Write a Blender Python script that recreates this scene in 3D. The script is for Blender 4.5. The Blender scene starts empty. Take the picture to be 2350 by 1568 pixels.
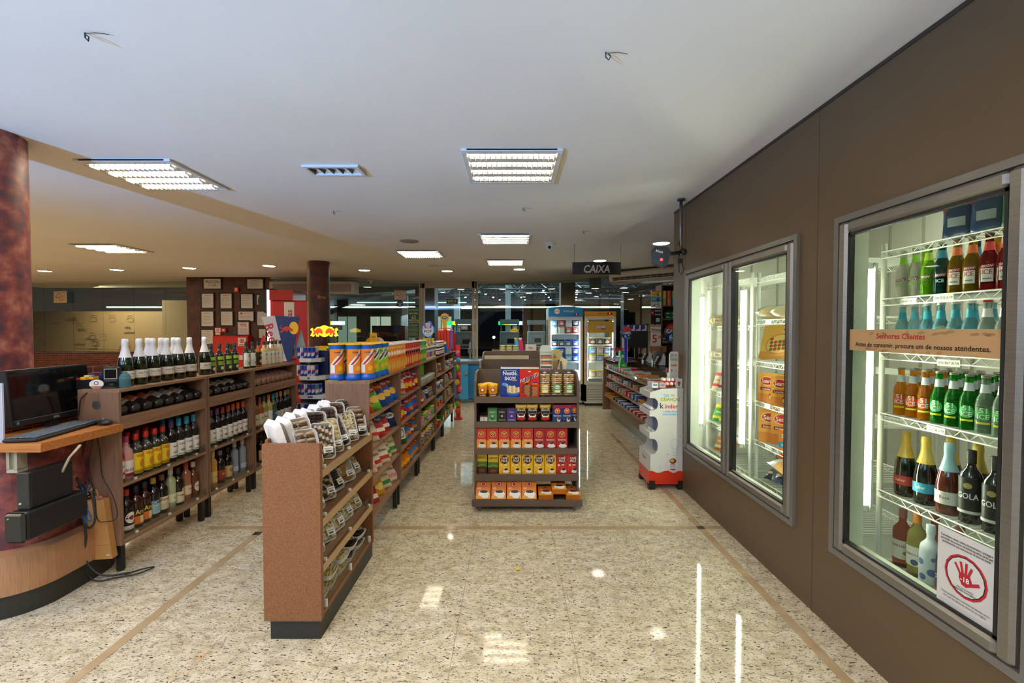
import bpy, math, random
from mathutils import Matrix, Vector
random.seed(7)
R = math.radians
C = bpy.context.scene.collection
# ---------------------------------------------------------------- camera, world, lights, exposure
cd = bpy.data.cameras.new('camera'); cam = bpy.data.objects.new('camera', cd); C.objects.link(cam)
cd.sensor_width = 36.0; cd.lens = 36.0*1040/2350; cd.clip_start = .05; cd.clip_end = 400
cam.location = (0, 0, 1.5); cam.rotation_euler = (R(90)-math.atan(27/1040), 0, 0)
sc = bpy.context.scene; sc.camera = cam
sc.view_settings.view_transform = 'Standard'; sc.view_settings.look = 'None'
sc.view_settings.gamma = 1; sc.view_settings.use_curve_mapping = False
sc.view_settings.exposure = 1.56
try:
    sc.cycles.use_denoising = True
    sc.cycles.max_bounces = 7; sc.cycles.use_adaptive_sampling = True; sc.cycles.adaptive_threshold = .02; sc.cycles.transparent_max_bounces = 24
    sc.cycles.caustics_reflective = False; sc.cycles.caustics_refractive = False
    sc.cycles.sample_clamp_indirect = 4
except Exception: pass
w = bpy.data.worlds.new('night'); sc.world = w; w.use_nodes = True
wb = w.node_tree.nodes['Background']; wb.inputs[0].default_value = (.35, .42, .6, 1); wb.inputs[1].default_value = .02
def lamp(name, kind, loc, energy, color, size=.3, tgt=None, parent=None, sy=None):
    l = bpy.data.lights.new(name, kind); l.energy = energy; l.color = color
    if kind == 'AREA':
        l.size = size
        if sy: l.shape = 'RECTANGLE'; l.size_y = sy
    else: l.shadow_soft_size = size
    o = bpy.data.objects.new(name, l); C.objects.link(o); o.location = loc
    if tgt is not None:
        o.rotation_euler = (Vector(tgt)-Vector(loc)).to_track_quat('-Z', 'Y').to_euler()
    if parent: o.parent = parent
    return o
# cold glare of the forecourt coming in low from behind on the left; a column throws its shadow on the ceiling
az, el = R(27), R(60); GL = (-4.3, -3.4, .7)
g_ = lamp('forecourt_glare', 'SPOT', GL, 1050, (.17, .45, 1), .12, (GL[0]+math.cos(el)*math.sin(az), GL[1]+math.cos(el)*math.cos(az), GL[2]+math.sin(el)))
g_.data.spot_size = R(105); g_.data.spot_blend = .25
# the shop behind the camera goes on under the same kind of ceiling lights
for x, y in ((-1.2, -1.6), (1.0, -.4), (-3.0, -.2), (-1.0, .6)):
    lamp('rear_shop_light', 'AREA', (x, y, 2.6), 12, (1, .86, .66), .6)
for x, y in ((-8.2, 4.0), (-10.5, 6.5), (-5.5, 1.5)): lamp('seating_side_light', 'AREA', (x, y, 2.6), 26, (1, .78, .52), .6)
lamp('forecourt_flood', 'AREA', (-2, 20, 3.0), 160, (.75, .86, 1), 6, (-1, 19, 0))
lamp('forecourt_flood', 'AREA', (6, 26, 3.0), 120, (.75, .86, 1), 6, (5, 25, 0))
FIX_E, DOWN_E, COOL_E = 48, 11, 28

# ---------------------------------------------------------------- materials
def lin(c): return c/12.92 if c <= .04045 else ((c+.055)/1.055)**2.4
def rgb(h, a=1): return tuple(lin(int(h[i:i+2], 16)/255) for i in (0, 2, 4))+(a,)
MATS = {}
def M(key):
    """'hex' matte, 'hex:g' glossy, 'hex:m' metal, 'hex:e<strength>' light, 'hex:l' tinted liquid glass"""
    if key in MATS: return MATS[key]
    h, _, k = key.partition(':')
    m = bpy.data.materials.new(key); m.use_nodes = True
    b = m.node_tree.nodes['Principled BSDF']; b.inputs['Base Color'].default_value = rgb(h)
    b.inputs['Roughness'].default_value = .5
    if k == 'g': b.inputs['Roughness'].default_value = .12; b.inputs['Coat Weight'].default_value = .4
    elif k == 's': b.inputs['Roughness'].default_value = .3
    elif k == 'm': b.inputs['Metallic'].default_value = .9; b.inputs['Roughness'].default_value = .3
    elif k == 'l':
        b.inputs['Roughness'].default_value = .04; b.inputs['Transmission Weight'].default_value = .75; b.inputs['IOR'].default_value = 1.2
    elif k.startswith('e'):
        b.inputs['Emission Color'].default_value = rgb(h); b.inputs['Emission Strength'].default_value = float(k[1:])
    MATS[key] = m; return m
def nodes(name):
    m = bpy.data.materials.new(name); m.use_nodes = True; MATS[name] = m
    nt = m.node_tree; return m, nt, nt.nodes['Principled BSDF'], nt.nodes.new, nt.links.new
def ramp(nt, stops, interp='LINEAR'):
    r = nt.nodes.new('ShaderNodeValToRGB'); e = r.color_ramp; e.interpolation = interp
    e.elements[0].position = stops[0][0]; e.elements[0].color = rgb(stops[0][1])
    e.elements[1].position = stops[-1][0]; e.elements[1].color = rgb(stops[-1][1])
    for p, c in stops[1:-1]:
        x = e.elements.new(p); x.color = rgb(c)
    return r
def noise_mat(name, scale, stops, vec=(1, 1, 1), rough=.5, detail=4, bump=0, dist=0, coat=0, metal=0):
    m, nt, b, N, L = nodes(name)
    tc = N('ShaderNodeTexCoord'); mp = N('ShaderNodeMapping'); mp.inputs['Scale'].default_value = vec
    n = N('ShaderNodeTexNoise'); n.inputs['Scale'].default_value = scale; n.inputs['Detail'].default_value = detail
    n.inputs['Distortion'].default_value = dist
    r = ramp(nt, stops); L(tc.outputs['Object'], mp.inputs[0]); L(mp.outputs[0], n.inputs[0]); L(n.outputs[0], r.inputs[0])
    L(r.outputs[0], b.inputs['Base Color']); b.inputs['Roughness'].default_value = rough
    b.inputs['Coat Weight'].default_value = coat; b.inputs['Metallic'].default_value = metal
    if bump:
        bp = N('ShaderNodeBump'); bp.inputs['Strength'].default_value = bump; bp.inputs['Distance'].default_value = .003
        L(n.outputs[0], bp.inputs['Height']); L(bp.outputs[0], b.inputs['Normal'])
    return m
noise_mat('ceiling', .7, [(.3, 'ebe3d6'), (.7, 'f1eae0')], rough=.85)
noise_mat('wall_brown', 220, [(.3, '5e4c37'), (.7, '66533c')], rough=.45, bump=.03)
noise_mat('wood', 9, [(.25, '6f5342'), (.5, '8f6e58'), (.62, '80604c'), (.8, 'a5836a')], (6, 6, .35), .45, 6)
noise_mat('wood_h', 9, [(.25, '7b5c47'), (.5, '977458'), (.8, 'a98a6c')], (6, .35, 6), .45, 6)
noise_mat('wood_dark', 9, [(.25, '57432f'), (.5, '6e543f'), (.8, '7d6450')], (6, 6, .35), .5, 6)
noise_mat('desk_wood', 9, [(.25, '9a5a28'), (.5, 'b8743a'), (.8, 'cf9256')], (.35, 7, 14), .4, 5)
noise_mat('mdf', 260, [(.3, '75492c'), (.5, '8a5937'), (.72, '996a46')], rough=.55, detail=2)
noise_mat('taupe', 300, [(.3, '5a4a3e'), (.7, '6d5b4d')], rough=.55, detail=2)
noise_mat('laminate', 60, [(.3, '9e7350'), (.7, 'b88a64')], (5, 5, .2), .5, 4)
noise_mat('kick', 250, [(.3, '23241f'), (.7, '33342d')], rough=.45, detail=2)
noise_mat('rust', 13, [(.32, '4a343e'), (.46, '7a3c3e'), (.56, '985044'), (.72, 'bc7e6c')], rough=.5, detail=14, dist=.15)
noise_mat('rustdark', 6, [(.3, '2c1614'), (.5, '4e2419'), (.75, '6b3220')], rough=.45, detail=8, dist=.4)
noise_mat('brushed', 4, [(.3, '85817c'), (.7, '8f8b85')], (1, 1, 60), .38, 3, metal=.7)
noise_mat('coolwall', 2, [(.3, 'c6c6ba'), (.7, 'd4d3c8')], rough=.5)
noise_mat('asphalt', 3, [(.3, '3b3e42'), (.7, '5a5e62')], rough=.35, detail=8)
noise_mat('tan_strip', 7, [(.3, 'ae9470'), (.6, 'bea582'), (.8, 'cab494')], rough=.12, detail=6)
noise_mat('night_wall', 2.5, [(.3, '4d3c28'), (.7, '7b6242')], rough=.7)
noise_mat('kraft', 6, [(.3, 'b58245'), (.7, 'c8965a')], rough=.7)
def granite():
    m, nt, b, N, L = nodes('granite')
    tc = N('ShaderNodeTexCoord')
    def nz(sc_, vec, det=4, rot=0, rg=.6, dist=0):
        mp = N('ShaderNodeMapping'); mp.inputs['Scale'].default_value = vec; mp.inputs['Rotation'].default_value = (0, 0, rot)
        n = N('ShaderNodeTexNoise'); n.inputs['Scale'].default_value = sc_; n.inputs['Detail'].default_value = det; n.inputs['Roughness'].default_value = rg
        n.inputs['Distortion'].default_value = dist
        L(tc.outputs['Object'], mp.inputs[0]); L(mp.outputs[0], n.inputs[0]); return n.outputs[0]
    def mix(fac, c1, c2):
        x = N('ShaderNodeMix'); x.data_type = 'RGBA'; L(fac, x.inputs['Factor'])
        for s, v in ((6, c1), (7, c2)):
            if isinstance(v, str): x.inputs[s].default_value = rgb(v)
            else: L(v, x.inputs[s])
        return x.outputs[2]
    def thr(src, a, bb):
        r = N('ShaderNodeMapRange'); r.inputs[1].default_value = a; r.inputs[2].default_value = bb; L(src, r.inputs[0]); return r.outputs[0]
    base = ramp(nt, [(.3, 'b5a688'), (.45, 'd0c3a4'), (.6, 'ddd2b8'), (.8, 'e6dfcb')]); L(nz(9, (1, 1.6, 1), 6), base.inputs[0])
    c = mix(thr(nz(3.0, (1, 1.4, 1), 5), .62, .78), base.outputs[0], 'cfa876')
    c = mix(thr(nz(17, (1, 1.5, 1), 8, .3, .75), .50, .66), c, 'a89c88')
    c = mix(thr(nz(90, (1, 1.6, 1), 2, .6, .6), .63, .69), c, '6b645c')
    c = mix(thr(nz(42, (1, 2.1, 1), 3, .4, .6, .6), .585, .65), c, '8f8470')
    c = mix(thr(nz(55, (1, 2.4, 1), 2, -.2, .55, .9), .615, .65), c, '3c393b')
    c = mix(thr(nz(19, (1, 2.6, 1), 4, .3, .65, 1.2), .635, .675), c, '4c4642')
    br = N('ShaderNodeTexBrick'); br.offset = 0; br.squash = 1
    mp = N('ShaderNodeMapping'); mp.inputs['Location'].default_value = (.275, .06, 0); L(tc.outputs['Object'], mp.inputs[0]); L(mp.outputs[0], br.inputs[0])
    br.inputs['Scale'].default_value = 1; br.inputs['Brick Width'].default_value = .57; br.inputs['Row Height'].default_value = .57
    br.inputs['Mortar Size'].default_value = .0016; br.inputs['Mortar Smooth'].default_value = .2
    c = mix(br.outputs['Fac'], c, '9b8b70')
    L(c, b.inputs['Base Color']); b.inputs['Roughness'].default_value = .055
    b.inputs['Specular IOR Level'].default_value = .085
granite()
def brick():
    m, nt, b, N, L = nodes('brick')
    tc = N('ShaderNodeTexCoord'); sp = N('ShaderNodeSeparateXYZ'); ad = N('ShaderNodeMath'); cb = N('ShaderNodeCombineXYZ')
    br = N('ShaderNodeTexBrick'); L(tc.outputs['Object'], sp.inputs[0]); L(sp.outputs[0], ad.inputs[0]); L(sp.outputs[1], ad.inputs[1]); L(ad.outputs[0], cb.inputs[0]); L(sp.outputs[2], cb.inputs[1]); L(cb.outputs[0], br.inputs[0])
    br.inputs['Color1'].default_value = rgb('7c3527'); br.inputs['Color2'].default_value = rgb('57231c'); br.inputs['Mortar'].default_value = rgb('9a8272')
    br.inputs['Scale'].default_value = 1; br.inputs['Brick Width'].default_value = .11; br.inputs['Row Height'].default_value = .045; br.inputs['Mortar Size'].default_value = .003
    L(br.outputs[0], b.inputs['Base Color']); b.inputs['Roughness'].default_value = .7
brick()
def glass(name, tint, refl=1.0, base=.03):
    m, nt, b, N, L = nodes(name); nt.nodes.remove(b)
    t = N('ShaderNodeBsdfTransparent'); t.inputs[0].default_value = rgb(tint)
    g = N('ShaderNodeBsdfGlossy'); g.inputs['Roughness'].default_value = .02
    f = N('ShaderNodeFresnel'); ge = N('ShaderNodeNewGeometry'); mr = N('ShaderNodeMapRange'); mr.inputs[3].default_value = 1.5; mr.inputs[4].default_value = .6667; L(ge.outputs['Backfacing'], mr.inputs[0]); L(mr.outputs[0], f.inputs[0])
    q = N('ShaderNodeMath'); q.operation = 'MULTIPLY_ADD'; q.inputs[1].default_value = refl; q.inputs[2].default_value = base; q.use_clamp = True
    x = N('ShaderNodeMixShader'); L(f.outputs[0], q.inputs[0]); L(q.outputs[0], x.inputs[0]); L(t.outputs[0], x.inputs[1]); L(g.outputs[0], x.inputs[2])
    L(x.outputs[0], nt.nodes['Material Output'].inputs[0])
glass('pane', 'dfe8e2', 1.1, .03); glass('cooler_pane', 'f0f6f0', .35, 0); glass('acrylic', 'f0f2ee', .3, .02); glass('film', 'f6f6f6', .6, .03); glass('frost', '9fa8a0', .3, 0)

# ---------------------------------------------------------------- mesh builder
_T = {}
def text_geo(s):
    """(verts, faces) of a string, cap height 1, centred"""
    if s in _T: return _T[s]
    cu = bpy.data.curves.new('t', 'FONT'); cu.body = s; cu.size = 1; cu.resolution_u = 2; cu.align_x = 'CENTER'; cu.offset = .018
    o = bpy.data.objects.new('t', cu); me = bpy.data.meshes.new_from_object(o)
    vs = [(v.co.x/.69, v.co.y/.69) for v in me.vertices]; fs = [tuple(p.vertices) for p in me.polygons]
    bpy.data.objects.remove(o); bpy.data.curves.remove(cu); bpy.data.meshes.remove(me)
    xs = [v[0] for v in vs] or [0]; cx = (min(xs)+max(xs))/2
    _T[s] = ([(v[0]-cx, v[1]-.5) for v in vs], fs, max(xs)-min(xs)); return _T[s]
def face_m(loc, rz=0, tilt=0):
    """front of a thing: x right, z up, facing -Y, turned by rz about Z, leaning back by tilt"""
    return Matrix.Translation(loc) @ Matrix.Rotation(rz, 4, 'Z') @ Matrix.Rotation(-tilt, 4, 'X')
class MB:
    def __init__(s): s.v = []; s.f = []; s.m = []; s.sm = []; s.k = []; s.X = None
    def mi(s, mat):
        if mat not in s.k: s.k.append(mat)
        return s.k.index(mat)
    def add(s, vs, fs, mat, smooth=False):
        b = len(s.v)
        if s.X is not None: vs = [tuple(s.X @ Vector(p)) for p in vs]
        s.v += [tuple(p) for p in vs]; i = s.mi(mat) if isinstance(mat, str) else None
        for j, f in enumerate(fs):
            s.f.append(tuple(a+b for a in f)); s.m.append(i if i is not None else s.mi(mat[j])); s.sm.append(smooth)
        return s
    def box(s, x0, x1, y0, y1, z0, z1, mat, bv=0):
        if bv <= 0:
            v = [(x, y, z) for z in (z0, z1) for y in (y0, y1) for x in (x0, x1)]
            return s.add(v, [(0, 2, 3, 1), (4, 5, 7, 6), (0, 1, 5, 4), (2, 6, 7, 3), (0, 4, 6, 2), (1, 3, 7, 5)], mat)
        bv = min(bv, (x1-x0)/2.1, (y1-y0)/2.1, (z1-z0)/2.1)
        def ring(z, i):
            a, b, c, d = x0+i, x1-i, y0+i, y1-i; q = bv if i == 0 else .0
            q = bv*.999 if i == 0 else bv*.4
            return [(a+q, c, z), (b-q, c, z), (b, c+q, z), (b, d-q, z), (b-q, d, z), (a+q, d, z), (a, d-q, z), (a, c+q, z)]
        v = ring(z0, bv)+ring(z0+bv, 0)+ring(z1-bv, 0)+ring(z1, bv)
        f = [tuple(range(7, -1, -1)), tuple(range(24, 32))]
        for k in range(3):
            for i in range(8): j = (i+1) % 8; f.append((k*8+i, k*8+j, k*8+8+j, k*8+8+i))
        return s.add(v, f, mat)
    def rrbox(s, x0, x1, y0, y1, z0, z1, r, mat, n=5):
        """box with vertical edges rounded by r"""
        p = []
        for cx, cy, a in ((x1-r, y0+r, -90), (x1-r, y1-r, 0), (x0+r, y1-r, 90), (x0+r, y0+r, 180)):
            p += [(cx+r*math.cos(R(a+90*i/n)), cy+r*math.sin(R(a+90*i/n))) for i in range(n+1)]
        return s.prism(p, 'z', z0, z1, mat)
    def prism(s, p, ax, a, b, mat, smooth=False):
        n = len(p)
        g = {'z': lambda q, t: (q[0], q[1], t), 'y': lambda q, t: (q[0], t, q[1]), 'x': lambda q, t: (t, q[0], q[1])}[ax]
        v = [g(q, a) for q in p]+[g(q, b) for q in p]
        s.add(v[:n]+v[n:], [tuple(range(n-1, -1, -1)), tuple(range(n, 2*n))], mat)
        s.add(v, [(i, (i+1) % n, n+(i+1) % n, n+i) for i in range(n)], mat, smooth); return s
    def lathe(s, prof, mat, n=16, c=(0, 0, 0), a0=0, a1=360, smooth=True, ax='z'):
        full = abs(a1-a0-360) < 1e-6; m = n if full else n+1; v = []
        for r, z in prof:
            for i in range(m):
                a = R(a0+(a1-a0)*i/n); x, y = r*math.sin(a), -r*math.cos(a)
                q = (x, y, z) if ax == 'z' else ((z, x, y) if ax == 'x' else (x, z, -y))
                v.append((c[0]+q[0], c[1]+q[1], c[2]+q[2]))
        f = []
        for k in range(len(prof)-1):
            for i in range(n if full else m-1):
                j = (i+1) % m; f.append((k*m+i, k*m+j, (k+1)*m+j, (k+1)*m+i))
        s.add(v, f, mat, smooth)
        if full and prof[-1][0] > 1e-5: s.add(v[-m:], [tuple(range(m))], mat)
        if full and prof[0][0] > 1e-5: s.add(v[:m], [tuple(range(m-1, -1, -1))], mat)
        return s
    def cyl(s, c, r, h, mat, n=16, r2=None, ax='z'): return s.lathe([(r, 0), (r if r2 is None else r2, h)], mat, n, c, ax=ax)
    def ball(s, c, r, mat, n=10, sx=1, sy=1, sz=1):
        v = [(c[0], c[1], c[2]-r*sz)]; m = max(4, n//2)
        for k in range(1, m):
            t = math.pi*k/m
            for i in range(n):
                a = 2*math.pi*i/n; v.append((c[0]+r*sx*math.sin(t)*math.cos(a), c[1]+r*sy*math.sin(t)*math.sin(a), c[2]-r*sz*math.cos(t)))
        v.append((c[0], c[1], c[2]+r*sz)); f = [(0, 1+(i+1) % n, 1+i) for i in range(n)]
        for k in range(m-2):
            for i in range(n): j = (i+1) % n; f.append((1+k*n+i, 1+k*n+j, 1+(k+1)*n+j, 1+(k+1)*n+i))
        e = len(v)-1; f += [(e, 1+(m-2)*n+i, 1+(m-2)*n+(i+1) % n) for i in range(n)]
        return s.add(v, f, mat, True)
    def tube(s, pts, r, mat, n=6, closed=False):
        pts = [Vector(p) for p in pts]; v = []; N_ = len(pts); up = None
        for i, p in enumerate(pts):
            a = pts[(i-1) % N_] if (closed or i) else pts[0]; b = pts[(i+1) % N_] if (closed or i < N_-1) else pts[-1]
            t = (b-a).normalized() if (b-a).length > 0 else Vector((0, 0, 1))
            if up is None: up = Vector((0, 0, 1)) if abs(t.z) < .9 else Vector((1, 0, 0))
            sd = t.cross(up); sd = sd.normalized() if sd.length > 1e-5 else Vector((1, 0, 0)); u2 = sd.cross(t).normalized(); up = u2
            for k in range(n):
                a2 = 2*math.pi*k/n; v.append(tuple(p+sd*r*math.cos(a2)+u2*r*math.sin(a2)))
        f = []
        for i in range(N_ if closed else N_-1):
            j = (i+1) % N_
            for k in range(n): l = (k+1) % n; f.append((i*n+k, i*n+l, j*n+l, j*n+k))
        if not closed: f += [tuple(range(n-1, -1, -1)), tuple(range((N_-1)*n, N_*n))]
        return s.add(v, f, mat, n > 4)
    def quad(s, a, b, c, d, mat): return s.add([a, b, c, d], [(0, 1, 2, 3)], mat)
    def dec(s, items, fn, o=.0005):
        """flat artwork on a surface: fn(x, z, offset) -> point"""
        for k, it in enumerate(items):
            q = o*(1+.5*k); t = it[0]
            if t == 'r':
                _, x0, x1, z0, z1, mt = it; n = max(1, min(16, int(abs(x1-x0)/.006)))
                v = [fn(x0+(x1-x0)*i/n, z, q) for z in (z0, z1) for i in range(n+1)]
                s.add(v, [(i, i+1, n+2+i, n+1+i) for i in range(n)], mt, n > 1)
            elif t == 'd':
                _, cx, cz, rx, mt = it[:5]; rz_ = it[5] if len(it) > 5 else rx; n = 16; v = [fn(cx, cz, q)]
                for rr in (.5, 1): v += [fn(cx+rx*rr*math.cos(2*math.pi*i/n), cz+rz_*rr*math.sin(2*math.pi*i/n), q) for i in range(n)]
                s.add(v, [(0, 1+i, 1+(i+1) % n) for i in range(n)]+[(1+i, 1+n+i, 1+n+(i+1) % n, 1+(i+1) % n) for i in range(n)], mt)
            elif t == 'p':
                s.add([fn(x, z, q) for x, z in it[1]], [tuple(range(len(it[1])))], it[2])
            elif t == 'l':
                _, pts, wd, mt = it; n = len(pts); v = []
                for i, (x, z) in enumerate(pts):
                    a = pts[max(0, i-1)]; b = pts[min(n-1, i+1)]; dx, dz = b[0]-a[0], b[1]-a[1]; L_ = math.hypot(dx, dz) or 1
                    v += [fn(x+dz/L_*wd/2, z-dx/L_*wd/2, q), fn(x-dz/L_*wd/2, z+dx/L_*wd/2, q)]
                s.add(v, [(2*i, 2*i+2, 2*i+3, 2*i+1) for i in range(n-1)], mt)
            elif t == 't':
                _, st, cx, cz, h, mt = it[:6]; V, F, W = text_geo(st)
                sx = h if len(it) < 7 or W*h <= it[6] else it[6]/W; sl = it[7] if len(it) > 7 else 0
                s.add([fn(cx+x*sx+y*h*sl, cz+y*h+x*sx*(it[8] if len(it) > 8 else 0), q) for x, y in V], F, mt)
        return s
    def flat(s, items, Mx=None, o=.0005):
        Mx = Mx or Matrix.Identity(4)
        return s.dec(items, lambda x, z, q: tuple(Mx @ Vector((x, -q, z))), o)
    def curved(s, items, r, z0=0, c=(0, 0), o=.0005):
        def cut(p, x, sg):
            out = []
            for i in range(len(p)):
                a, b = p[i-1], p[i]; ia, ib = sg*(a[0]-x) >= 0, sg*(b[0]-x) >= 0
                if ia != ib: t = (x-a[0])/(b[0]-a[0]); out.append((x, a[1]+t*(b[1]-a[1])))
                if ib: out.append(b)
            return out
        new = []
        for it in items:
            if it[0] != 'p': new.append([it]); continue
            xs = [q[0] for q in it[1]]; n = max(1, int((max(xs)-min(xs))/.008)); L = []
            for k in range(n):
                a = min(xs)+(max(xs)-min(xs))*k/n; q = cut(cut(it[1], a, 1), a+(max(xs)-min(xs))/n, -1)
                if len(q) > 2: L.append(('p', q, it[2]))
            new.append(L)
        fn = lambda x, z, q: (c[0]+(r+q)*math.sin(x/r), c[1]-(r+q)*math.cos(x/r), z0+z)
        for k, L in enumerate(new):
            for it in L: s.dec([it], fn, o*(1+.5*k))
        return s
    def mesh(s, name):
        me = bpy.data.meshes.new(name); me.from_pydata(s.v, [], s.f)
        for k in s.k: me.materials.append(MATS.get(k) or M(k))
        me.polygons.foreach_set('material_index', s.m); me.polygons.foreach_set('use_smooth', s.sm); me.update(); return me
    def build(s, name, parent=None, loc=None, rz=0):
        o = bpy.data.objects.new(name, s.mesh(name)); C.objects.link(o)
        if parent: o.parent = parent
        if loc: o.location = loc
        if rz: o.rotation_euler = (0, 0, rz)
        return o
def tag(o, label=None, cat=None, group=None, kind=None):
    while label and len(label.split()) > 16 and ' the ' in label: label = label.replace(' the ', ' ', 1)
    for k, v in (('label', label), ('category', cat), ('group', group), ('kind', kind)):
        if v: o[k] = v
    return o
def thing(name, label, cat, loc=(0, 0, 0), rz=0, group=None):
    o = bpy.data.objects.new(name, None); C.objects.link(o); o.location = loc; o.rotation_euler = (0, 0, rz)
    o.empty_display_size = .05
    return tag(o, label, cat, group)
PC = {}
def put(name, key, fn, loc, rot, label, cat, group=None, M4=None):
    """place a product: fn() -> [(part name, MB, part label or None)], first entry is the body; meshes are shared by all copies of key"""
    if key not in PC: PC[key] = [(n, b.mesh(n), l) for n, b, l in fn()]
    root = None
    for n, me, l in PC[key]:
        o = bpy.data.objects.new(name if root is None else n, me); C.objects.link(o)
        if root is None:
            root = o
            if M4 is not None: o.matrix_world = M4
            else: o.location = loc; o.rotation_euler = rot if isinstance(rot, tuple) else (0, 0, rot)
            tag(o, label, cat, group)
        else:
            o.parent = root
            if l: o['label'] = l
    return root
ORD = ['first', 'second', 'third', 'fourth', 'fifth', 'sixth', 'seventh', 'eighth', 'ninth', 'tenth', 'eleventh', 'twelfth', 'thirteenth', 'fourteenth', 'fifteenth', 'sixteenth', 'seventeenth', 'eighteenth', 'nineteenth', 'twentieth']
def struct(mb, name): return tag(mb.build(name), kind='structure')
# ================================================================ the setting
H = 2.66
struct(MB().box(-13, 6, -5, 11.9, -.08, 0, 'granite'), 'floor')
fac = [(-12.4, 11.35), (-7.15, 10.35), (-7.15, 10.0), (-5.3, 10.0), (-4.1, 10.35), (-2.2, 10.92), (-.85, 10.98), (.26, 10.7), (1.39, 10.0), (2.02, 9.39), (2.96, 8.24), (4.2, 6.4), (4.2, 4.5)]
struct(MB().prism([(-13, -5), (4.6, -5), (4.6, 7.6), (3.0, 9.9), (1.4, 11.2), (-1, 12.1), (-13, 12.6)], 'z', H, H+.1, 'ceiling'), 'ceiling')
# cold-room wall on the right, with openings for the display doors
def wall_right():
    m = MB(); W0, W1 = 1.6, 1.68
    ops = [(1.36, 2.235, .40, 2.04), (2.535, 4.16, .39, 2.03)]
    m.box(W0, W1, -2, 1.36, 0, H, 'wall_brown'); m.box(W0, W1, 2.235, 2.535, 0, H, 'wall_brown'); m.box(W0, W1, 4.16, 4.5, 0, H, 'wall_brown')
    for a, b, c, d in ops: m.box(W0, W1, a, b, 0, c, 'wall_brown'); m.box(W0, W1, a, b, d, H, 'wall_brown')
    for y, z0, z1 in ((2.385, 0, H), (4.2, 2.03, H)): m.box(W0-.0012, W0, y-.0012, y+.0012, z0, z1, '4b3d2e')
    m.box(W0-.004, W0, -2, 4.5, H-.02, H-.002, '3a2f24')
    struct(m, 'wall_right')
    n = MB().box(W1, 3.4, 4.42, 4.5, 0, H, 'wall_brown'); struct(n, 'wall_end')
    # inside of the cold room
    c = MB(); c.box(3.3, 3.34, -2, 4.42, 0, 2.5, 'coolwall'); c.box(1.68, 3.3, -2, 4.42, 2.46, 2.5, 'coolwall'); c.box(1.68, 3.3, 4.38, 4.42, 0, 2.46, 'coolwall'); c.box(1.68, 3.3, -2, -1.96, 0, 2.46, 'coolwall')
    for i in range(20): c.box(3.285, 3.30, -1.8+i*.32, -1.785+i*.32, .0, 2.46, 'a4a998')
    for i in range(6): c.box(1.8+i*.25, 1.812+i*.25, 4.365, 4.38, 0, 2.46, 'a4a998')
    struct(c, 'wall_cold_room')
    struct(MB().box(1.68, 3.3, -2, 4.38, .0, .3, '8b9088'), 'floor_cold_room')
wall_right()
# rear and far-left walls close the shop behind the camera
struct(MB().box(-13, 4.6, -5.1, -5, 0, .9, 'wall_brown').box(-6, 4.6, -5.1, -5, .9, H, 'wall_brown'), 'wall_rear')
struct(MB().box(-13.1, -13, -5, 12, 0, H, 'ceiling'), 'wall_left')
# inlaid stone strips and the little dark square
m = MB(); m.box(1.405, 1.455, -1, 6.5, 0, .0015, 'tan_strip'); m.box(-2.3, 1.6, 3.37, 3.42, 0, .0014, 'tan_strip')
struct(m, 'trim_1')
struct(MB().box(-1.90, -1.85, -1, 3.37, 0, .0015, 'tan_strip'), 'trim_2')
struct(MB().box(1.403, 1.457, 3.37, 3.42, 0, .0025, '3a362f').box(-1.902, -1.848, 3.27, 3.32, 0, .0025, '3a362f').box(1.403, 1.457, 6.0, 6.05, 0, .0025, '3a362f'), 'trim_3')
# glazed front: panes, posts, header
n_w = 0
def seg(a, b, z0, z1, th, mat, mb, off=0):
    d = Vector((b[0]-a[0], b[1]-a[1])); d.normalize(); nx, ny = -d.y*th/2, d.x*th/2; ox, oy = -d.y*off, d.x*off
    p = [(a[0]-nx+ox, a[1]-ny+oy), (b[0]-nx+ox, b[1]-ny+oy), (b[0]+nx+ox, b[1]+ny+oy), (a[0]+nx+ox, a[1]+ny+oy)]
    return mb.prism(p, 'z', z0, z1, mat)
def glaze(a, b, k, z0, z1=H-.04):
    global n_w
    for i in range(k):
        n_w += 1
        p = [a[j]+(b[j]-a[j])*(i+.0)/k for j in (0, 1)]; q = [a[j]+(b[j]-a[j])*(i+.994)/k for j in (0, 1)]
        o = struct(seg(p, q, z0, z1, .01, 'pane', MB()), 'window_%d' % n_w)
        if z0 < .1:
            s_ = seg(p, q, .86, 1.03, .004, 'frost', MB(), -.012).build('frosted_band', o)
    struct(seg(a, b, H-.05, H, .06, 'b9b0a2', MB()), 'trim_%d' % (n_w+10))
glaze(fac[0], fac[1], 6, .98); glaze((-5.3, 10.0), fac[4], 2, .02); glaze(fac[4], fac[5], 2, .02)
glaze(fac[5], fac[6], 1, .02, 2.55); glaze(fac[6], fac[7], 2, .02); glaze(fac[7], fac[8], 2, .02); glaze(fac[8], fac[9], 1, .02); glaze(fac[9], fac[10], 1, .02); glaze(fac[10], fac[11], 2, .02)
m = MB()
for x in (-2.2, -2.13, -.93, -.85): m.box(x-.03, x+.03, 10.9, 10.97, 0, H, 'c2b8a8')
m.box(-2.2, -.85, 10.9, 10.97, 2.5, H, 'c2b8a8'); struct(m, 'trim_30')
struct(seg(fac[0], fac[1], 0, .98, .12, 'brick', MB()).box(-12.4, -7.15, 10.1, 10.2, .96, .99, '20201e'), 'wall_brick')
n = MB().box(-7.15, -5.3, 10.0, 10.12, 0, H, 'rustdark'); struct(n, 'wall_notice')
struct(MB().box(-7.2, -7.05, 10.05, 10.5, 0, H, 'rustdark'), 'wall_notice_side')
# floor outside the glazing: paved strip and forecourt
struct(MB().box(-40, 40, 11.9, 70, -.12, -.02, 'asphalt'), 'ground')

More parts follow.
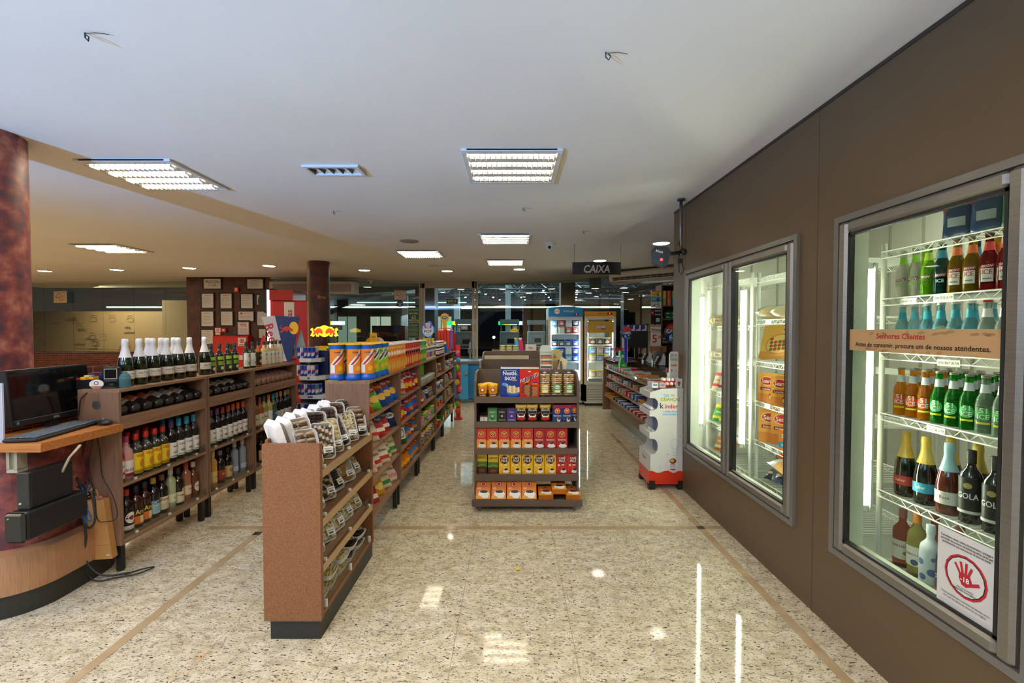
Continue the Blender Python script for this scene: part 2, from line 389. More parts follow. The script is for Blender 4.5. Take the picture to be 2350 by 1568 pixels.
# ================================================================ ceiling lights
def troffer(loc, label, rz=0, lit=1):
    t = thing('ceiling_light', label, 'light', loc, rz, 'square louvred lights in the ceiling')
    f = MB(); S = .33
    for a, b, c, d in ((-S, S, -S, -S+.035), (-S, S, S-.035, S), (-S, -S+.035, -S+.035, S-.035), (S-.035, S, -S+.035, S-.035)): f.box(a, b, c, d, -.018, 0, 'd9d6cf', .004)
    f.box(-S+.035, S-.035, -S+.035, S-.035, -.004, -.001, 'e8e6e0'); f.build('frame', t)
    for k in range(4):
        y = -.222+k*.148
        u = MB().box(-.285, .285, y-.0095, y+.0095, -.0075, -.005, 'fff1d2:e%g' % (FIX_E*lit)); u.build('tube', t)
    l = MB()
    for k in range(5): y = -.296+k*.148; l.box(-.29, .29, y-.034, y+.034, -.014, -.005, 'c9c7c2')
    for k in range(4):
        y = -.222+k*.148
        for i in range(17): x = -.28+i*.035; l.box(x-.003, x+.003, y-.04, y+.04, -.030, -.008, 'd0cec8:s')
    l.build('louvre', t); return t
troffer((-2.65, 3.43, H), 'square four-tube louvred ceiling light nearest the left column, above the wine shelves')
troffer((0, 3.25, H), 'square louvred ceiling light in the middle of the ceiling, largest in the centre')
troffer((-.085, 5.81, H), 'square louvred ceiling light second down the middle row, ahead of the hanging cashier sign')
troffer((-1.39, 6.94, H), 'small-looking louvred ceiling light over the far end of the snack shelves')
troffer((-.115, 7.83, H), 'farthest louvred ceiling light of the middle row, beside a round downlight')
troffer((-5.66, 6.46, H), 'louvred ceiling light at the far left over the seating side, in warm shade')
def small_light(loc, label, sy=.2):
    t = thing('ceiling_light', label, 'light', loc, 0); f = MB()
    for a, b, c, d in ((-.2, .2, -.1, -.07), (-.2, .2, .07, .1), (-.2, -.17, -.07, .07), (.17, .2, -.07, .07)): f.box(a, b, c, d, -.018, 0, 'd9d6cf', .003)
    f.build('frame', t); f = MB()
    for i in range(5):
        x = -.17+i*.068
        for sgn in (-1, 1): f.quad((x, -.07, -.012), (x+.068, -.07, -.012), (x+.034+.01*sgn, 0, -.002), (x+.034-.01, 0, -.002), 'e8e8e8:m'); f.quad((x, .07, -.012), (x, -.07, -.012), (x+.034, 0, -.002), (x+.034, .01, -.002), '8b8b8b:m')
    f.build('reflector', t)
small_light((-1.28, 3.31, H), 'small rectangular unlit recessed lamp with mirror reflector between the two big lights')
small_light((-1.31, 8.15, H), 'tiny rectangular recessed lamp beyond the louvred light over the snack shelves')
DLN = ['behind the left column', 'above the glass wall at the left', 'above the left glass wall near the framed notices', 'over the notice wall beside the far column', 'right of the far column', 'above the emergency exit door', 'behind the farthest louvred light', 'just behind the hanging cashier sign', 'at the right beside the cold-room wall']
for (x, y), w_ in zip([(-9.21, 8.97), (-7.63, 8.78), (-6.05, 8.53), (-4.40, 8.24), (-2.87, 8.84), (-1.28, 8.97), (.14, 8.71), (1.47, 7.62), (2.0, 6.10)], DLN):
    t = thing('downlight', 'round recessed downlight '+w_, 'light', (x, y, H), 0, 'round downlights along the ceiling edge')
    MB().lathe([(.10, -.001), (.125, -.012), (.13, -.001)], 'dcd8d0', 20).build('trim_ring', t)
    MB().cyl((0, 0, -.009), .10, .004, 'fff6e4:e%g' % DOWN_E, 20).build('lamp', t)
t = thing('ceiling_speaker', 'round grey speaker grille set into the ceiling beside a louvred light', 'speaker', (-1.342, 5.95, H))
MB().lathe([(0, -.016), (.09, -.014), (.115, -.010), (.125, 0)], '8d857a', 20).build('grille', t)
for (x, y), w_ in zip([(-1.667, 1.8), (.392, 1.925), (-1.749, 4.468), (.104, 4.342), (.833, 5.348)], ['at the upper left of the ceiling', 'at the upper right of the centre light', 'left of centre beyond the small lamp', 'between the two centre lights', 'ahead of the cashier sign']):
    tag(MB().tube([(x, y, H), (x, y, H-.02), (x+.012, y, H-.032), (x+.02, y-.006, H-.02), (x+.008, y-.01, H-.012)], .0028, '2e2a26').tube([(x, y, H-.004), (x+.05, y-.01, H-.006), (x+.09, y+.005, H-.004)], .0012, '4a443c').build('ceiling_hook'), 'little dark bent wire hook stuck in the ceiling '+w_, 'hook', 'wire hooks left in the ceiling')
def dome(loc, label, s=1):
    t = thing('security_camera', label, 'camera', loc)
    MB().lathe([(.075*s, 0), (.07*s, -.02*s), (.05*s, -.03*s)][::-1], 'd9d3c8', 18).build('mount', t)
    b = MB().ball((0, 0, -.05*s), .05*s, 'e2ddd2:s', 16); b.build('housing', t)
    MB().cyl((-.01*s, -.054*s, -.065*s), .02*s, .01*s, '101010:g', 12, ax='y').build('lens', t)
dome((.507, 6.1, H), 'white dome security camera on the ceiling left of the hanging sign')
dome((-3.25, 10.4, H-.03), 'small white security camera above the glass right of the far column', .9)

# ================================================================ columns
t = thing('column', 'thick round column in rust-red mottled covering at the left edge', 'column', (-3.15, 2.7, 0))
MB().lathe([(.205, .884), (.205, H)], 'rust', 40).build('shaft', t)
t2 = t
b = MB(); b.rrbox(-.75, .64, -.44, .3, .12, .325, .24, 'laminate', 10).build('wood_plinth', t)
MB().rrbox(-.74, .63, -.43, .29, 0, .12, .24, 'kick', 10).build('kick_base', t)
MB().rrbox(-.72, .56, -.34, .28, .325, .884, .2, 'rust', 10).build('pedestal', t)
t = thing('column', 'slim rust-brown round column in the distance right of the red machine', 'column', (-3.3, 7.78, 0))
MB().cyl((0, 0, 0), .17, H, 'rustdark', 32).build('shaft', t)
MB().box(-.2, -.17, -.02, .02, 0, H, 'c9a878').build('conduit', t)
MB().curved([('t', 'Brau', .11, 2.05, .05, 'b08a74')], .171).build('lettering', t)
# ================================================================ bottles
PROF = {
 'wine': (.30, [(.033, 0), (.037, .006), (.037, .185), (.033, .203), (.018, .228), (.0145, .24), (.0145, .296)], (.245, .30, .0158), (.06, .15, .037)),
 'fizz': (.31, [(.04, 0), (.044, .008), (.044, .125), (.038, .165), (.026, .205), (.0175, .24), (.0155, .28), (.0155, .30)], None, (.045, .10, .044)),
 'liq': (.275, [(.035, 0), (.038, .005), (.038, .165), (.034, .184), (.019, .203), (.0145, .214), (.0145, .25)], (.235, .275, .0168), (.03, .12, .038)),
 'oil': (.25, [(.026, 0), (.0285, .004), (.0285, .15), (.024, .17), (.013, .185), (.0125, .22)], (.215, .25, .0145), (.02, .145, .0285)),
 'ice': (.23, [(.028, 0), (.030, .004), (.030, .11), (.026, .135), (.0165, .16), (.0125, .19), (.013, .222)], (.219, .229, .0155), (.035, .095, .030)),
 'slim': (.30, [(.030, 0), (.033, .005), (.033, .20), (.029, .218), (.015, .235), (.0145, .29)], (.25, .30, .0165), (.04, .16, .033)),
}
def bottle(kind, body, cap, lab, items=None, lz=None, neck=None, arc=.95):
    """items: artwork in label units (x -1..1 across the front, z 0..1 up the label)"""
    def fn():
        h, pf, cp, (a, b_, r) = PROF[kind]
        if lz: a2, b2 = lz
        else: a2, b2 = a, b_
        out = [('bottle', MB().lathe(pf, body, 18), None)]
        if kind == 'fizz':
            out.append(('foil', MB().lathe([(.0335, .186), (.0265, .208), (.019, .24), (.0172, .262), (.0188, .268), (.0188, .285), (.0165, .305), (0, .308)], cap, 18), None))
        else:
            out.append(('cap', MB().lathe([(cp[2], cp[0]), (cp[2], cp[1]-.002), (cp[2]*.85, cp[1]), (0, cp[1])], cap, 14), None))
        if neck:
            z0, z1, rr, c_ = neck
            out.append(('neck_label', MB().lathe([(rr, z0), (rr, z1)], c_, 14, a0=-100, a1=100), None))
        if lab:
            l = MB(); w_ = r*1.5*arc; l.curved([('r', -w_, w_, a2, b2, lab)], r+.0004)
            it = []
            for q in items or []:
                q = list(q); H_ = b2-a2; W_ = r*1.25
                if q[0] == 'r': q[1] *= W_; q[2] *= W_; q[3] = a2+q[3]*H_; q[4] = a2+q[4]*H_
                elif q[0] == 'd': q = ['d', q[1]*W_, a2+q[2]*H_, q[3]*W_, q[4]]+([q[5]*H_] if len(q) > 5 else [])
                elif q[0] == 't': q = ['t', q[1], q[2]*W_, a2+q[3]*H_, q[4]*H_, q[5], W_*1.5]
                it.append(tuple(q))
            l.curved(it, r+.0012); out.append(('paper_label', l, None))
        return out
    return fn
K = '1b1a1c:g'; GRN = '1d3a14:g'
B = {
 'salton': ('dark green sparkling wine bottle with white foil', bottle('fizz', '16200f:g', 'f2f2f5:s', 'ece6da', [('t', 'SALTON', 0, .62, .22, '5a5148'), ('r', -.8, .8, .3, .34, 'a49a8a'), ('r', -1.14, 1.14, 0, .1, 'b08a3e')])),
 'oil': ('slim olive oil bottle with green label', bottle('oil', '141c10:g', '1d3526', '1c261a', [('r', -.8, .8, .72, .95, 'a6d23c'), ('r', -.7, .7, .35, .62, '7fae2c'), ('d', .2, .16, .42, 'dfe8b0')])),
 'oilw': ('olive oil bottle with white and green label', bottle('oil', '1e2a16:g', '1a1a1a', 'eef0e8', [('p0', ) ] if 0 else [('d', .5, .82, .5, '8dbb3a'), ('d', .45, .25, .5, '6f9e2e'), ('r', -.9, -.1, .1, .5, 'cfd6cc')])),
 'amber': ('amber oil bottle with black label', bottle('oil', 'b5641c:g', '151515', '241c12', [('d', .3, .3, .5, 'e8b83a'), ('d', .3, .75, .4, 'e0a030')])),
 'pale': ('pale oil bottle with white lemon label', bottle('oil', 'd8c48c:g', '1c2420', 'f2f0e4', [('d', .4, .75, .38, '7fa63c'), ('d', .4, .42, .36, 'e2bf3a'), ('d', .5, .15, .3, 'e8c845')])),
 'martini': ('dark vermouth bottle with round white label', bottle('liq', '1c0f10:g', 'c22a26', '1d1314', [('d', 0, .62, .72, 'f0ece4', .3), ('d', 0, .62, .3, 'b3242a', .12), ('r', -1, 1, .0, .22, 'eee9e0'), ('t', 'MARTINI', 0, .62, .09, '1b1b1b')], (.02, .14))),
 'martini2': ('dark vermouth bottle with blue cap and round label', bottle('liq', '1c0f10:g', '4a7da8', '1d1314', [('d', 0, .62, .72, 'f0ece4', .3), ('d', 0, .62, .3, 'b3242a', .12), ('r', -1, 1, .0, .22, 'eee9e0'), ('t', 'MARTINI', 0, .62, .09, '1b1b1b')], (.02, .14))),
 'arak': ('brown bitter bottle with yellow lettering', bottle('liq', '3a1712:g', '222a4a', '181a28', [('t', 'Arak', 0, .75, .28, 'f2c21c'), ('r', -.9, -.2, 0, .5, 'e2762c'), ('r', -.2, .4, 0, .5, 'e9d8a0'), ('r', .4, 1, 0, .5, '7fae6a')], (.025, .13))),
 'campari': ('dark bottle with pale blue label and gold cap', bottle('liq', '161418:g', 'c8a64a', 'a9cdd6', [('t', 'CAMP', 0, .86, .24, '1a1a1a'), ('r', -.6, .6, .15, .6, '8fb6c4')])),
 'cognac': ('black brandy bottle with cream label', bottle('liq', '15120f:g', '7c5c48', 'e0d2b4', [('t', 'Domecq', 0, .8, .2, '4a2a1c'), ('r', -.7, .7, .1, .5, 'd2c09a')])),
 'clear': ('pale green clear bottle with silver cap', bottle('slim', 'a9b48c:g', 'd8d8d4:s', 'dfe0b8', [('t', 'Rum', 0, .5, .18, '6a7a3a')], (.05, .11))),
 'frang': ('dark liqueur bottle with large cream label', bottle('liq', '1e1612:g', '3b2a20', 'e4d8b8', [('t', 'Frangelico', 0, .7, .16, '9a2f24'), ('d', .1, 1.15, .25, 'd8b23c')], (.02, .10))),
 'cream': ('cream liqueur bottle with red cap', bottle('slim', '9c6248:g', 'c8342c', 'dcc8ac', [('t', 'Creme', 0, .6, .16, '5a2c1c')], (.05, .12))),
 'amarula': ('brown liqueur bottle with white cap and oval label', bottle('liq', '6b3a1e:g', 'd8d4cc', None)),
 'tabasco': ('red hot sauce gift bottle with green cap', bottle('liq', '8f2420:g', '2c8a4a', 'c8302a', [('d', 0, .6, .6, 'f2efe8', .3), ('t', 'TABASCO', 0, .6, .12, '1f6a3a'), ('r', -1, 1, 0, .2, 'f0ebe0')], (.02, .15))),
 'gin': ('pink gin bottle with pink cap', bottle('liq', 'd29a96:g', 'b32c58', 'efe6e2', [('t', 'BUCKS', 0, .4, .14, '7a2a40'), ('r', -1, 1, 0, .2, 'a22a40')], (.02, .12))),
 'velho': ('yellow-labelled clear spirit bottle with red cap', bottle('liq', '3d3b34:g', 'd22a24:s', 'f0cd1e', [('t', 'VELHO', 0, .86, .14, 'c4261c'), ('d', 0, .45, .35, 'd88a20', .2), ('r', -.9, .9, .06, .12, 'b8860b')], (.015, .15))),
 'winep': ('red wine bottle with purple capsule', bottle('wine', K, '5b3a6e', 'efebe4', [('t', 'Santa', 0, .75, .12, '3a3a3a'), ('d', 0, .35, .45, '9db28a', .1), ('r', -.7, .7, .1, .14, 'a05a5a')], (.03, .14))),
 'wineb': ('wine bottle with bright blue capsule', bottle('wine', '20261f:g', '3aa0cc', 'efebe4', [('t', 'Campo', 0, .78, .13, '2a4a6a'), ('d', 0, .35, .5, '8fae7e', .1), ('r', -.7, .7, .1, .14, 'a05a5a')], (.03, .14))),
 'wineo': ('red wine bottle with orange capsule', bottle('wine', K, 'c9602a', 'efebe4', [('t', 'Reserva', 0, .75, .12, '3a3a3a'), ('d', 0, .35, .45, 'b08a6a', .1)], (.03, .14))),
 'winer': ('red wine bottle with dark red capsule', bottle('wine', K, 'a03a30', 'efebe4', [('t', 'Tinto', 0, .75, .12, '3a3a3a'), ('d', 0, .35, .45, 'a27a6a', .1)], (.03, .14))),
 'lied': ('dark wine bottle with cream label', bottle('wine', K, '2a1c1e', 'ddd6bc', [('t', 'Malbec', 0, .7, .14, '4a3a2a'), ('r', -.6, .6, .25, .3, '8a3a30')])),
 'liew': ('dark wine bottle with white label', bottle('wine', K, '26262a', 'e9e7e2', [('t', 'Merlot', 0, .7, .14, '55504a'), ('r', -.6, .6, .3, .34, '8a8a8a')])),
 'lieo': ('dark wine bottle with salmon label', bottle('wine', K, '2a1c1e', 'c97a5c', [('t', 'CASAL', 0, .3, .2, 'f0e0d0'), ('r', -1.1, 1.1, 0, .14, '1c1414')])),
 'liek': ('dark wine bottle with dark and gold label', bottle('wine', K, '1c1c1c', '2a2a26', [('r', -1.1, 1.1, .75, 1, 'b9a878')])),
 'rose': ('pale rose wine bottle with pink capsule', bottle('wine', 'b98a72:g', 'd0b8b0', 'd8c4c0', [('t', 'Rosé', 0, .6, .16, '8a4a50'), ('r', -.8, .8, .2, .25, 'a87a7a')])),
 'greenw': ('pale green wine bottle with light label', bottle('wine', '98a067:g', 'c4ccb0', 'd4dccc', [('t', 'Verde', 0, .6, .16, '5a7a50')])),
 'gngin': ('green gin bottle with silver cap', bottle('liq', '0f7a3c:g', 'b8beb8:s', 'd9e0d6', [('t', 'London', 0, .7, .16, '2a5a3a')], (.03, .09))),
 'mango': ('orange liqueur bottle with cream cap', bottle('slim', 'c9913f:g', 'dccf9a', 'e2c27a', [('t', 'Licor', 0, .5, .12, '8a4a1c')], (.04, .13))),
 'rum': ('dark rum bottle with red label', bottle('liq', '24120c:g', '8d8f92:s', '9a3a20', [('t', 'RON', 0, .6, .2, 'e0c080')], (.03, .11))),
 'whisky': ('black whisky bottle with tan label', bottle('liq', '14110f:g', '1c1c1c', 'd9b27a', [('t', 'Old', 0, .6, .2, '3a2010')], (.02, .12))),
 'vodka': ('clear vodka bottle with silver cap', bottle('slim', '8f9aa6:g', 'c9ccd0:s', 'b6c4d4', [('t', 'Vodka', 0, .5, .16, '2a3a6a')], (.04, .08))),
 'teal': ('white wine bottle with turquoise capsule', bottle('wine', '4a5a30:g', '1fa0b8', '2c5a70', [('t', 'Mar', 0, .6, .18, 'd0e0e0')], (.03, .14))),
 'gncap': ('white wine bottle with green capsule', bottle('wine', 'a89a48:g', '2a6a50', 'd8d0b0', [('t', 'Branco', 0, .6, .14, '4a4a3a')], (.03, .14))),
 'orcap': ('white wine bottle with orange capsule', bottle('wine', 'b8b070:g', 'e07020', 'eceadf', [('t', 'Sol', 0, .6, .16, '5a5a4a')], (.03, .14))),
 'pkcap': ('rose wine bottle with crimson capsule', bottle('wine', 'a05a34:g', 'a03a50', 'ddd2b4', [('t', 'Rosa', 0, .6, .16, '6a3a3a')], (.03, .14))),
 'tancap': ('dark wine bottle with tan capsule', bottle('wine', '1c1f16:g', 'c49a68', 'dcd8cc', [('t', 'Douro', 0, .6, .15, '3a3a3a')], (.03, .11))),
 'blcap': ('black wine bottle with black capsule', bottle('wine', '141414:g', '181818', 'd8d4cc', [('t', 'Nero', 0, .6, .16, '3a3a3a')], (.02, .07))),
}
_am = B['amarula'][1]
def amarula():
    o = _am(); l = MB(); l.curved([('d', 0, .085, .026, 'e2d6c4', .038), ('t', 'Amarula', 0, .09, .012, '6a2a1c', .04)], .0382)
    return o+[('paper_label', l, None)]
B['amarula'] = (B['amarula'][0], amarula)
GR = {}
def bput(k, loc, where, rz=R(90), group=None, M4=None, name=None, cat='bottle', jit=.15):
    nm = name or ('wine_bottle' if PROFKIND.get(k) else 'bottle')
    return put(nm, 'B'+k, B[k][1], loc, rz+random.uniform(-jit, jit), B[k][0]+' '+where, cat, group, M4)
PROFKIND = {k: 1 for k in 'winep wineb wineo winer lied liew lieo liek rose greenw teal gncap orcap pkcap tancap blcap salton'.split()}
# ================================================================ shelf units (front face towards +X)
def unit(name, label, xf, xb, y0, y1, zs, ztop, lips=(), guards=(), legs=True, wood='wood', back=True, slope=None, group=None):
    ox, oy = (xf+xb)/2, (y0+y1)/2; t = thing(name, label, 'shelf', (ox, oy, 0), 0, group); X = Matrix.Translation((-ox, -oy, 0)); T = .018
    def mb(): m = MB(); m.X = X; return m
    mb().box(xb, xf, y0, y0+T, zs[0]-.03, ztop-T, wood).build('side_panel', t); mb().box(xb, xf, y1-T, y1, zs[0]-.03, ztop-T, wood).build('side_panel', t)
    mb().box(xb, xf+.004, y0, y1, ztop-T, ztop, 'wood_h').build('top_panel', t)
    if back: mb().box(xb, xb+.01, y0+T, y1-T, zs[0]-.02, ztop-T, 'wood_dark').build('back_panel', t)
    for i, z in enumerate(zs):
        mb().box(xb+.01, xf-.001, y0+T, y1-T, z-(.03 if i == 0 else .018), z, 'wood_h').build('shelf', t)
    for z0, z1 in lips: mb().box(xf-.018, xf-.0005, y0+T, y1-T, z0, z1, 'wood_h').build('front_rail', t)
    for z in guards:
        g = mb().box(xf-.010, xf-.006, y0+T+.004, y1-T-.004, z, z+.055, 'acrylic').build('glass_guard', t)
        for f in (.15, .5, .85):
            c = MB(); c.X = X; y = y0+(y1-y0)*f; c.box(xf-.014, xf-.001, y-.007, y+.007, z, z+.014, 'd8dcd8:s'); c.build('clip', g)
    if slope: mb().add([(xf-.02, y0+T, slope[0]), (xf-.02, y1-T, slope[0]), (xb+.012, y1-T, slope[1]), (xb+.012, y0+T, slope[1])], [(0, 1, 2, 3), (3, 2, 1, 0)], 'wood_h').build('tilted_shelf', t)
    if legs:
        for x in (xf-.04, xb+.04):
            for y in (y0+.035, y1-.035): mb().box(x-.016, x+.016, y-.016, y+.016, .006, zs[0]-.03, '1e1f1d').cyl((x, y, 0), .02, .008, '2c2d2a', 12).build('leg', t)
    return t
WX, WB = -2.40, -2.65
WU = [(2.755, 3.555, 'wine shelf unit nearest the camera with dark legs and a bare wooden end'), (3.565, 4.195, 'narrower middle wine shelf unit between two others'), (4.205, 5.03, 'farthest wine shelf unit beside the energy drink stand')]
for y0, y1, l in WU:
    unit('wine_shelf_unit', l, WX, WB, y0, y1, [.20, .545], 1.135, lips=[(.885, .965)], guards=[.2, .545], slope=(.945, 1.02), group='wine shelf units in a row')
UN = ["near wine unit's", "middle wine unit's", "far wine unit's"]
def wrow(keys, u, z, x, where, grp, pad=.055, back=None, last=0):
    y0, y1 = WU[u][0]+pad, WU[u][1]-pad-last; n = len(keys)
    for i, k in enumerate(keys):
        y = y0+(y1-y0)*i/max(1, n-1)
        bput(k, (x+random.uniform(-.006, .006), y, z), '%s on the %s %s' % (ORD[i], UN[u], where), group=grp)
        if back and i < n and back[i]:
            bput(back[i], (x-.085, y+.03, z), 'behind the %s on the %s %s' % (ORD[i], UN[u], where.replace('shelf', 'shelf')), group=grp)
wrow('martini2 martini arak arak campari cognac clear frang cream amarula'.split(), 0, .20, WX-.085, 'bottom shelf', 'bottles on the near bottom shelf')
wrow('tabasco gin velho velho velho velho winep wineb wineb wineb'.split(), 0, .545, WX-.075, 'middle shelf', 'bottles on the near middle shelf',
     back=['pkcap', 'velho', 'velho', 'velho', 'velho', 0, 'wineb', 'wineb', 'wineb', 0])
wrow('gngin mango rum whisky vodka vodka'.split(), 1, .20, WX-.085, 'bottom shelf', 'bottles on the middle unit bottom shelf')
wrow('winep winep winep winer winer wineo wineo wineo'.split(), 1, .545, WX-.07, 'middle shelf', 'wine on the middle unit middle shelf', pad=.05, back=['winep', 'winep', 'winer', 'winer', 'winer', 'wineo', 0, 0])
wrow('blcap pkcap pkcap gncap orcap teal tancap tancap tancap tancap'.split(), 2, .545, WX-.07, 'middle shelf', 'bottles on the far unit middle shelf', pad=.05)
wrow('rum whisky vodka gngin vodka'.split(), 2, .20, WX-.08, 'bottom shelf', 'bottles on the far unit bottom shelf')
def lying(keys, u, grp):
    y0, y1 = WU[u][0]+.06, WU[u][1]-.06; a = math.atan2(.085, .27); s_, c_ = math.sin(a), math.cos(a)
    for i, k in enumerate(keys):
        y = y0+(y1-y0)*i/(len(keys)-1)
        Mx = Matrix(((0, -s_, -c_, WX-.026), (1, 0, 0, y), (0, -c_, s_, .99), (0, 0, 0, 1))) @ Matrix.Rotation(R(-42), 4, 'Z')
        bput(k, None, 'lying %s on the %s tilted rack' % (ORD[i], UN[u]), group=grp, M4=Mx)
lying('lied lied lieo lieo liew liew liew liek'.split(), 0, 'wine bottles lying on the near rack')
lying('lieo liew lied lied liew liek'.split(), 1, 'wine bottles lying on the middle rack')
lying('greenw rose rose rose rose rose rose rose rose'.split(), 2, 'wine bottles lying on the far rack')
TOPZ = 1.135
for i, (y, x) in enumerate([(2.925, -2.50), (3.035, -2.50), (3.15, -2.50), (3.23, -2.595), (3.275, -2.50), (3.35, -2.595), (3.39, -2.50), (3.475, -2.595), (3.51, -2.50), (3.68, -2.50)]):
    bput('salton', (x, y, TOPZ), '%s from the desk atop the shelves' % ORD[i], rz=R(72), group='sparkling wine bottles on top of the wine shelves')
for i, (k, y) in enumerate([('oil', 3.76), ('oil', 3.87), ('oil', 3.98), ('oil', 4.08), ('oilw', 4.26), ('oilw', 4.36), ('amber', 4.46), ('pale', 4.56), ('pale', 4.64), ('pale', 4.72), ('pale', 4.79), ('pale', 4.88)]):
    n = {'oil': i, 'oilw': i-4, 'amber': 0, 'pale': i-7}[k]
    bput(k, (-2.50, y, TOPZ), '%s of its kind atop the wine shelves' % ORD[n] if k != 'amber' else 'between white-labelled bottles atop the wine shelves', group=None if k == 'amber' else 'oil bottles on top of the wine shelves', rz=R(70))

# ================================================================ desk corner
t = thing('desk', 'orange wooden wall desk with bracket holding a keyboard and monitor', 'desk', (-2.36, 2.5, 0)); X = Matrix.Translation((2.36, -2.5, 0))
m = MB(); m.X = X; m.prism([(-2.94, 2.255), (-2.36, 2.255), (-2.36, 2.735), (-2.665, 2.735), (-2.665, 2.95), (-2.76, 2.95), (-2.76, 2.735), (-2.94, 2.735)], 'z', .885, .93, 'desk_wood').build('desk_board', t)
m = MB(); m.X = X; m.box(-2.56, -2.535, 2.30, 2.33, .775, .885, '8f8b78:s').box(-2.575, -2.56, 2.29, 2.34, .785, .885, 'a5a18e:s').box(-2.535, -2.52, 2.29, 2.34, .785, .885, 'a5a18e:s').box(-2.575, -2.52, 2.29, 2.34, .77, .787, 'b0ac98:s').build('bracket', t)
m = MB(); m.X = X; m.tube([(-2.3, 2.40, .885), (-2.36, 2.40, .82), (-2.40, 2.41, .76), (-2.42, 2.42, .735)], .006, 'c9c2a4').build('bracket', t)
# brick-papered board behind the desk
tag(MB().box(-2.80, -2.772, 2.46, 3.12, .325, 1.255, 'brick').build('brick_panel'), 'brick-patterned panel behind the monitor beside the wine shelf end', 'panel')
# monitor
mx = thing('computer_monitor', 'black computer monitor switched off on the wooden desk', 'monitor', (-2.705, 2.665, .918), R(94))
X = Matrix.Translation((0, 0, .0)) @ Matrix.Rotation(R(-5), 4, 'X')
m = MB(); m.X = X; m.box(-.26, .25, -.02, .02, .055, .365, '1b1c1d', .004).build('casing', mx)
m = MB(); m.X = X; m.box(-.246, .238, -.0215, -.019, .092, .352, '101113:g'); m.box(-.245, .24, -.022, -.0195, .084, .0865, '7a7f82').build('screen', mx)
m = MB(); m.X = X; m.flat([('t', 'AOC', 0, .07, .012, 'c8ccd0'), ('r', -.232, -.218, .066, .080, '5a8fc0')], Matrix.Translation((0, -.0202, 0))).build('logo', mx)
MB().box(-.03, .03, -.0, .03, .005, .12, '18191a').rrbox(-.1, .05, -.10, .04, 0, .01, .03, '18191a').build('stand', mx)
kb = thing('keyboard', 'black computer keyboard with grey keys on the desk edge', 'keyboard', (-2.525, 2.495, .93), R(101))
MB().box(-.235, .235, -.075, .075, .002, .02, '1d1f22', .006).build('base', kb)
m = MB()
for r_ in range(5):
    for c_ in range(20):
        x = -.225+c_*.0225; y = -.065+r_*.026; m.box(x, x+.019, y, y+.022, .02, .026, '59616b', .003)
m.build('keys', kb)
m = MB(); m.ball((0, 0, .014), .034, '26292c:s', 14, 1, 1.5, .5); mo = m.build('computer_mouse', None, (-2.44, 2.70, .93), R(70)); tag(mo, 'small black computer mouse at the right end of the desk', 'mouse'); mo.location.z = .9335
m = MB().ball((0, .012, .031), .006, '8a8f92', 8).build('scroll_wheel', mo)
# box, round card, scanner and bottle at the near end of the wine shelf
bx = thing('counter_box', 'black open box of small packets on the shelf end', 'box', (-2.655, 2.86, TOPZ)); MB().box(-.045, .045, -.06, .06, 0, .055, '14151b').build('tray', bx)
m = MB()
for c_, x, y in (('c02030', -.03, -.04), ('f2c020', -.0, -.045), ('e8e8e8', -.02, .0), ('1a3ac0', .01, .0), ('1a3ac0', 0, .035), ('c02030', -.03, .03), ('f2c020', .025, -.02)): m.box(x-.014, x+.016, y-.02, y+.02, .055, .066+random.random()*.012, c_)
m.build('packets', bx)
cdm = MB(); cdm.prism([(.037*math.cos(a*.3), .028*math.sin(a*.3)+.03) for a in range(21)], 'y', -.003, .003, 'f0efec'); cdm.flat([('p', [(-.033, .018), (.033, .018), (.02, .008), (0, .003), (-.02, .008)], 'd0763a'), ('d', 0, .036, .012, '7a3a2a'), ('d', 0, .036, .008, 'f0efec')], Matrix.Translation((0, -.0034, 0)))
tag(cdm.build('round_card', None, (-2.56, 2.785, TOPZ), R(15)), 'small oval white card with orange rim in front of the scanner', 'card')
s_ = thing('barcode_scanner', 'black standing barcode scanner with square window on the shelf end', 'scanner', (-2.51, 2.84, TOPZ), R(25))
MB().lathe([(.055, 0), (.056, .006), (.04, .012), (.02, .018), (.02, .03)], '1c1d20', 20).build('base', s_)
MB().box(-.042, .042, -.03, .03, .032, .135, '1f2126', .01).build('head', s_)
MB().flat([('r', -.032, .032, .06, .122, 'b9b4a0'), ('r', -.029, .029, .063, .119, '0e0f12:g')], Matrix.Translation((0, -.0305, 0))).build('window', s_)
tag(MB().lathe([(.028, 0), (.03, .004), (.03, .07), (.02, .085), (.012, .092), (.012, .1)], '8fd0d8:l', 18).build('glass_jar', None, (-2.445, 2.855, TOPZ)), 'pale turquoise clear bottle beside the barcode scanner', 'bottle')
tag(MB().lathe([(0, -.0015), (.02, -.001), (.027, 0)], '9a9a98:m', 18, ax='y').build('cable_grommet', None, (-2.535, 2.7535, 1.04)), 'round metal cable grommet in the wooden shelf end', 'grommet')
# computer tower and battery backup lying on the plinth, cables, paper bag
ct = thing('computer_case', 'black slim computer case standing on the battery unit', 'computer', (-2.45, 2.36, .597))
MB().box(-.03, .03, -.10, .12, 0, .185, '1c1d1f', .004).build('case', ct); MB().box(-.031, .031, -.112, -.10, 0, .185, '2c2b29:s', .003).ball((-.012, -.113, .03), .006, 'c8ccc0').build('front_panel', ct)
u = thing('battery_unit', 'black battery backup box lying under the computer case', 'power supply', (-2.445, 2.35, .452))
MB().box(-.048, .048, -.13, .19, 0, .143, '17181a', .008).build('casing', u); MB().box(-.05, .05, -.155, -.13, -.003, .146, '222220:s', .012).ball((-.02, -.157, .12), .004, '7ac850').build('front_panel', u)
MB().box(-.16, -.048, -.05, .1, .0, .02, '2a2522').build('support_bracket', u)
pb = thing('paper_bag', 'brown paper bag with twisted handles hanging by the shelf end', 'bag', (-2.535, 2.715, .115), R(8))
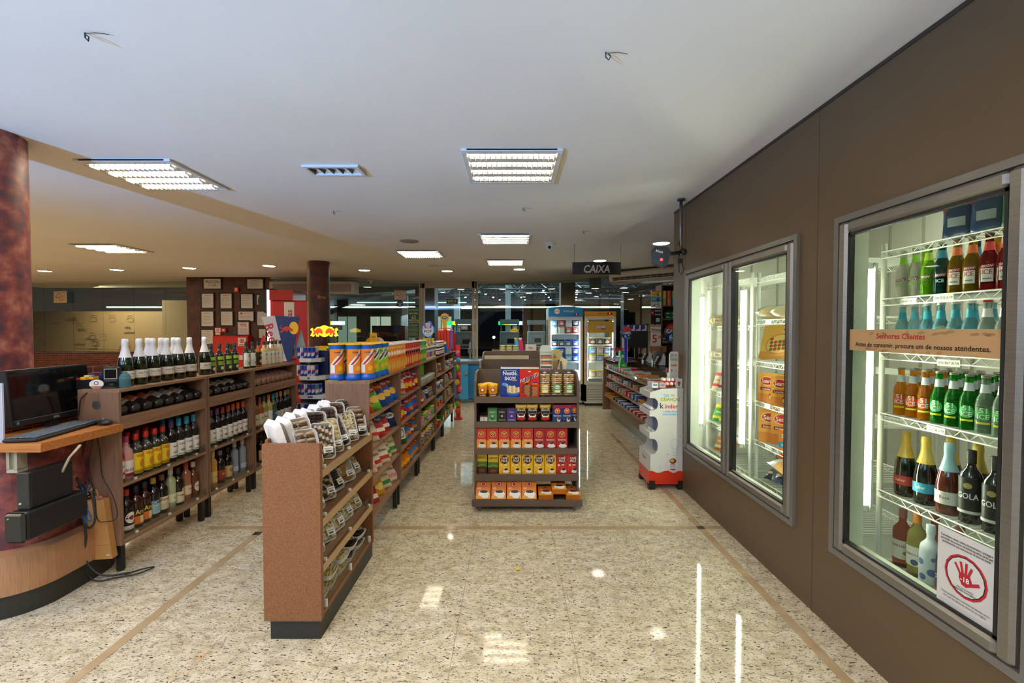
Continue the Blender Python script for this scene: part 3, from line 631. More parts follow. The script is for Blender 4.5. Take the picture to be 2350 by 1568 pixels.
m = MB(); m.prism([(-.02, .36), (.075, .36), (.115, 0), (-.01, 0)], 'y', -.025, .02, 'kraft'); m.flat([('r', .0, .105, .085, .088, '9c6c38'), ('r', .085, .1, .02, .03, 'd8d4c8')], Matrix.Translation((0, -.0255, 0))).build('bag_body', pb)
MB().tube([(-.005, -.02, .35), (-.01, -.02, .40), (.01, -.02, .43), (.035, -.02, .42), (.05, -.02, .35)], .005, 'b58a4c').build('handle', pb)
MB().ball((.03, 0, .365), .02, 'c98a8a', 8, 1.3, .6, .8).build('tissue_paper', pb)
def cable(name, label, pts, r=.004, mat='141414'):
    P = [Vector(p) for p in pts]; out = []
    for i in range(len(P)-1):
        a, b_, c_, d = P[max(0, i-1)], P[i], P[i+1], P[min(len(P)-1, i+2)]
        for k in range(6):
            q = k/6; out.append(.5*((2*b_)+(-a+c_)*q+(2*a-5*b_+4*c_-d)*q*q+(-a+3*b_-3*c_+d)*q**3))
    out.append(P[-1]); return tag(MB().tube(out, r, mat, 6).build(name), label, 'cable')
cable('cable', 'black cable from the shelf top down behind the desk mouse', [(-2.56, 2.79, 1.14), (-2.61, 2.74, 1.09), (-2.63, 2.735, .98), (-2.66, 2.72, .93)])
cable('cable', 'black power cable looping on the floor around the shelf leg', [(-2.56, 2.72, .88), (-2.60, 2.71, .7), (-2.63, 2.70, .5), (-2.62, 2.68, .3), (-2.56, 2.66, .12), (-2.47, 2.64, .02), (-2.38, 2.68, .012), (-2.28, 2.72, .015), (-2.24, 2.80, .015), (-2.30, 2.78, .012), (-2.36, 2.72, .01)])
cable('cable', 'thin black cable dangling in front of the paper bag', [(-2.50, 2.70, .88), (-2.53, 2.69, .7), (-2.49, 2.68, .5), (-2.46, 2.66, .38), (-2.42, 2.66, .36), (-2.36, 2.68, .38), (-2.40, 2.70, .5), (-2.47, 2.71, .62), (-2.48, 2.71, .75), (-2.51, 2.72, .88)], .0025)
cable('cable', 'thick grey cable hanging beside the battery unit', [(-2.34, 2.5, .60), (-2.38, 2.56, .42), (-2.46, 2.6, .35), (-2.52, 2.62, .45), (-2.50, 2.63, .3), (-2.52, 2.64, .15), (-2.44, 2.66, .04), (-2.34, 2.74, .012)], .006, '2c2e30')
cable('cable', 'tangled bright blue network cable beside the paper bag', [(-2.40, 2.55, .62), (-2.43, 2.56, .56), (-2.46, 2.57, .60), (-2.44, 2.58, .48), (-2.46, 2.58, .42), (-2.42, 2.58, .40), (-2.44, 2.58, .46), (-2.47, 2.6, .38), (-2.48, 2.6, .44)], .004, '2f6fb8')
cable('cable', 'knot of black cables above the blue network cable', [(-2.36, 2.5, .66), (-2.42, 2.52, .62), (-2.47, 2.55, .66), (-2.44, 2.57, .58), (-2.50, 2.58, .60), (-2.42, 2.6, .54), (-2.48, 2.6, .52), (-2.40, 2.58, .58), (-2.45, 2.6, .64)], .005)
tag(MB().box(-.15, .05, -.004, .004, 0, .30, 'c8cbe0').box(-.145, .045, -.0045, -.004, .01, .29, 'b4b8c8').build('book', None, (-2.50, 2.27, .93), R(0)), 'pale upright folder at the left end of the desk', 'folder').location = (-2.62, 2.28, .93)
# ================================================================ low cabinet of biscuit trays at the end of the middle row
EX0, EX1, EY0, EY1 = -1.19, -.915, 2.14, 2.97
t = thing('display_cabinet', 'low orange-brown display cabinet of biscuit trays with black base', 'shelf', (-1.05, 2.55, 0)); X = Matrix.Translation((1.05, -2.55, 0))
def mb(): m = MB(); m.X = X; return m
mb().box(EX0+.02, EX1-.012, EY0+.02, EY1-.0, 0, .10, 'kick').build('kick_base', t)
mb().box(EX0, EX1, EY0, EY0+.03, .10, .955, 'mdf').build('end_panel', t)
mb().box(EX0, EX1-.002, EY1-.02, EY1, .10, .80, 'mdf').build('side_panel', t)
mb().box(EX0, EX0+.012, EY0+.03, EY1-.02, .10, .97, 'mdf').build('back_panel', t)
TIER = [(.125, 0, 0), (.335, .06, 1), (.56, .06, 1), (.80, .07, 1)]
for i, (z, sl, _) in enumerate(TIER):
    m = mb(); x1 = EX1-.004; x0 = EX0+.014
    m.prism([(x0, z-.018+sl), (x1, z-.018), (x1, z+.022 if i else z), (x1-.012, z+.022 if i else z), (x1-.012, z), (x0, z+sl)], 'y', EY0+.03, EY1-.02, 'mdf'); sh = m.build('shelf', t)
    if i: mb().box(x1+.0002, x1+.002, EY0+.03, EY1-.02, z-.018, z+.022, 'b99a72').build('front_edge', t)
    m = mb(); m.box(x1-.010, x1-.007, EY0+.035, EY1-.03, z+.022 if i else z, z+.085, 'acrylic'); g = m.build('clear_guard', t)
    for f in (.06, .5, .94):
        y = EY0+.03+(EY1-EY0-.05)*f; c = MB(); c.X = X; c.box(x1-.014, x1+.001, y-.007, y+.007, (z+.022 if i else z)-.0, z+.036, 'e4e4dc:s'); c.build('clip', g)
mb().box(EX0+.012, EX0+.016, EY0+.035, EY1-.02, .97, 1.03, 'acrylic').build('back_guard', t)
# biscuit trays
def tray(kind):
    def fn():
        w_, h_, d = .125, .20, .03; o = MB(); r = .022
        def ring(hw, hh, y):
            p = []
            for cx, cz, a in ((hw-r, hh-r, 0), (-hw+r, hh-r, 90), (-hw+r, -hh+r, 180), (hw-r, -hh+r, 270)):
                p += [(cx+r*math.cos(R(a+i*30)), y, cz+h_/2+r*math.sin(R(a+i*30))) for i in range(4)]
            return p
        rs = [ring(w_/2-.012, h_/2-.012, d), ring(w_/2, h_/2, 0), ring(w_/2-.003, h_/2-.003, -.0), ring(w_/2-.014, h_/2-.014, d-.003)]; v = sum(rs, []); n = 16
        f = [tuple(range(n))[::-1], tuple(range(3*n, 4*n))]
        for k in range(3):
            for i in range(n): j = (i+1) % n; f.append((k*n+i, k*n+j, (k+1)*n+j, (k+1)*n+i))
        o.add(v, [q[::-1] for q in f], 'f3f3f5')
        c = MB(); rnd = random.Random(kind)
        if kind == 'choc':      # rows of dark fingers
            for a in range(11):
                for b_ in range(2): c.box(-.046+b_*.048, -.002+b_*.048, -.008+rnd.random()*.004, .02, .016+a*.0158, .028+a*.0158, '3a2219' if (a+b_) % 4 else '4a2c20', .004)
        elif kind == 'stripe':
            for a in range(10):
                for b_ in range(2):
                    c.ball((-.026+b_*.052, .006, .024+a*.0168), .026, 'd9b987' if a % 2 else '4b3226', 8, 1, .55, .38)
        elif kind == 'spot':
            for a in range(8):
                for b_ in range(3):
                    x = -.036+b_*.036+rnd.uniform(-.004, .004); z = .026+a*.021; c.ball((x, .008, z), .019, '4f3528' if (a+b_) % 2 else 'e0cba4', 8, 1, .8, .7)
                    c.ball((x+.004, -.006, z+.003), .008, 'f0e2c4' if (a+b_) % 2 else '5a3c2c', 6, 1, .5, 1)
        elif kind == 'dark':
            for a in range(6):
                for b_ in range(3): c.ball((-.034+b_*.034, .006, .03+a*.028), .019, '4a3026', 8, 1, .8, 1)
        elif kind == 'twist':
            for a in range(7):
                c.ball((rnd.uniform(-.02, .02), .004, .03+a*.024), .04, 'd3a35e' if a % 2 else 'c08a46', 8, 1, .5, .45)
        elif kind == 'puff':
            for a in range(6):
                for b_ in range(3): c.ball((-.035+b_*.035+rnd.uniform(-.005, .005), .004, .028+a*.029+rnd.uniform(-.004, .004)), .021, 'e6d29c' if rnd.random() > .3 else 'efe0b4', 8, 1, .8, .9)
        elif kind == 'chip':
            for a in range(8):
                for b_ in range(4):
                    c.ball((-.04+b_*.027+rnd.uniform(-.004, .004), .004, .024+a*.0215+rnd.uniform(-.004, .004)), .017, 'efe2bc', 8, 1, .7, .8)
                    if rnd.random() > .6: c.ball((-.04+b_*.027, -.009, .024+a*.0215), .005, '5a3c28', 6)
        else:  # butter rounds in rows
            for a in range(12):
                for b_ in range(2): c.ball((-.025+b_*.05, .006, .02+a*.0142), .024, 'ead48e' if a % 2 else 'dcc070', 8, 1, .6, .32)
        s = MB().flat([('r', -.02, .03, .028, .062, 'f4f4f0'), ('r', -.015, .025, .05, .053, '5a5a5a'), ('r', -.015, .015, .043, .045, '8a8a8a'), ('r', -.01, .02, .034, .041, '2e2e2e')], Matrix.Translation((.012, -.0185, 0)))
        fl = MB(); hw, hh = w_/2-.004, h_/2-.004
        fl.add([(-hw, -.001, .004), (hw, -.001, .004), (hw, -.001, h_-.004), (-hw, -.001, h_-.004), (-hw+.018, -.017, .02), (hw-.018, -.017, .02), (hw-.018, -.017, h_-.02), (-hw+.018, -.017, h_-.02)], [(4, 5, 6, 7), (0, 1, 5, 4), (1, 2, 6, 5), (2, 3, 7, 6), (3, 0, 4, 7)], 'film')
        return [('foam_tray', o, None), ('biscuits', c, None), ('clear_wrap', fl, None), ('sticker', s, None)]
    return fn
TN = {'choc': 'chocolate finger biscuits', 'stripe': 'striped cream biscuits', 'spot': 'chocolate-spotted biscuits', 'dark': 'dark chocolate biscuits', 'twist': 'golden twisted biscuits', 'puff': 'pale puff biscuits', 'chip': 'pale chip biscuits', 'butter': 'yellow butter biscuits'}
def tput(kind, M4, where, grp): return put('biscuit_tray', 'T'+kind, tray(kind), None, 0, 'white tray of '+TN[kind]+' '+where, 'tray', grp, M4)
def lean(kinds, tier, where, grp, z, x=-.955, y0=2.21, y1=2.90, yaw=62, tilt=30, sc_=1, tw=10):
    n = len(kinds)
    for i, k in enumerate(kinds):
        y = y0+(y1-y0)*i/max(1, n-1)
        Mx = Matrix.Translation((x+random.uniform(-.006, .006), y, z)) @ Matrix.Rotation(R(yaw+random.uniform(-tw, tw)), 4, 'Z') @ Matrix.Rotation(R(-tilt+random.uniform(-4, 4)), 4, 'X') @ Matrix.Rotation(R(random.uniform(-6, 6)), 4, 'Y') @ Matrix.Scale(sc_, 4)
        tput(k, Mx, '%s %s' % (ORD[i], where), grp)
lean('stripe spot puff dark chip stripe'.split(), 3, 'in the front of the top tier', 'biscuit trays on the top tier', .818, y0=2.24, y1=2.89, x=-.985, yaw=50, tilt=30)
lean('stripe choc dark dark choc'.split(), 3, 'in the middle row of the top tier', 'biscuit trays on the top tier', .858, x=-1.06, y0=2.30, y1=2.92, yaw=48, tilt=22, tw=6)
lean(['dark', 'spot', 'stripe', 'dark', 'chip', 'spot', 'choc', 'stripe'], 3, 'seen from behind atop the top tier', 'biscuit trays on the top tier', .872, x=-1.125, y0=2.24, y1=2.92, yaw=142, tilt=22, tw=5)
lean('puff spot choc twist chip'.split(), 2, 'on the second tier of the cabinet', 'biscuit trays on the second tier', .585, y0=2.27, y1=2.86, x=-.985, yaw=68, tilt=30)
lean('stripe dark choc dark'.split(), 2, 'in the second tier back row', 'biscuit trays on the second tier', .61, y0=2.30, y1=2.85, x=-1.045, yaw=60, tilt=25, sc_=.95)
lean('choc chip chip chip puff'.split(), 1, 'on the third tier of the cabinet', 'biscuit trays on the third tier', .36, y0=2.26, y1=2.86, x=-.985, yaw=68, tilt=30)
lean('dark puff dark chip'.split(), 1, 'in the third tier back row', 'biscuit trays on the third tier', .385, y0=2.30, y1=2.84, x=-1.045, yaw=62, tilt=26, sc_=.95)
for i, (k, y, z, yw) in enumerate([('butter', 2.25, .130, 84), ('butter', 2.39, .130, 95), ('butter', 2.53, .130, 88), ('butter', 2.40, .178, 92), ('puff', 2.56, .178, 84), ('choc', 2.68, .130, 95), ('choc', 2.83, .130, 86), ('choc', 2.72, .178, 90), ('choc', 2.85, .178, 84)]):
    Mx = Matrix.Translation((-.945, y, z+.031)) @ Matrix.Rotation(R(yw), 4, 'Z') @ Matrix.Rotation(R(-90), 4, 'X')
    tput(k, Mx, 'lying flat %s on the bottom tier' % ORD[i], 'biscuit trays lying on the bottom tier')

# ================================================================ middle row of snack shelves
MX, MBK = -.945, -1.235
MU = [(2.985, 3.815, 'snack shelf unit nearest the camera with crisps bags'), (3.825, 4.665, 'second snack shelf unit with red, blue and orange bags'), (4.675, 5.62, 'third snack shelf unit with sweets and plastic tubs'), (5.63, 6.36, 'fourth snack shelf unit with jars and a red tray'), (6.37, 7.42, 'fifth snack shelf unit, farthest of the row')]
SZ = [.235, .465, .69, .915]
for y0, y1, l in MU: unit('snack_shelf_unit', l, MX, MBK, y0, y1, SZ, 1.16, group='snack shelf units in a row')
def bag(w_, h_, t_, base, top=None, art=(), seed=1, foil=None):
    def fn():
        rnd = random.Random(seed); nx, nz = 9, 12; b_ = MB(); vs = {}; v = []
        for s in (0, 1):
            for j in range(nz+1):
                for i in range(nx+1):
                    u, q = i/nx, j/nz; e = (1-abs(2*u-1)**2.6)*max(0, 1-abs(2*q-1)**5)
                    if j in (0, nz): e = 0
                    d = t_/2*(e**.55 if e > 0 else 0); d += (rnd.uniform(-.07, .07)*t_ if 0 < j < nz and 0 < i < nx else 0)
                    wv = 1-.06*math.sin(math.pi*q)*(1 if i in (0, nx) else 1)
                    v.append(((u-.5)*w_*wv, (-d if s == 0 else d), q*h_+rnd.uniform(-.002, .002)))
        f = []; mt = []; N_ = (nx+1)*(nz+1)
        for s in (0, 1):
            for j in range(nz):
                for i in range(nx):
                    a = s*N_+j*(nx+1)+i; q = (a, a+1, a+nx+2, a+nx+1); f.append(q if s == 0 else q[::-1])
                    mt.append((top or base) if j >= nz-3 else (foil or base) if j == 0 else base)
        b_.add(v, f, mt, True)
        out = [('bag', b_, None)]
        if art:
            def P(x, z, o):
                u = x/w_+.5; q = z/h_; e = max(0, (1-abs(2*u-1)**2.6)*(1-abs(2*q-1)**5)); return (x, -(t_/2*e**.55+.004+o*1.5), z)
            out.append(('printed_front', MB().dec([tuple(z) for z in art], P), None))
        return out
    return fn
def art(w_, h_, txt, tc, blob=None, bz=.62, b2=None, ts=.1, food=None):
    a = []
    if blob: a.append(('d', 0, h_*bz, w_*.34, blob+':s', h_*.13))
    if food: a += [('d', w_*.08*(-1)**i+w_*.03*i, h_*(.22+.05*i), w_*.2, food if i % 2 == 0 else (b2 or food), h_*.07) for i in range(3)]
    elif b2: a.append(('r', -w_*.36, w_*.36, h_*.14, h_*.28, b2))
    a.append(('t', txt, 0, h_*bz, h_*ts, tc, w_*.62)); return a
BG = {
 'green': ('bright green crisps bag', bag(.19, .25, .08, '5fbe2a:s', '4fae22:s', art(.19, .25, 'Chips', 'ffffff', 'd02a24', food='e8b84a'), 1)),
 'blue': ('blue crisps bag', bag(.19, .26, .08, '1f5fb8:s', '184c9c:s', art(.19, .26, 'Chips', 'ffffff', 'c8281e', food='e8b84a'), 2)),
 'dblue': ('dark blue crisps bag', bag(.18, .25, .07, '17408c:s', '143878:s', art(.18, .25, 'Ondas', 'f2d030', 'b82420', food='e0b050'), 3)),
 'red': ('red snack bag', bag(.17, .25, .07, 'd0251e:s', 'b81c18:s', art(.17, .25, 'Snack', 'ffffff', 'a01414', food='f0c030'), 4)),
 'creamr': ('cream and red snack bag', bag(.16, .21, .06, 'ead9bc:s', '9c2a20:s', art(.16, .21, 'Batata', 'a02018', None, b2='c83228', ts=.09), 5)),
 'navy': ('navy blue snack bag with round emblem', bag(.15, .22, .06, '1c2f66:s', '16264f:s', art(.15, .22, 'ELMA', '1c2f66', 'f0efe8', .45), 6)),
 'ryb': ('red and blue striped snack bag', bag(.13, .22, .06, 'c8322c:s', '22408c:s', art(.13, .22, 'Pops', 'f2d030', '22408c', b2='f0ece0'), 7)),
 'maroon': ('cream and maroon crisps bag', bag(.16, .22, .06, 'efe3cc:s', '5e1e18:s', art(.16, .22, 'Rústica', '5e1e18', None, .5, 'b8302a', .09), 8)),
 'pinkc': ('cream and pink crisps bag', bag(.16, .22, .06, 'efe0cc:s', '5a241e:s', art(.16, .22, 'Rústica', 'b02a40', None, .5, 'e2909a', .09), 9)),
 'greenc': ('cream and green crisps bag', bag(.16, .22, .06, 'ecdcae:s', '5a241e:s', art(.16, .22, 'Rústica', '1f7040', None, .5, '2f8a4c', .09), 10)),
 'mrn': ('dark red striped snack bag', bag(.15, .24, .05, 'a81e34:s', 'efe6e0:s', art(.15, .24, 'Baconzitos', 'ffffff', None, .6, 'e8dcd0', .1), 11)),
 'mustard': ('mustard yellow snack bag', bag(.15, .25, .06, 'd69a22:s', 'c88a1c:s', art(.15, .25, 'Queijo', 'ffffff', '8a5a14', food='f0d070'), 12)),
 'gw': ('green and white snack bag with round face emblem', bag(.18, .24, .06, '1f6a34:s', '1a5a2c:s', [('r', -.06, .06, .05, .17, 'f2f0e8'), ('d', 0, .11, .045, '2a2a2a'), ('d', 0, .11, .035, 'f2f0e8'), ('t', 'Milho', 0, .2, .02, 'f2f0e8')], 13)),
 'orange': ('orange snack bag', bag(.14, .24, .06, 'f08a1c:s', 'e07a14:s', art(.14, .24, 'FOFURA', '1a1a1a', None, .65, 'f6c030', .12), 14)),
 'orblue': ('sky blue and red snack bag', bag(.14, .24, .06, '3a90d0:s', 'd03a24:s', art(.14, .24, 'Festa', 'f6d030', 'd03a24', b2='f08a1c'), 15)),
 'brblue': ('bright blue and red snack bag', bag(.16, .24, .07, '1f6fd8:s', '1a5cc0:s', art(.16, .24, 'Torcida', 'ffffff', 'd02a24', b2='d02a24'), 16)),
 'mini': ('small colourful sweets bag', bag(.09, .12, .03, 'd84a8a:s', 'f0d040:s', art(.09, .12, 'Goma', 'ffffff', '3a60c0', food='60c050'), 17)),
 'minig': ('small green sweets bag', bag(.09, .12, .03, '58b83a:s', 'f0e8d0:s', art(.09, .12, 'Bala', 'ffffff', 'c03a30'), 18)),
}
TIERN = {0: 'bottom shelf', 1: 'third shelf down', 2: 'second shelf down', 3: 'top shelf'}
UNM = ['nearest snack unit', 'second snack unit', 'third snack unit', 'fourth snack unit', 'fifth snack unit']
def brow(u, tier, keys, tilt=20, x=None, pad=.07, dz=.004, name='snack_bag'):
    y0, y1 = MU[u][0]+pad+.02, MU[u][1]-pad; n = len(keys)
    for i, k in enumerate(keys):
        if not k: continue
        y = y0+(y1-y0)*i/max(1, n-1)
        Mx = Matrix.Translation(((x or MX-.055)+random.uniform(-.01, .01), y, SZ[tier]+dz)) @ Matrix.Rotation(R(62+random.uniform(-6, 6)), 4, 'Z') @ Matrix.Rotation(R(-tilt+random.uniform(-3, 3)), 4, 'X')
        s = min(1, .205/((.25)*math.cos(R(tilt)))) if 'mini' not in k else 1
        put(name, 'G'+k, BG[k][1], None, 0, BG[k][0]+' %s on the %s %s' % (ORD[i], UNM[u], TIERN[tier].replace(' down', '')), 'snack bag', 'snack bags on the %s' % UNM[u], Mx @ Matrix.Scale(s, 4))
brow(0, 3, ['red', 'green', 'dblue', 'blue', 'blue'], 32, pad=.09); brow(0, 2, ['minig', 'creamr', 'ryb', 'ryb', 'navy'], 28, pad=.08)
brow(0, 1, ['pinkc', 'pinkc', 'maroon', 'maroon', 'greenc', 'greenc'], 25); brow(0, 0, ['mrn', 'mrn', 'mustard', 'greenc', 'pinkc'], 28)
brow(1, 3, ['red', 'creamr', 'red', 'red', 'ryb', 'red'], 14); brow(1, 2, ['red', 'red', 'ryb', 'brblue', 'orblue', 'brblue', 'brblue'], 14)
brow(1, 1, ['ryb', 'gw', 'orblue', 'orblue', 'ryb', 'orblue'], 18); brow(1, 0, ['orange', 'orange', 'orange', 'orange', 'orblue', 'orblue', 'orblue', 'orblue'], 16)
brow(2, 2, ['mini', 'ryb', 'mini', 'mini', 'navy', 'mini', 'mini'], 16, dz=.002); brow(2, 0, ['minig', 'mini', 'minig', 'mini', 'mini', 'minig', 'mini'], 10, x=MX-.04)
brow(3, 3, ['mini', 'minig', 'mini'], 12); brow(4, 2, ['mini', 'mini', 'minig', 'mini'], 12); brow(4, 1, ['mini', 'minig', 'mini', 'minig'], 12)
# tubs, jars, boxes on the three far units
def tub(r, h, body, lid, lab=None, txt=''):
    def fn():
        o = [('tub', MB().lathe([(r*.92, 0), (r, h*.1), (r, h*.86)], body, 14), None), ('lid', MB().lathe([(r*1.04, h*.85), (r*1.04, h), (0, h)], lid, 14), None)]
        if lab: o.append(('paper_label', MB().curved([('r', -r*1.3, r*1.3, h*.25, h*.7, lab), ('t', txt, 0, h*.48, h*.2, '3a2a2a', r*1.6)], r+.0005), None))
        return o
    return fn
TB = {'pink': ('pink-lidded sweets tub', tub(.05, .09, 'd8c8d0:s', 'e0488a:s', 'f0a0b8', 'Doce')), 'green': ('green-lidded sweets tub', tub(.05, .11, '9ad060:s', '70c030:s', '80d040', 'Bala')), 'yellow': ('yellow-lidded sweets tub', tub(.045, .11, '9a8ab0:s', 'e0e040:s', 'c0b0d0', 'Goma')),
      'blue': ('blue-lidded jar', tub(.045, .13, 'e0a048:s', '3aa0d8:s', 'c83a24', 'Pé')), 'red': ('red sauce jar', tub(.035, .11, 'c83a24:s', 'd8b030:s', 'f0e0c0', 'Molho')), 'white': ('white-capped jar', tub(.04, .12, 'd8d0c0:s', 'efefef:s', '6080b0', 'Leite')),
      'brown': ('chocolate spread jar with white lid', tub(.042, .095, '4a2416:g', 'f2f2f0:s', 'efe8e0', 'Creme')), 'clear': ('clear plastic cup of sweets', tub(.04, .06, 'b8c0b0:s', 'd0d8d8:s')), 'gjar': ('bright green plastic figure tube', tub(.03, .17, '7adc20:s', '90e830:s')), 'rjar': ('red plastic figure tube', tub(.03, .17, 'c02a30:s', 'd84040:s'))}
def trow(u, tier, keys, x=None, pad=.07, zz=None, where=None, y0=None, y1=None):
    a, b_ = (MU[u][0]+pad, MU[u][1]-pad) if y0 is None else (y0, y1); n = len(keys)
    for i, k in enumerate(keys):
        put('sweets_tub', 'J'+k, TB[k][1], ((x or MX-.06), a+(b_-a)*i/max(1, n-1), SZ[tier] if zz is None else zz), R(80), TB[k][0]+' %s on the %s' % (ORD[i], where or UNM[u]+' '+TIERN[tier].replace(' down', '')), 'tub', 'tubs and jars on the snack shelves')
trow(2, 3, ['clear', 'clear', 'clear', 'clear', 'clear', 'clear'], MX-.04, .10); 
for i, (k, y) in enumerate([('rjar', 4.95), ('rjar', 5.03), ('gjar', 5.33), ('gjar', 5.42)]): put('sweets_tub', 'J'+k, TB[k][1], (MX-.14, y, SZ[3]), 0, TB[k][0]+' %s at the back of the third unit top shelf' % ORD[i], 'tub', 'tubs and jars on the snack shelves')
trow(2, 1, ['pink', 'pink', 'green', 'yellow', 'pink', 'green', 'yellow']); trow(3, 2, ['white', 'clear', 'white', 'white', 'clear', 'white']); trow(3, 1, ['yellow', 'red', 'blue', 'red', 'blue', 'red']); trow(4, 3, ['white', 'clear', 'white', 'red', 'white'])
trow(3, 3, ['blue', 'red', 'blue'], MX-.15, zz=SZ[3], where='fourth unit top shelf back row')
def carton(w_, d, h_, base, arts=(), side=None, top=None):
    def fn():
        m = MB(); v = [(x, y, z) for z in (0, h_) for y in (-d/2, d/2) for x in (-w_/2, w_/2)]
        m.add(v, [(0, 2, 3, 1), (4, 5, 7, 6), (0, 1, 5, 4), (2, 6, 7, 3), (0, 4, 6, 2), (1, 3, 7, 5)], [base, top or base, base, base, side or base, side or base])
        o = [('carton', m, None)]
        if arts: o.append(('printed_front', MB().flat(arts, Matrix.Translation((0, -d/2-.0003, 0))), None))
        return o
    return fn
CT = {c: (n+' sweets box', carton(.08, .1, .07, h_+':s', [('r', -.03, .03, .02, .05, l_), ('t', tx, 0, .035, .014, h_)])) for c, n, h_, l_, tx in (('g', 'green', '3aa048', 'f0f0e0', 'BALA'), ('y', 'yellow', 'e8c030', 'c83020', 'CAKE'), ('b', 'blue', '2a60b0', 'f0f0f0', 'MINT'), ('o', 'orange', 'e88030', 'fff0d0', 'WAF'), ('k', 'pink', 'e070a0', 'ffffff', 'GUM'))}
def crow(u, tier, keys, x=None, pad=.07):
    a, b_ = MU[u][0]+pad, MU[u][1]-pad; n = len(keys)
    for i, k in enumerate(keys): put('sweets_box', 'C'+k, CT[k][1], ((x or MX-.06), a+(b_-a)*i/max(1, n-1), SZ[tier]), R(90+random.uniform(-8, 8)), CT[k][0]+' %s on the %s %s' % (ORD[i], UNM[u], TIERN[tier].replace(' down', '')), 'box', 'sweets boxes on the snack shelves')
crow(4, 0, list('oygboyg')); crow(3, 0, list('yyg')); crow(4, 2, list('bgkob'), MX-.15)
t = thing('display_tray', 'red and green tipped cardboard tray on the fourth snack unit', 'tray', (MX-.03, 5.9, SZ[0]))
MB().prism([(-.1, .0), (.02, .0), (.03, .07), (-.1, .12)], 'y', -.2, -.19, 'c8201c').box(-.1, .025, -.2, .0, .0, .006, 'c8201c').add([(.025, -.2, 0), (.025, 0, 0), (.04, 0, .1), (.04, -.2, .1)], [(0, 1, 2, 3), (3, 2, 1, 0)], 'd82a20').build('red_tray', t)
MB().box(-.1, .02, .01, .22, 0, .01, '145028').add([(-.1, .01, 0), (-.1, .22, 0), (-.12, .22, .12), (-.12, .01, .12)], [(0, 1, 2, 3), (3, 2, 1, 0)], '1a5c30').build('green_tray', t)
# on top: crisps tubes
def ctube(r, h, body, lid, arts, waist=False, base=None):
    def fn():
        if waist:
            o = [('tube', MB().lathe([(r*.86, h*.16), (r*.86, h*.86)], body, 18), None), ('base_cup', MB().lathe([(r*.95, 0), (r*1.02, h*.015), (r*1.02, h*.09), (r*.87, h*.145), (r*.87, h*.165)], base, 18), None),
                 ('collar', MB().lathe([(r*.87, h*.83), (r*.98, h*.89), (r*1.0, h*.96)], base, 18), None), ('lid', MB().lathe([(r*1.06, h*.955), (r*1.06, h), (0, h)], lid, 18), None)]
            rr = r*.86
        else:
            o = [('tube', MB().lathe([(r, 0), (r, h*.95)], body, 18), None), ('lid', MB().lathe([(r*1.04, h*.945), (r*1.04, h), (0, h)], lid, 18), None)]; rr = r
        o.append(('printed_front', MB().curved(arts, rr+.0005), None)); return o
    return fn
def swoosh(c1, c2, rr, h):
    return [('r', -rr*1.35, rr*1.35, h*.17, h*.85, c1), ('p', [(-rr*1.2, h*.42), (-rr*.9, h*.42), (rr*1.2, h*.85), (rr*.7, h*.85)], 'efeff2'), ('p', [(-rr*.9, h*.42), (-rr*.6, h*.42), (rr*1.25, h*.79), (rr*1.2, h*.85)], c2), ('p', [(-rr*.55, h*.42), (-rr*.3, h*.42), (rr*1.25, h*.72), (rr*1.25, h*.76)], 'efeff2'), ('d', rr*.3, h*.32, rr*.4, 'f2c030', h*.07), ('r', -rr*1.2, -rr*.5, h*.2, h*.42, 'e8f0f6'), ('t', 'Long', -rr*.1, h*.76, h*.055, '1a2a6a', rr*1.4), ('t', 'Chips', rr*.3, h*.68, h*.045, '8a1420', rr)]
TU = {'ob': ('tall blue and orange crisps canister', ctube(.052, .25, 'f08a20:s', 'f2c018:s', swoosh('f08a20', 'b02030', .0447, .25), True, '1464d0:s')),
      'gb': ('tall blue and lime crisps canister', ctube(.052, .25, '9ccc28:s', 'f2c018:s', swoosh('9ccc28', '1a2a6a', .0447, .25), True, '1464d0:s')),
      'po': ('orange crisps tube', ctube(.036, .23, 'f0922a:s', 'e8e4e0:s', [('d', 0, .15, .025, 'f4f0e8', .018), ('t', 'Pringles', 0, .118, .016, 'c8281e', .05), ('d', .005, .05, .02, 'e8b850', .03), ('r', -.02, .02, .19, .2, 'f6d070')])),
      'pr': ('red crisps tube', ctube(.036, .23, 'd42e22:s', 'e8e4e0:s', [('d', 0, .13, .024, '2a1a18', .016), ('t', 'Pringles', 0, .16, .018, 'f4f0e8', .05), ('d', .005, .06, .018, 'e8b850', .04), ('l', [(-.02, .2), (.005, .11)], .005, 'f2c030')])),
      'pg': ('green crisps tube', ctube(.036, .23, '48a838:s', 'e8e4e0:s', [('d', 0, .14, .022, 'f4f0e8', .014), ('t', 'Pringles', 0, .17, .016, 'f4f0e8', .05), ('d', .005, .055, .018, 'e8b850', .03)]))}
MT = 1.16
def tuput(k, x, y, where): put('crisps_canister', 'U'+k, TU[k][1], (x, y, MT), R(38+random.uniform(-10, 10)), TU[k][0]+' '+where, 'canister', 'crisps canisters on top of the snack shelves')
for i, (k, x, y) in enumerate([('ob', -1.185, 3.06), ('ob', -1.075, 3.07), ('ob', -.995, 3.11)]): tuput(k, x, y, '%s from the left in the front row' % ORD[i])
for i, (k, x, y) in enumerate([('gb', -1.175, 3.19), ('ob', -1.09, 3.20), ('gb', -.995, 3.235), ('gb', -.99, 3.35), ('ob', -1.10, 3.33), ('gb', -.995, 3.465)]): tuput(k, x, y, '%s behind the front row' % ORD[i])
for i in range(7): tuput('po', -.99, 3.575+i*.08, '%s from the near end, front line' % ORD[i])
for i in range(8): tuput('pr', -.99, 4.15+i*.08, '%s from the near end, front line' % ORD[i])
for i in range(4): tuput('pg', -.99, 4.80+i*.08, '%s from the near end, front line' % ORD[i])
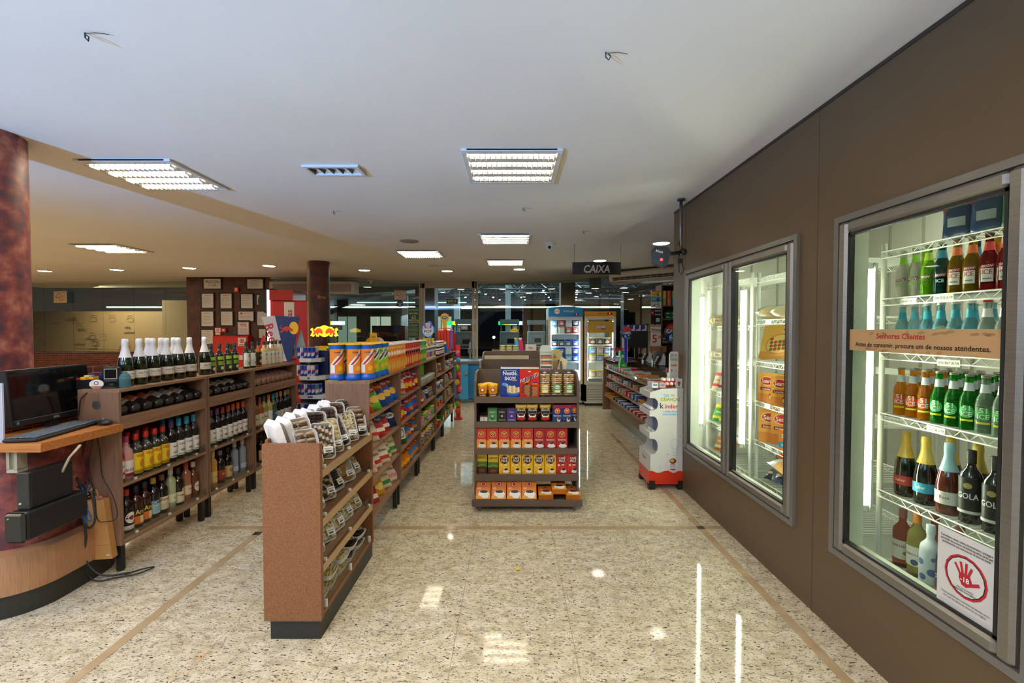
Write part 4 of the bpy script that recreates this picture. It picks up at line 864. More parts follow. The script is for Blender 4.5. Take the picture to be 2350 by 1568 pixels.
for i in range(6): tuput('po', -1.08, 3.6+i*.085, '%s from the near end, back line' % ORD[i])
for i in range(6): tuput('pr', -1.08, 4.15+i*.085, '%s from the near end, back line' % ORD[i])
tag(MB().prism([(-.045, 0), (.045, .0), (.03, .03), (-.04, .012)], 'z', 0, .002, 'f0cc20').build('price_tag', None, (-1.20, 3.005, MT), 0), 'yellow price card lying at the near corner of the shelf top', 'card')
# toys with sweets, spreads, sales stands
cols = ['e8d020', 'd02a2a', '2a60c8', 'f08a20', '30a860', 'e870b0', '8a4ac0', '6a5a40', '40b8d0']
def toy(ci):
    def fn():
        c, d = cols[ci % 9], cols[(ci+3) % 9]
        return [('sweets_tube', MB().cyl((0, 0, 0), .02, .11, 'e8dcd0:s', 12).curved([('r', -.02, .02, .02, .08, d)], .0205), None), ('toy_head', MB().ball((0, 0, .145), .038, c+':s', 12).ball((-.03, 0, .175), .016, d+':s', 8).ball((.03, 0, .175), .016, d+':s', 8).ball((0, -.034, .14), .012, 'f4f0e8', 8), None), ('collar', MB().cyl((0, 0, .105), .026, .012, '20a0a0', 12), None)]
    return fn
CN = ['yellow', 'red', 'blue', 'orange', 'green', 'pink', 'purple', 'brown', 'turquoise']
for i in range(18):
    ci = i % 9; put('toy_sweets', 'Y%d' % ci, toy(ci), (-.985 if i < 9 else -1.09, 5.14+(i % 9)*.072, MT), R(60), 'toy-headed sweets tube with %s head in the %s line on the shelf top' % (CN[ci], 'front' if i < 9 else 'back'), 'toy', 'toy-headed sweets tubes on the shelf top')
for i in range(5): put('chocolate_spread', 'Jbrown', TB['brown'][1], (-.985, 5.86+i*.11, MT), R(75), TB['brown'][0]+', %s from the near end of the shelf top' % ORD[i], 'jar', 'chocolate spread jars on the shelf top')
for i in range(4): put('chocolate_spread', 'Jbrown', TB['brown'][1], (-.985, 5.9+i*.11, MT+.096), R(75), TB['brown'][0]+', %s in the upper layer of stacked jars' % ORD[i], 'jar', 'chocolate spread jars on the shelf top')
t = thing('sales_stand', 'blue cloud-shaped lollipop sign above yellow tubes on the shelf top', 'display stand', (-1.12, 6.05, MT))
m = MB(); m.prism([(.085*(1+.16*math.cos(a*R(360)/24*5))*math.cos(a*R(360)/24), .34+.11*(1+.12*math.cos(a*R(360)/24*5))*math.sin(a*R(360)/24)) for a in range(24)], 'y', -.004, .004, '2a80e0:s')
m.flat([('d', 0, .34, .075, 'bfe0f4', .095), ('l', [(-.03, .36), (-.05, .42)], .022, 'd04030'), ('l', [(.03, .36), (.045, .42)], .022, '8050b0'), ('l', [(0, .36), (0, .43)], .02, 'f0a0c0'), ('r', -.06, .06, .29, .345, 'f4f2f0'), ('t', 'POP', 0, .318, .04, '2a2a5a')], Matrix.Translation((0, -.0045, 0))).build('sign', t)
m = MB()
for i in range(4): m.cyl((-.06+i*.04, 0, .0), .016, .17, 'e8d8c8:s', 10).cyl((-.06+i*.04, 0, .17), .018, .06, 'f0c818:s', 10)
m.build('sweets_tubes', t)
t = thing('sales_stand', 'red hanging rack with yellow paddle sign at the far shelf end', 'display stand', (-1.0, 6.75, MT))
m = MB(); m.prism([(.065*math.cos(R(a)), .52+.065*math.sin(R(a))) for a in range(-50, 231, 14)]+[(-.03, .44), (-.028, .28), (.028, .28), (.03, .44)], 'y', -.004, .004, 'f0bc10:s')
m.flat([('d', 0, .52, .045, '2a2a5a', .022), ('t', 'PPN', 0, .52, .022, 'f4f4f4')], Matrix.Translation((0, -.0045, 0))).build('sign', t)
MB().tube([(-.11, 0, 0), (-.11, 0, .3), (-.08, 0, .36), (.08, 0, .36), (.11, 0, .3), (.11, 0, 0)], .008, 'd83a2c').build('frame', t)
m = MB()
for x, c_ in ((-.08, 'e0402c'), (-.035, 'e84838'), (.01, 'd83828'), (.055, 'e85040'), (.1, '8060c0')): m.box(x-.02, x+.022, -.03-.01*(x > 0), .02, .05, .33+random.random()*.02, c_+':s', .01)
m.build('hanging_packs', t)
t = thing('sales_stand', 'narrow red floor stand hung with bright toys at the row end', 'display stand', (-.90, 7.55, 0))
MB().box(-.07, .07, -.05, .05, 0, .03, 'c82a24', .01).box(-.035, .035, .01, .03, .03, 1.25, 'd84030').build('frame', t)
m = MB()
for i in range(9): m.ball((random.uniform(-.03, .04), -.04, .15+i*.12), .04, ['e85038', '60d040', '40b0e0', 'e070b0', 'f0d040'][i % 5]+':s', 8, 1, .6, 1.3)
m.build('hanging_toys', t)
t = thing('sales_stand', 'dark red rounded sign standing behind the hanging rack', 'display stand', (-.93, 7.1, MT))
MB().prism([(-.05, 0), (.05, 0), (.05, .25), (.03, .29), (-.03, .29), (-.05, .25)], 'y', -.005, .005, 'b01c20:s').build('sign', t); MB().box(-.05, .05, -.02, .02, 0, .01, 'c8c8c8').build('base', t)
for i, (c_, x, y) in enumerate([('e87080', -1.13, 6.45), ('2060c0', -.97, 6.55), ('e890a0', -1.05, 6.5), ('30a0d0', -.97, 6.95), ('f0b030', -1.1, 6.98)]):
    put('toy_sweets', 'Yb%d' % i, lambda c_=c_: [('tube', MB().cyl((0, 0, 0), .03, .13, c_+':s', 12).cyl((0, 0, .13), .018, .04, 'e8e8e8', 10), None)], (x, y, MT), 0, '%s sweets bottle near the red hanging rack' % ['pink', 'blue', 'rose', 'turquoise', 'amber'][i], 'toy', None)
# ================================================================ coffee rack on castors in the middle of the floor
def rack(name, label, x0, x1, yf, yb, top, zt, lip_z, base=True, group=None):
    ox, oy = (x0+x1)/2, (yf+yb)/2; t = thing(name, label, 'shelf', (ox, oy, 0), 0, group); X = Matrix.Translation((-ox, -oy, 0))
    def mb(): m = MB(); m.X = X; return m
    for x in (x0, x1-.018):
        mb().prism([(yf, .10 if base else 0), (yb, .10 if base else 0), (yb, top), (yf+.10, top), (yf+.0, top-.07)], 'x', x, x+.018, 'taupe').build('side_panel', t)
    mb().box(x0+.018, x1-.018, yb-.015, yb, .10, top, 'taupe').build('back_panel', t)
    for a, b in lip_z:
        mb().box(x0+.018, x1-.018, yf+.012, yb-.015, b-.022, b-.006, 'taupe').build('shelf', t); mb().box(x0+.0, x1-.0, yf-.012, yf, a, b, 'taupe').build('front_rail', t)
    if base:
        mb().box(x0-.0, x1+.0, yf-.11, yb, .055, .07, 'taupe').box(x0-.012, x1+.012, yf-.122, yf-.11, .05, .105, 'taupe').build('base_tray', t)
        for x in (x0+.05, x1-.05):
            for y in (yf-.07, yb-.05): mb().cyl((x-.01, y, .022), .022, .02, '6a6258', 12, ax='x').box(x-.014, x+.014, y-.012, y+.012, .03, .055, 'a09c94:m').build('castor', t)
    return t
RX0, RX1, RYF = -.318, .565, 3.80
rack('coffee_rack', 'grey-brown rack of coffee and cereal on castors in the aisle centre', RX0, RX1, RYF, 4.17, 1.135, None, [(.225, .28), (.45, .50), (.675, .725), (.885, .935)])
def px(p, y=3.83): return (p-1175)/1040*y
def coffee(base, low, txt, ring='c02a20', kind='heart'):
    a = [('r', -.0465, .0465, .003, .07, low), ('d', 0, .122, .030, ring), ('d', 0, .122, .0265, 'f0e4d0'), ('d', 0, .122, .024, ring), ('p', [(-.02, .132), (-.01, .138), (0, .133), (.01, .138), (.02, .132), (0, .104)], 'f2c020'),
         ('d', -.008, .128, .004, '3a1a10'), ('d', .008, .128, .004, '3a1a10'), ('d', 0, .116, .004, '3a1a10'), ('t', txt, 0, .075, .011, 'fff0e0', .08),
         ('d', .006, .022, .034, 'f0ebe2', .016), ('d', .006, .036, .022, 'f0ebe2', .02), ('d', .008, .046, .019, '3a2016', .009)]
    return carton(.093, .06, .170, base, a, side=base)
def pele(base, b2, ring):
    return carton(.093, .06, .172, base, [('r', -.046, .046, .003, .03, b2), ('d', 0, .125, .036, ring), ('p', [(-.02, .1), (.02, .1), (.004, .082)], ring), ('t', 'CAFÉ', 0, .137, .017, 'f6f2ea', .055), ('t', 'PELÉ', 0, .114, .018, 'f6f2ea', .055), ('d', -.026, .078, .009, 'e8e4a0'), ('r', -.005, .02, .076, .084, 'f4f4f0'), ('p', [(-.02, .068), (-.012, .072), (.03, .04), (.02, .034)], 'f6e070' if ring[0] == '5' else 'e05040'), ('d', .012, .024, .026, 'f0ebe2', .013), ('d', .014, .038, .02, 'f0ebe2', .012), ('d', .014, .042, .016, '2c1a12', .009)], side=b2)
CF = {'tc': coffee('d83a22:s', 'f0a040', 'Tradicional'), 'ex': coffee('b81e22:s', 'b81e22', 'Extraforte'), 'py': pele('f0b81c:s', 'eaa818', '5a2c1c'), 'pr': pele('cc2a22:s', 'b82020', '8a1c14'),
      'cb': carton(.088, .06, .165, 'd8b820:s', [('r', -.044, .044, 0, .055, '4a2c18'), ('r', -.044, .044, .055, .1, '4f7a2a'), ('l', [(-.044, .06), (0, .075), (.044, .062)], .006, '8ab040'), ('r', -.044, .044, .14, .165, 'e0c840'), ('t', 'CABOCLO', 0, .135, .018, '6a2418', .08), ('d', 0, .025, .03, '7a4a2a', .016)], side='4a2c18'),
      'bl': carton(.08, .05, .145, '1c3c74:s', [('r', -.04, .04, .12, .145, 'a82038'), ('d', 0, .095, .026, 'c02838'), ('d', 0, .095, .021, 'f0b8a0'), ('d', 0, .095, .017, 'c02838'), ('p', [(-.014, .102), (0, .106), (.014, .102), (0, .083)], 'f2c020'), ('t', 'Gourmet', 0, .055, .012, 'e0e8f0', .07), ('d', .012, .022, .014, 'f0ebe2', .02), ('d', .014, .03, .01, '5a2c1c', .012)], side='162c58'),
      'cg': carton(.077, .05, .115, '4c8a50:s', [('r', -.0385, .0385, .095, .115, '3c7844'), ('t', 'Espresso', 0, .085, .009, 'e8e8e0', .06), ('r', -.03, .03, .012, .02, 'c8d8c0'), ('d', 0, .05, .008, 'f0ead8'), ('d', 0, .05, .004, '3a2016'), ('r', -.016, .016, .018, .035, '2c5a34')]),
      'ck': carton(.077, .05, .115, '1e1e20:s', [('t', 'Ristretto', 0, .085, .009, 'e8e8e0', .06), ('r', -.03, .03, .012, .02, 'a08a50'), ('d', 0, .05, .008, 'f0ead8'), ('d', 0, .05, .004, '8a3016'), ('d', 0, .1, .008, '8a3028')]),
      'cp': carton(.077, .05, .115, '4e3484:s', [('t', 'Intenso', 0, .085, .009, 'e8e8e0', .06), ('r', -.03, .03, .012, .02, 'b0a0d0'), ('d', 0, .05, .008, 'f0ead8'), ('d', 0, .05, .004, '3a2016')]),
      'sm': carton(.065, .05, .05, '6a4a3a:s', [('r', -.03, 0, .006, .04, 'd8ccc0'), ('r', .003, .03, .006, .04, 'd8ccc0')])}
def cfp(k, x, z, label, y=3.845, rz=0, grp=None, dz=0, cat='coffee pack', nm='coffee_pack'): return put(nm, 'K'+k, CF[k], (x, y, z), rz, label, cat, grp)
S1, S2, S3, S4 = .2742, .4942, .7192, .9292
for i in range(5): cfp('tc', px(1104+26.6*i), S2, 'orange-red coffee pack with heart-shaped emblem, %s from left on the middle rack shelf' % ORD[i], grp='orange-red coffee packs on the rack')
for i in range(3): cfp('ex', px(1237.5+26.2*i), S2, 'deep red coffee pack, %s from left right of the orange-red packs' % ORD[i], grp='deep red coffee packs on the rack')
for i in range(2): cfp('cb', px(1105+26.5*i), S1, 'yellow, green and brown coffee pack, %s from left on the fourth rack shelf' % ORD[i], y=3.875-.02*i, grp='yellow and brown coffee packs')
for i in range(5): cfp('py', px(1157.5+26.5*i), S1, 'yellow coffee pack with brown balloon emblem, %s from left on its shelf' % ORD[i], grp='yellow coffee packs on the rack')
for i in range(2): cfp('pr', px(1290+25.5*i), S1, 'red coffee pack with balloon emblem, %s at the right shelf end' % ORD[i], grp='red balloon-emblem coffee packs')
cfp('sm', px(1110), S3, 'pair of small brown tea boxes at the left of the second rack shelf', nm='tea_box', cat='box')
cfp('cg', px(1130), S3, 'green capsule coffee box on the second rack shelf', nm='coffee_box', cat='coffee box'); cfp('ck', px(1152), S3, 'black capsule coffee box between the green and purple ones', nm='coffee_box', cat='coffee box'); cfp('cp', px(1174), S3, 'purple capsule coffee box on the second rack shelf', nm='coffee_box', cat='coffee box')
for i in range(3): cfp('bl', px([1279, 1301, 1319][i]), S3, 'dark blue and red coffee pack, %s from left on the second rack shelf' % ORD[i], y=[3.835, 3.84, 3.87][i], grp='blue and red coffee packs')
pouch = bag(.098, .148, .045, '241c18:s', 'd8a838:s', [('r', -.044, .044, .126, .14, 'e8c060'), ('d', 0, .085, .040, 'e0b048', .034), ('d', 0, .085, .037, '1c1816', .031), ('t', 'NESCAFÉ', 0, .1, .012, 'f4f0e8', .07), ('d', 0, .03, .036, 'c82a1c', .022), ('d', 0, .055, .032, 'f2ece0', .02), ('d', 0, .062, .026, '3a1c10', .011), ('d', 0, .028, .018, 'c82a1c', .014)], 31)
for i, x in enumerate((1196, 1222, 1252)): put('coffee_pouch', 'Kpouch', pouch, (px(x), 3.845, S3), 0, 'black, gold and red coffee pouch, %s from left in the front row' % ORD[i], 'coffee pouch', 'coffee pouches on the rack')
for i, x in enumerate((1205, 1232, 1262)): put('coffee_pouch', 'Kpouch', pouch, (px(x), 3.93, S3+.012), 0, 'black, gold and red coffee pouch, %s in the row behind' % ORD[i], 'coffee pouch', 'coffee pouches on the rack')
# top tray: honey pots, cereals, biscuit bags
hp = lambda: [('pot', MB().lathe([(.034, 0), (.042, .01), (.037, .05), (.042, .075), (.040, .092)], 'f0a818:s', 18), None), ('lid', MB().lathe([(.043, .09), (.043, .108), (.03, .112), (0, .112)], 'f2b81c:s', 18), None), ('base_band', MB().lathe([(.0425, .008), (.0400, .028)], '3a1c12', 18), None), ('printed_front', MB().curved([('d', 0, .06, .022, 'd03a28', .02), ('d', 0, .062, .012, 'f4e8c8'), ('t', 'Ovomaltine', 0, .018, .01, 'f4f0e0', .06)], .0425), None)]
for i, (x, y) in enumerate([(1107, 3.86), (1131, 3.86), (1119, 3.94)]): put('drink_powder_pot', 'Khp', hp, (px(x), y, S4), 0, 'orange drink powder pot with brown base, %s' % ['left of the front pair', 'right of the front pair', 'behind the front pair'][i], 'pot', 'drink powder pots on the rack')
W_, H_ = .163, .25
snow = carton(W_, .06, H_, '1c3a94:s', [('r', -.0815, .0815, .24, .25, 'e0e4f0'), ('r', -.055, .055, .225, .228, 'e0e4f0'), ('t', 'Nestlé.', 0, .203, .034, 'f6f8ff', .125), ('t', 'SNOW', 0, .158, .03, 'f6f8ff', .095), ('t', 'FLAKES', .035, .141, .01, 'f2c830'), ('d', -.05, .108, .022, '5a98d8', .014), ('d', -.03, .1, .014, '8abce8'), ('d', .025, .036, .054, '2a6ad0', .03), ('d', .025, .058, .056, 'f0dca0', .028)]+[('d', -.02+.018*(i % 6), .045+.014*(i//6)+.003*(i % 2), .009, 'f6ecc8' if i % 2 else 'e4c070') for i in range(22)], side='16307c')
nesc = carton(W_, .06, H_, 'd82a1c:s', [('r', -.0815, .0815, .24, .25, 'e8eae6'), ('p', [(-.05, .11), (-.01, .125), (-.02, .105), (.04, .2), (.075, .215), (.02, .15), (.03, .165), (-.005, .145)], 'f6b818'), ('r', -.012, .012, .212, .221, 'f4f4f4'), ('t', 'NESCAU', 0, .162, .03, 'fafafa', .15, .15, .35), ('t', 'NESCAU', .001, .1625, .0275, '1c3a94', .138, .15, .35), ('r', .03, .075, .12, .126, '1c3a94'), ('r', .025, .07, .108, .114, 'f2c830')]+[('d', -.055+.022*(i % 6)+.006*((i//6) % 2), .014+.016*(i//6), .0115, 'b07a4a' if i % 3 else '6a3a20') for i in range(34) if (i % 6) > 1-(i//6) % 3 or i > 18], side='b81e14')
put('cereal_box', 'Ksnow', snow, (px(1171), 3.865, S4), 0, 'blue cereal box with bowl of flakes on top of the coffee rack', 'cereal box'); put('cereal_box', 'Knesc', nesc, (px(1215), 3.865, S4), 0, 'red chocolate cereal box with yellow lightning on top of the coffee rack', 'cereal box')
def rings(c2, txt):
    def fn():
        b = MB(); rnd = random.Random(len(txt))
        for j in range(11):
            z = .018+j*.0165
            for x in (-.021, .021): b.lathe([(.014, z-.007), (.024, z-.002), (.024, z+.004), (.013, z+.008), (.012, z)], 'dcae6a' if j % 2 else 'e8c48a', 10, (x+rnd.uniform(-.003, .003), rnd.uniform(-.003, .003), 0))
        fl = MB().lathe([(.049, 0), (.051, .02), (.049, .17), (.03, .198), (.012, .205), (.022, .222)], 'film', 14)
        lb = MB().curved([('r', -.030, .030, .035, .11, c2), ('d', 0, .085, .024, 'f4f0e0', .016), ('t', txt, 0, .085, .011, '4a6a2a'), ('r', -.022, .022, .04, .06, 'f4f0e0')], .0525)
        return [('biscuit_rings', b, None), ('bag_film', fl, None), ('paper_label', lb, None), ('tie', MB().lathe([(.013, .200), (.014, .204), (.013, .208)], 'e8e8e8', 8), None)]
    return fn
for i, (x, c_, l_) in enumerate([(1251, 'e8b830', 'yellow label, leftmost'), (1279, '5aa048', 'green label, middle'), (1307, '6ab04a', 'green label, rightmost')]): put('biscuit_bag', 'Krg%s' % c_, rings(c_, 'Rosca'), (px(x), 3.87, S4), 0, 'clear bag of ring biscuits with %s of the three bags' % l_, 'biscuit bag', 'ring biscuit bags on the rack')
# base tray: filter papers and packs leaning
fil = carton(.122, .045, .15, 'e07a20:s', [('r', -.06, .06, .0, .03, 'f0a030'), ('d', 0, .125, .026, 'b82418'), ('d', 0, .125, .02, 'f0d8a0'), ('d', 0, .125, .016, 'b82418'), ('t', '103', -.035, .09, .012, 'fff4e0'), ('d', .005, .04, .05, 'f2ede2', .02), ('d', .005, .058, .04, 'f2ede2', .018), ('d', .005, .062, .034, '3a1c10', .013), ('d', .015, .02, .03, 'f2ede2', .015)], side='c85a18')
for i, x in enumerate((1108, 1144, 1180, 1215)): put('filter_box', 'Kfil', fil, None, 0, 'orange coffee filter box leaning back, %s from left on the base tray' % ORD[i], 'box', 'coffee filter boxes on the base tray', Matrix.Translation((px(x, 3.75), 3.76, .075)) @ Matrix.Rotation(R(-38), 4, 'X'))
for i, x in enumerate((1254, 1285, 1318)): put('filter_box', 'Kfil', fil, None, 0, 'orange coffee filter box lying nearly flat, %s at the right of the base tray' % ORD[i], 'box', 'coffee filter boxes on the base tray', Matrix.Translation((px(x, 3.74), 3.75, .098+(.048 if i == 1 else 0))) @ Matrix.Rotation(R(-80), 4, 'X'))
# racks behind
rack('snack_rack', 'grey-brown empty-topped rack directly behind the coffee rack', -.36, .555, 4.95, 5.4, 1.15, None, [(.3, .35), (.6, .65), (.98, 1.03)], base=False)
tag(MB().box(-.33, .2, 5.405, 5.43, .9, 1.19, 'd8c8a4').box(-.33, .45, 5.43, 5.44, 0, 1.13, '8a7460').build('board_panel'), 'cream board standing behind the second rack', 'panel')
rack('snack_rack', 'third grey-brown rack behind, with bags and jars on top', -.38, .50, 5.75, 6.3, 1.205, None, [(.4, .45), (.9, .95)], base=False)
rack('snack_rack', 'farthest grey-brown rack with yellow-lidded jars on top', -.30, .42, 6.7, 7.0, 1.20, None, [(.9, .95), (1.14, 1.19)], base=False)
TB['yl'] = ('yellow-lidded glass jar', tub(.045, .11, '8a9a60:s', 'f0c020:s', 'd8d8b0', 'Doce'))
for i in range(3): put('sweets_jar', 'Jyl', TB['yl'][1], (-.14+i*.1, 6.75, 1.162), 0, 'yellow-lidded glass jar, %s from left on the farthest rack' % ORD[i], 'jar', 'yellow-lidded jars on the farthest rack')
for i, (x, c_, h_, l_) in enumerate([(.085, '48b0dc', .22, 'sky blue upright packet'), (.15, 'e02a70', .22, 'bright pink upright packet')]):
    o = MB().prism([(x-.03, 1.162), (x+.03, 1.162), (x-.0, 1.162+h_), (x-.055, 1.162+h_)], 'y', 6.72, 6.75, c_+':s').prism([(x-.045, 1.35), (x-.012, 1.35), (x-.001, 1.162+h_), (x-.055, 1.162+h_)], 'y', 6.715, 6.72, 'e8c030' if i == 0 else 'f0ece8').build('snack_packet'); tag(o, l_+' leaning on the farthest rack top', 'packet')
tag(MB().box(.2, .36, 6.72, 6.8, 1.162, 1.28, 'e8e0dc').flat([('t', 'Pão', .0, 0, .03, 'b02a30')], Matrix.Translation((.28, 6.7195, 1.23))).build('bread_packet'), 'white packet with red lettering at the right of the farthest rack', 'packet')
t = thing('medicine_stand', 'white plastic counter stand of small orange packs behind the rack', 'display stand', (.375, 4.98, 1.04)); 
MB().prism([(-.062, 0), (.062, 0), (.068, .2), (.062, .27), (.04, .29), (-.04, .29), (-.062, .27), (-.068, .2)], 'y', .05, .056, 'e4e8e2').box(-.065, -.06, -.04, .05, 0, .22, 'd0d8d0').box(.06, .065, -.04, .05, 0, .22, 'd0d8d0').build('back_panel', t)
m = MB()
for k in range(4): m.box(-.06, .06, -.045+k*.02, -.03+k*.02, .0+k*.06, .02+k*.06, 'e8ece8')
m.build('tiers', t); m = MB()
for k in range(1, 4):
    for i in range(6): m.box(-.055+i*.019, -.04+i*.019, -.028+k*.02, -.01+k*.02, .015+k*.055, .055+k*.055, 'e08a48' if k < 3 else 'c8d0c8')
for i in range(6): m.box(-.055+i*.019, -.04+i*.019, -.025, -.01, .01, .04, 'e090b8')
m.build('small_packs', t)
tag(MB().prism([(.40, 1.04), (.57, 1.04), (.59, 1.22), (.55, 1.27), (.41, 1.26)], 'y', 5.30, 5.36, 'd8c490:s').prism([(.47, 1.17), (.50, 1.21), (.53, 1.17)], 'y', 5.295, 5.30, 'b08030').build('bread_bag'), 'cream glossy bread bag standing at the right end of the second rack', 'bag')
for i in range(4): tag(MB().prism([(.50, .5+i*.18), (.6, .5+i*.18), (.62, .62+i*.18), (.55, .66+i*.18)], 'y', 5.0+.02*i, 5.08, ['f0d8b0', 'e8c060', 'd89a50', 'f0e0c0'][i]+':s').build('hanging_bag'), 'small %s bag hanging on the side of the second rack' % ['cream', 'yellow', 'tan', 'pale'][i], 'bag')
# ice-cream chest far left of the racks
t = thing('ice_chest', 'blue ice-cream chest with grey lid behind the rack at the door', 'freezer', (-.95, 9.6, 0)); MB().box(-.25, .32, -.35, .35, .08, .78, '2a7ab8:s', .02).build('body', t); MB().box(-.27, .34, -.37, .37, .78, .86, '5a6066:s', .02).build('lid', t); m = MB()
for x in (-.2, .26): m.cyl((x, -.3, 0), .03, .08, '1a1a1a', 10)
m.build('castors', t)
t = thing('floor_poster_bin', 'tall red and blue drinks promotion panel at the left of the blue chest', 'panel', (-1.0, 9.1, 0)); t['label'] = 'narrow blue poster panel standing in front of the ice-cream chest'; MB().box(-.03, .12, -.01, .01, .1, .8, '3f9ad0:s').ball((.09, -.01, .6), .03, 'a0522a', 8).build('panel', t)

# yellow crumb on the floor
tag(MB().ball((0, 0, .006), .012, 'f0c818', 8, 1.4, .8, .5).build('sweet', None, (.034, 2.79, 0)), 'tiny bright yellow sweet lying on the stone floor', 'sweet')
# ================================================================ cold room display doors
def cdoor(y0, y1, z0, z1, label, hinge=0):
    t = thing('cooler_door', label, 'door', (1.6, (y0+y1)/2, z0)); X = Matrix.Translation((-1.6, -(y0+y1)/2, -z0)); w_ = .055
    def bar(m, a, b, c, d): m.box(1.572, 1.612, a, b, c, d, 'brushed', .012)
    m = MB(); m.X = X; bar(m, y0, y0+w_, z0, z1); bar(m, y1-w_, y1, z0, z1); bar(m, y0+w_, y1-w_, z0, z0+w_); bar(m, y0+w_, y1-w_, z1-w_, z1); m.build('door_frame', t)
    m = MB(); m.X = X
    for a, b, c, d in ((y0+w_, y0+w_+.012, z0+w_, z1-w_), (y1-w_-.012, y1-w_, z0+w_, z1-w_), (y0+w_, y1-w_, z0+w_, z0+w_+.012), (y0+w_, y1-w_, z1-w_-.012, z1-w_)): m.box(1.582, 1.606, a, b, c, d, '1d1f20')
    m.build('gasket', t)
    m = MB(); m.X = X; m.box(1.594, 1.599, y0+w_, y1-w_, z0+w_, z1-w_, 'cooler_pane'); m.build('glass_pane', t); return t
def cframe(y0, y1, z0, z1, label):
    t = thing('cooler_frame', label, 'door frame', (1.6, (y0+y1)/2, z0)); X = Matrix.Translation((-1.6, -(y0+y1)/2, -z0)); w_ = .03
    m = MB(); m.X = X
    for a, b, c, d in ((y0, y0+w_, z0, z1), (y1-w_, y1, z0, z1), (y0+w_, y1-w_, z0, z0+w_), (y0+w_, y1-w_, z1-w_, z1)): m.box(1.582, 1.66, a, b, c, d, '6f6c67:s')
    m.build('outer_frame', t); m = MB(); m.X = X
    for a, b, c, d in ((y0+w_, y0+w_+.04, z0+w_, z1-w_), (y1-w_-.04, y1-w_, z0+w_, z1-w_), (y0+w_+.04, y1-w_-.04, z0+w_, z0+w_+.03), (y0+w_+.04, y1-w_-.04, z1-w_-.03, z1-w_)): m.box(1.62, 1.70, a, b, c, d, 'cfd4c4:s')
    m.build('inner_jamb', t); return t
cframe(1.355, 2.24, .395, 2.045, 'metal surround of the near cooler opening at the right edge')
cframe(2.53, 4.165, .385, 2.035, 'metal surround of the double cooler opening beyond the near one')
D1 = cdoor(1.40, 2.20, .43, 2.01, 'large glass cooler door of drinks nearest the camera at right')
cdoor(2.56, 3.335, .42, 2.0, 'glass cooler door with pizza boxes, right one of the pair'); cdoor(3.345, 4.125, .42, 2.0, 'glass cooler door at the left of the pair, beside the toy stand')
tag(MB().box(1.59, 1.66, 3.332, 3.348, .42, 2.0, '2a2b2a').build('door_mullion'), 'dark vertical mullion between the paired cooler doors', 'mullion')
for i, (y, l) in enumerate([(2.19, 'near cooler door'), (3.375, 'middle of the paired cooler doors'), (4.11, 'far side of the paired cooler doors')]):
    t = thing('tube_light', 'bright vertical fluorescent tube light inside the cooler at the '+l, 'light', (1.715, y, .62), 0, 'fluorescent tubes in the cooler'); 
    MB().cyl((0, 0, .03), .014, 1.14, 'fffdf0:e%g' % COOL_E, 12).build('tube', t); MB().cyl((0, 0, 0), .019, .03, 'd8dcd0', 12).cyl((0, 0, 1.17), .019, .03, 'd8dcd0', 12).build('end_caps', t); MB().box(.018, .03, -.02, .02, 0, 1.2, 'c8cebc').build('fitting', t)
for y in (2.9, 1.5): 
    t = thing('tube_light', 'fluorescent ceiling tube inside the cold room %s' % ('behind the pair of doors' if y > 2 else 'behind the near door'), 'light', (2.6, y, 2.43), 0, 'fluorescent tubes in the cooler'); MB().box(-.02, .02, -.5, .5, 0, .02, 'fffdf0:e%g' % COOL_E).build('tube', t); MB().box(-.03, .03, -.52, .52, .02, .028, 'd8dcd0').build('fitting', t)
def wire_rack(y0, y1, zs, label, x0=1.85, x1=2.30):
    t = thing('wire_rack', label, 'shelf', (x0, y0, 0), 0, 'wire racks in the cold room'); X = Matrix.Translation((-x0, -y0, 0))
    for x in (x0, x1):
        for y in (y0, y1): m = MB(); m.X = X; m.cyl((x, y, .33), .0125, max(zs)-.33+.04, 'dfe2d6:s', 10).build('post', t)
    for z in zs:
        m = MB(); m.X = X; c = 'e2e6da:s'
        for x in (x0-.012, x1):
            m.tube([(x, y0, z), (x, y1, z)], .0035, c, 6); m.tube([(x, y0, z-.032), (x, y1, z-.032)], .0035, c, 6)
            n = int((y1-y0)/.034); m.tube([(x, y0+(y1-y0)*i/n, z-(.032 if i % 2 else 0)) for i in range(n+1)], .0022, c, 5)
        n = int((y1-y0)/.03)
        for i in range(n+1): y = y0+(y1-y0)*i/n; m.box(x0-.012, x1, y-.0014, y+.0014, z-.001, z+.002, c)
        m.build('wire_shelf', t)
    return t
wire_rack(1.15, 2.262, [.70, 1.085, 1.388, 1.652, 1.885], 'white wire rack of bottles behind the near cooler door')
wire_rack(2.45, 3.405, [.385, .67, .965, 1.262, 1.572, 1.885], 'white wire rack of pizza boxes behind the right paired door'); wire_rack(3.50, 4.27, [.385, .645, .94, 1.22, 1.53, 1.90], 'white wire rack of frozen bags behind the left paired door')
def ice(body, neck, cap, arts):
    def fn():
        h, pf, cp, _ = PROF['ice']
        return [('bottle', MB().lathe(pf, body, 16), None), ('cap', MB().lathe([(.015, .219), (.0145, .229), (0, .229)], cap, 12), None), ('neck_label', MB().lathe([(.0171, .160), (.0142, .182), (.0134, .194)], neck, 14), None), ('printed_label', MB().curved(arts, .0305), None)]
    return fn
SK = lambda c2: [('p', [(-.02, .088), (.02, .094), (.02, .106), (-.02, .1)], 'c02438'), ('t', 'SKOV', 0, .097, .009, 'f4f4f4', .034), ('r', -.018, .018, .035, .088, c2), ('t', 'ICE', 0, .074, .018, 'c82438', .03), ('r', -.012, .012, .045, .05, '8a8a8a')]
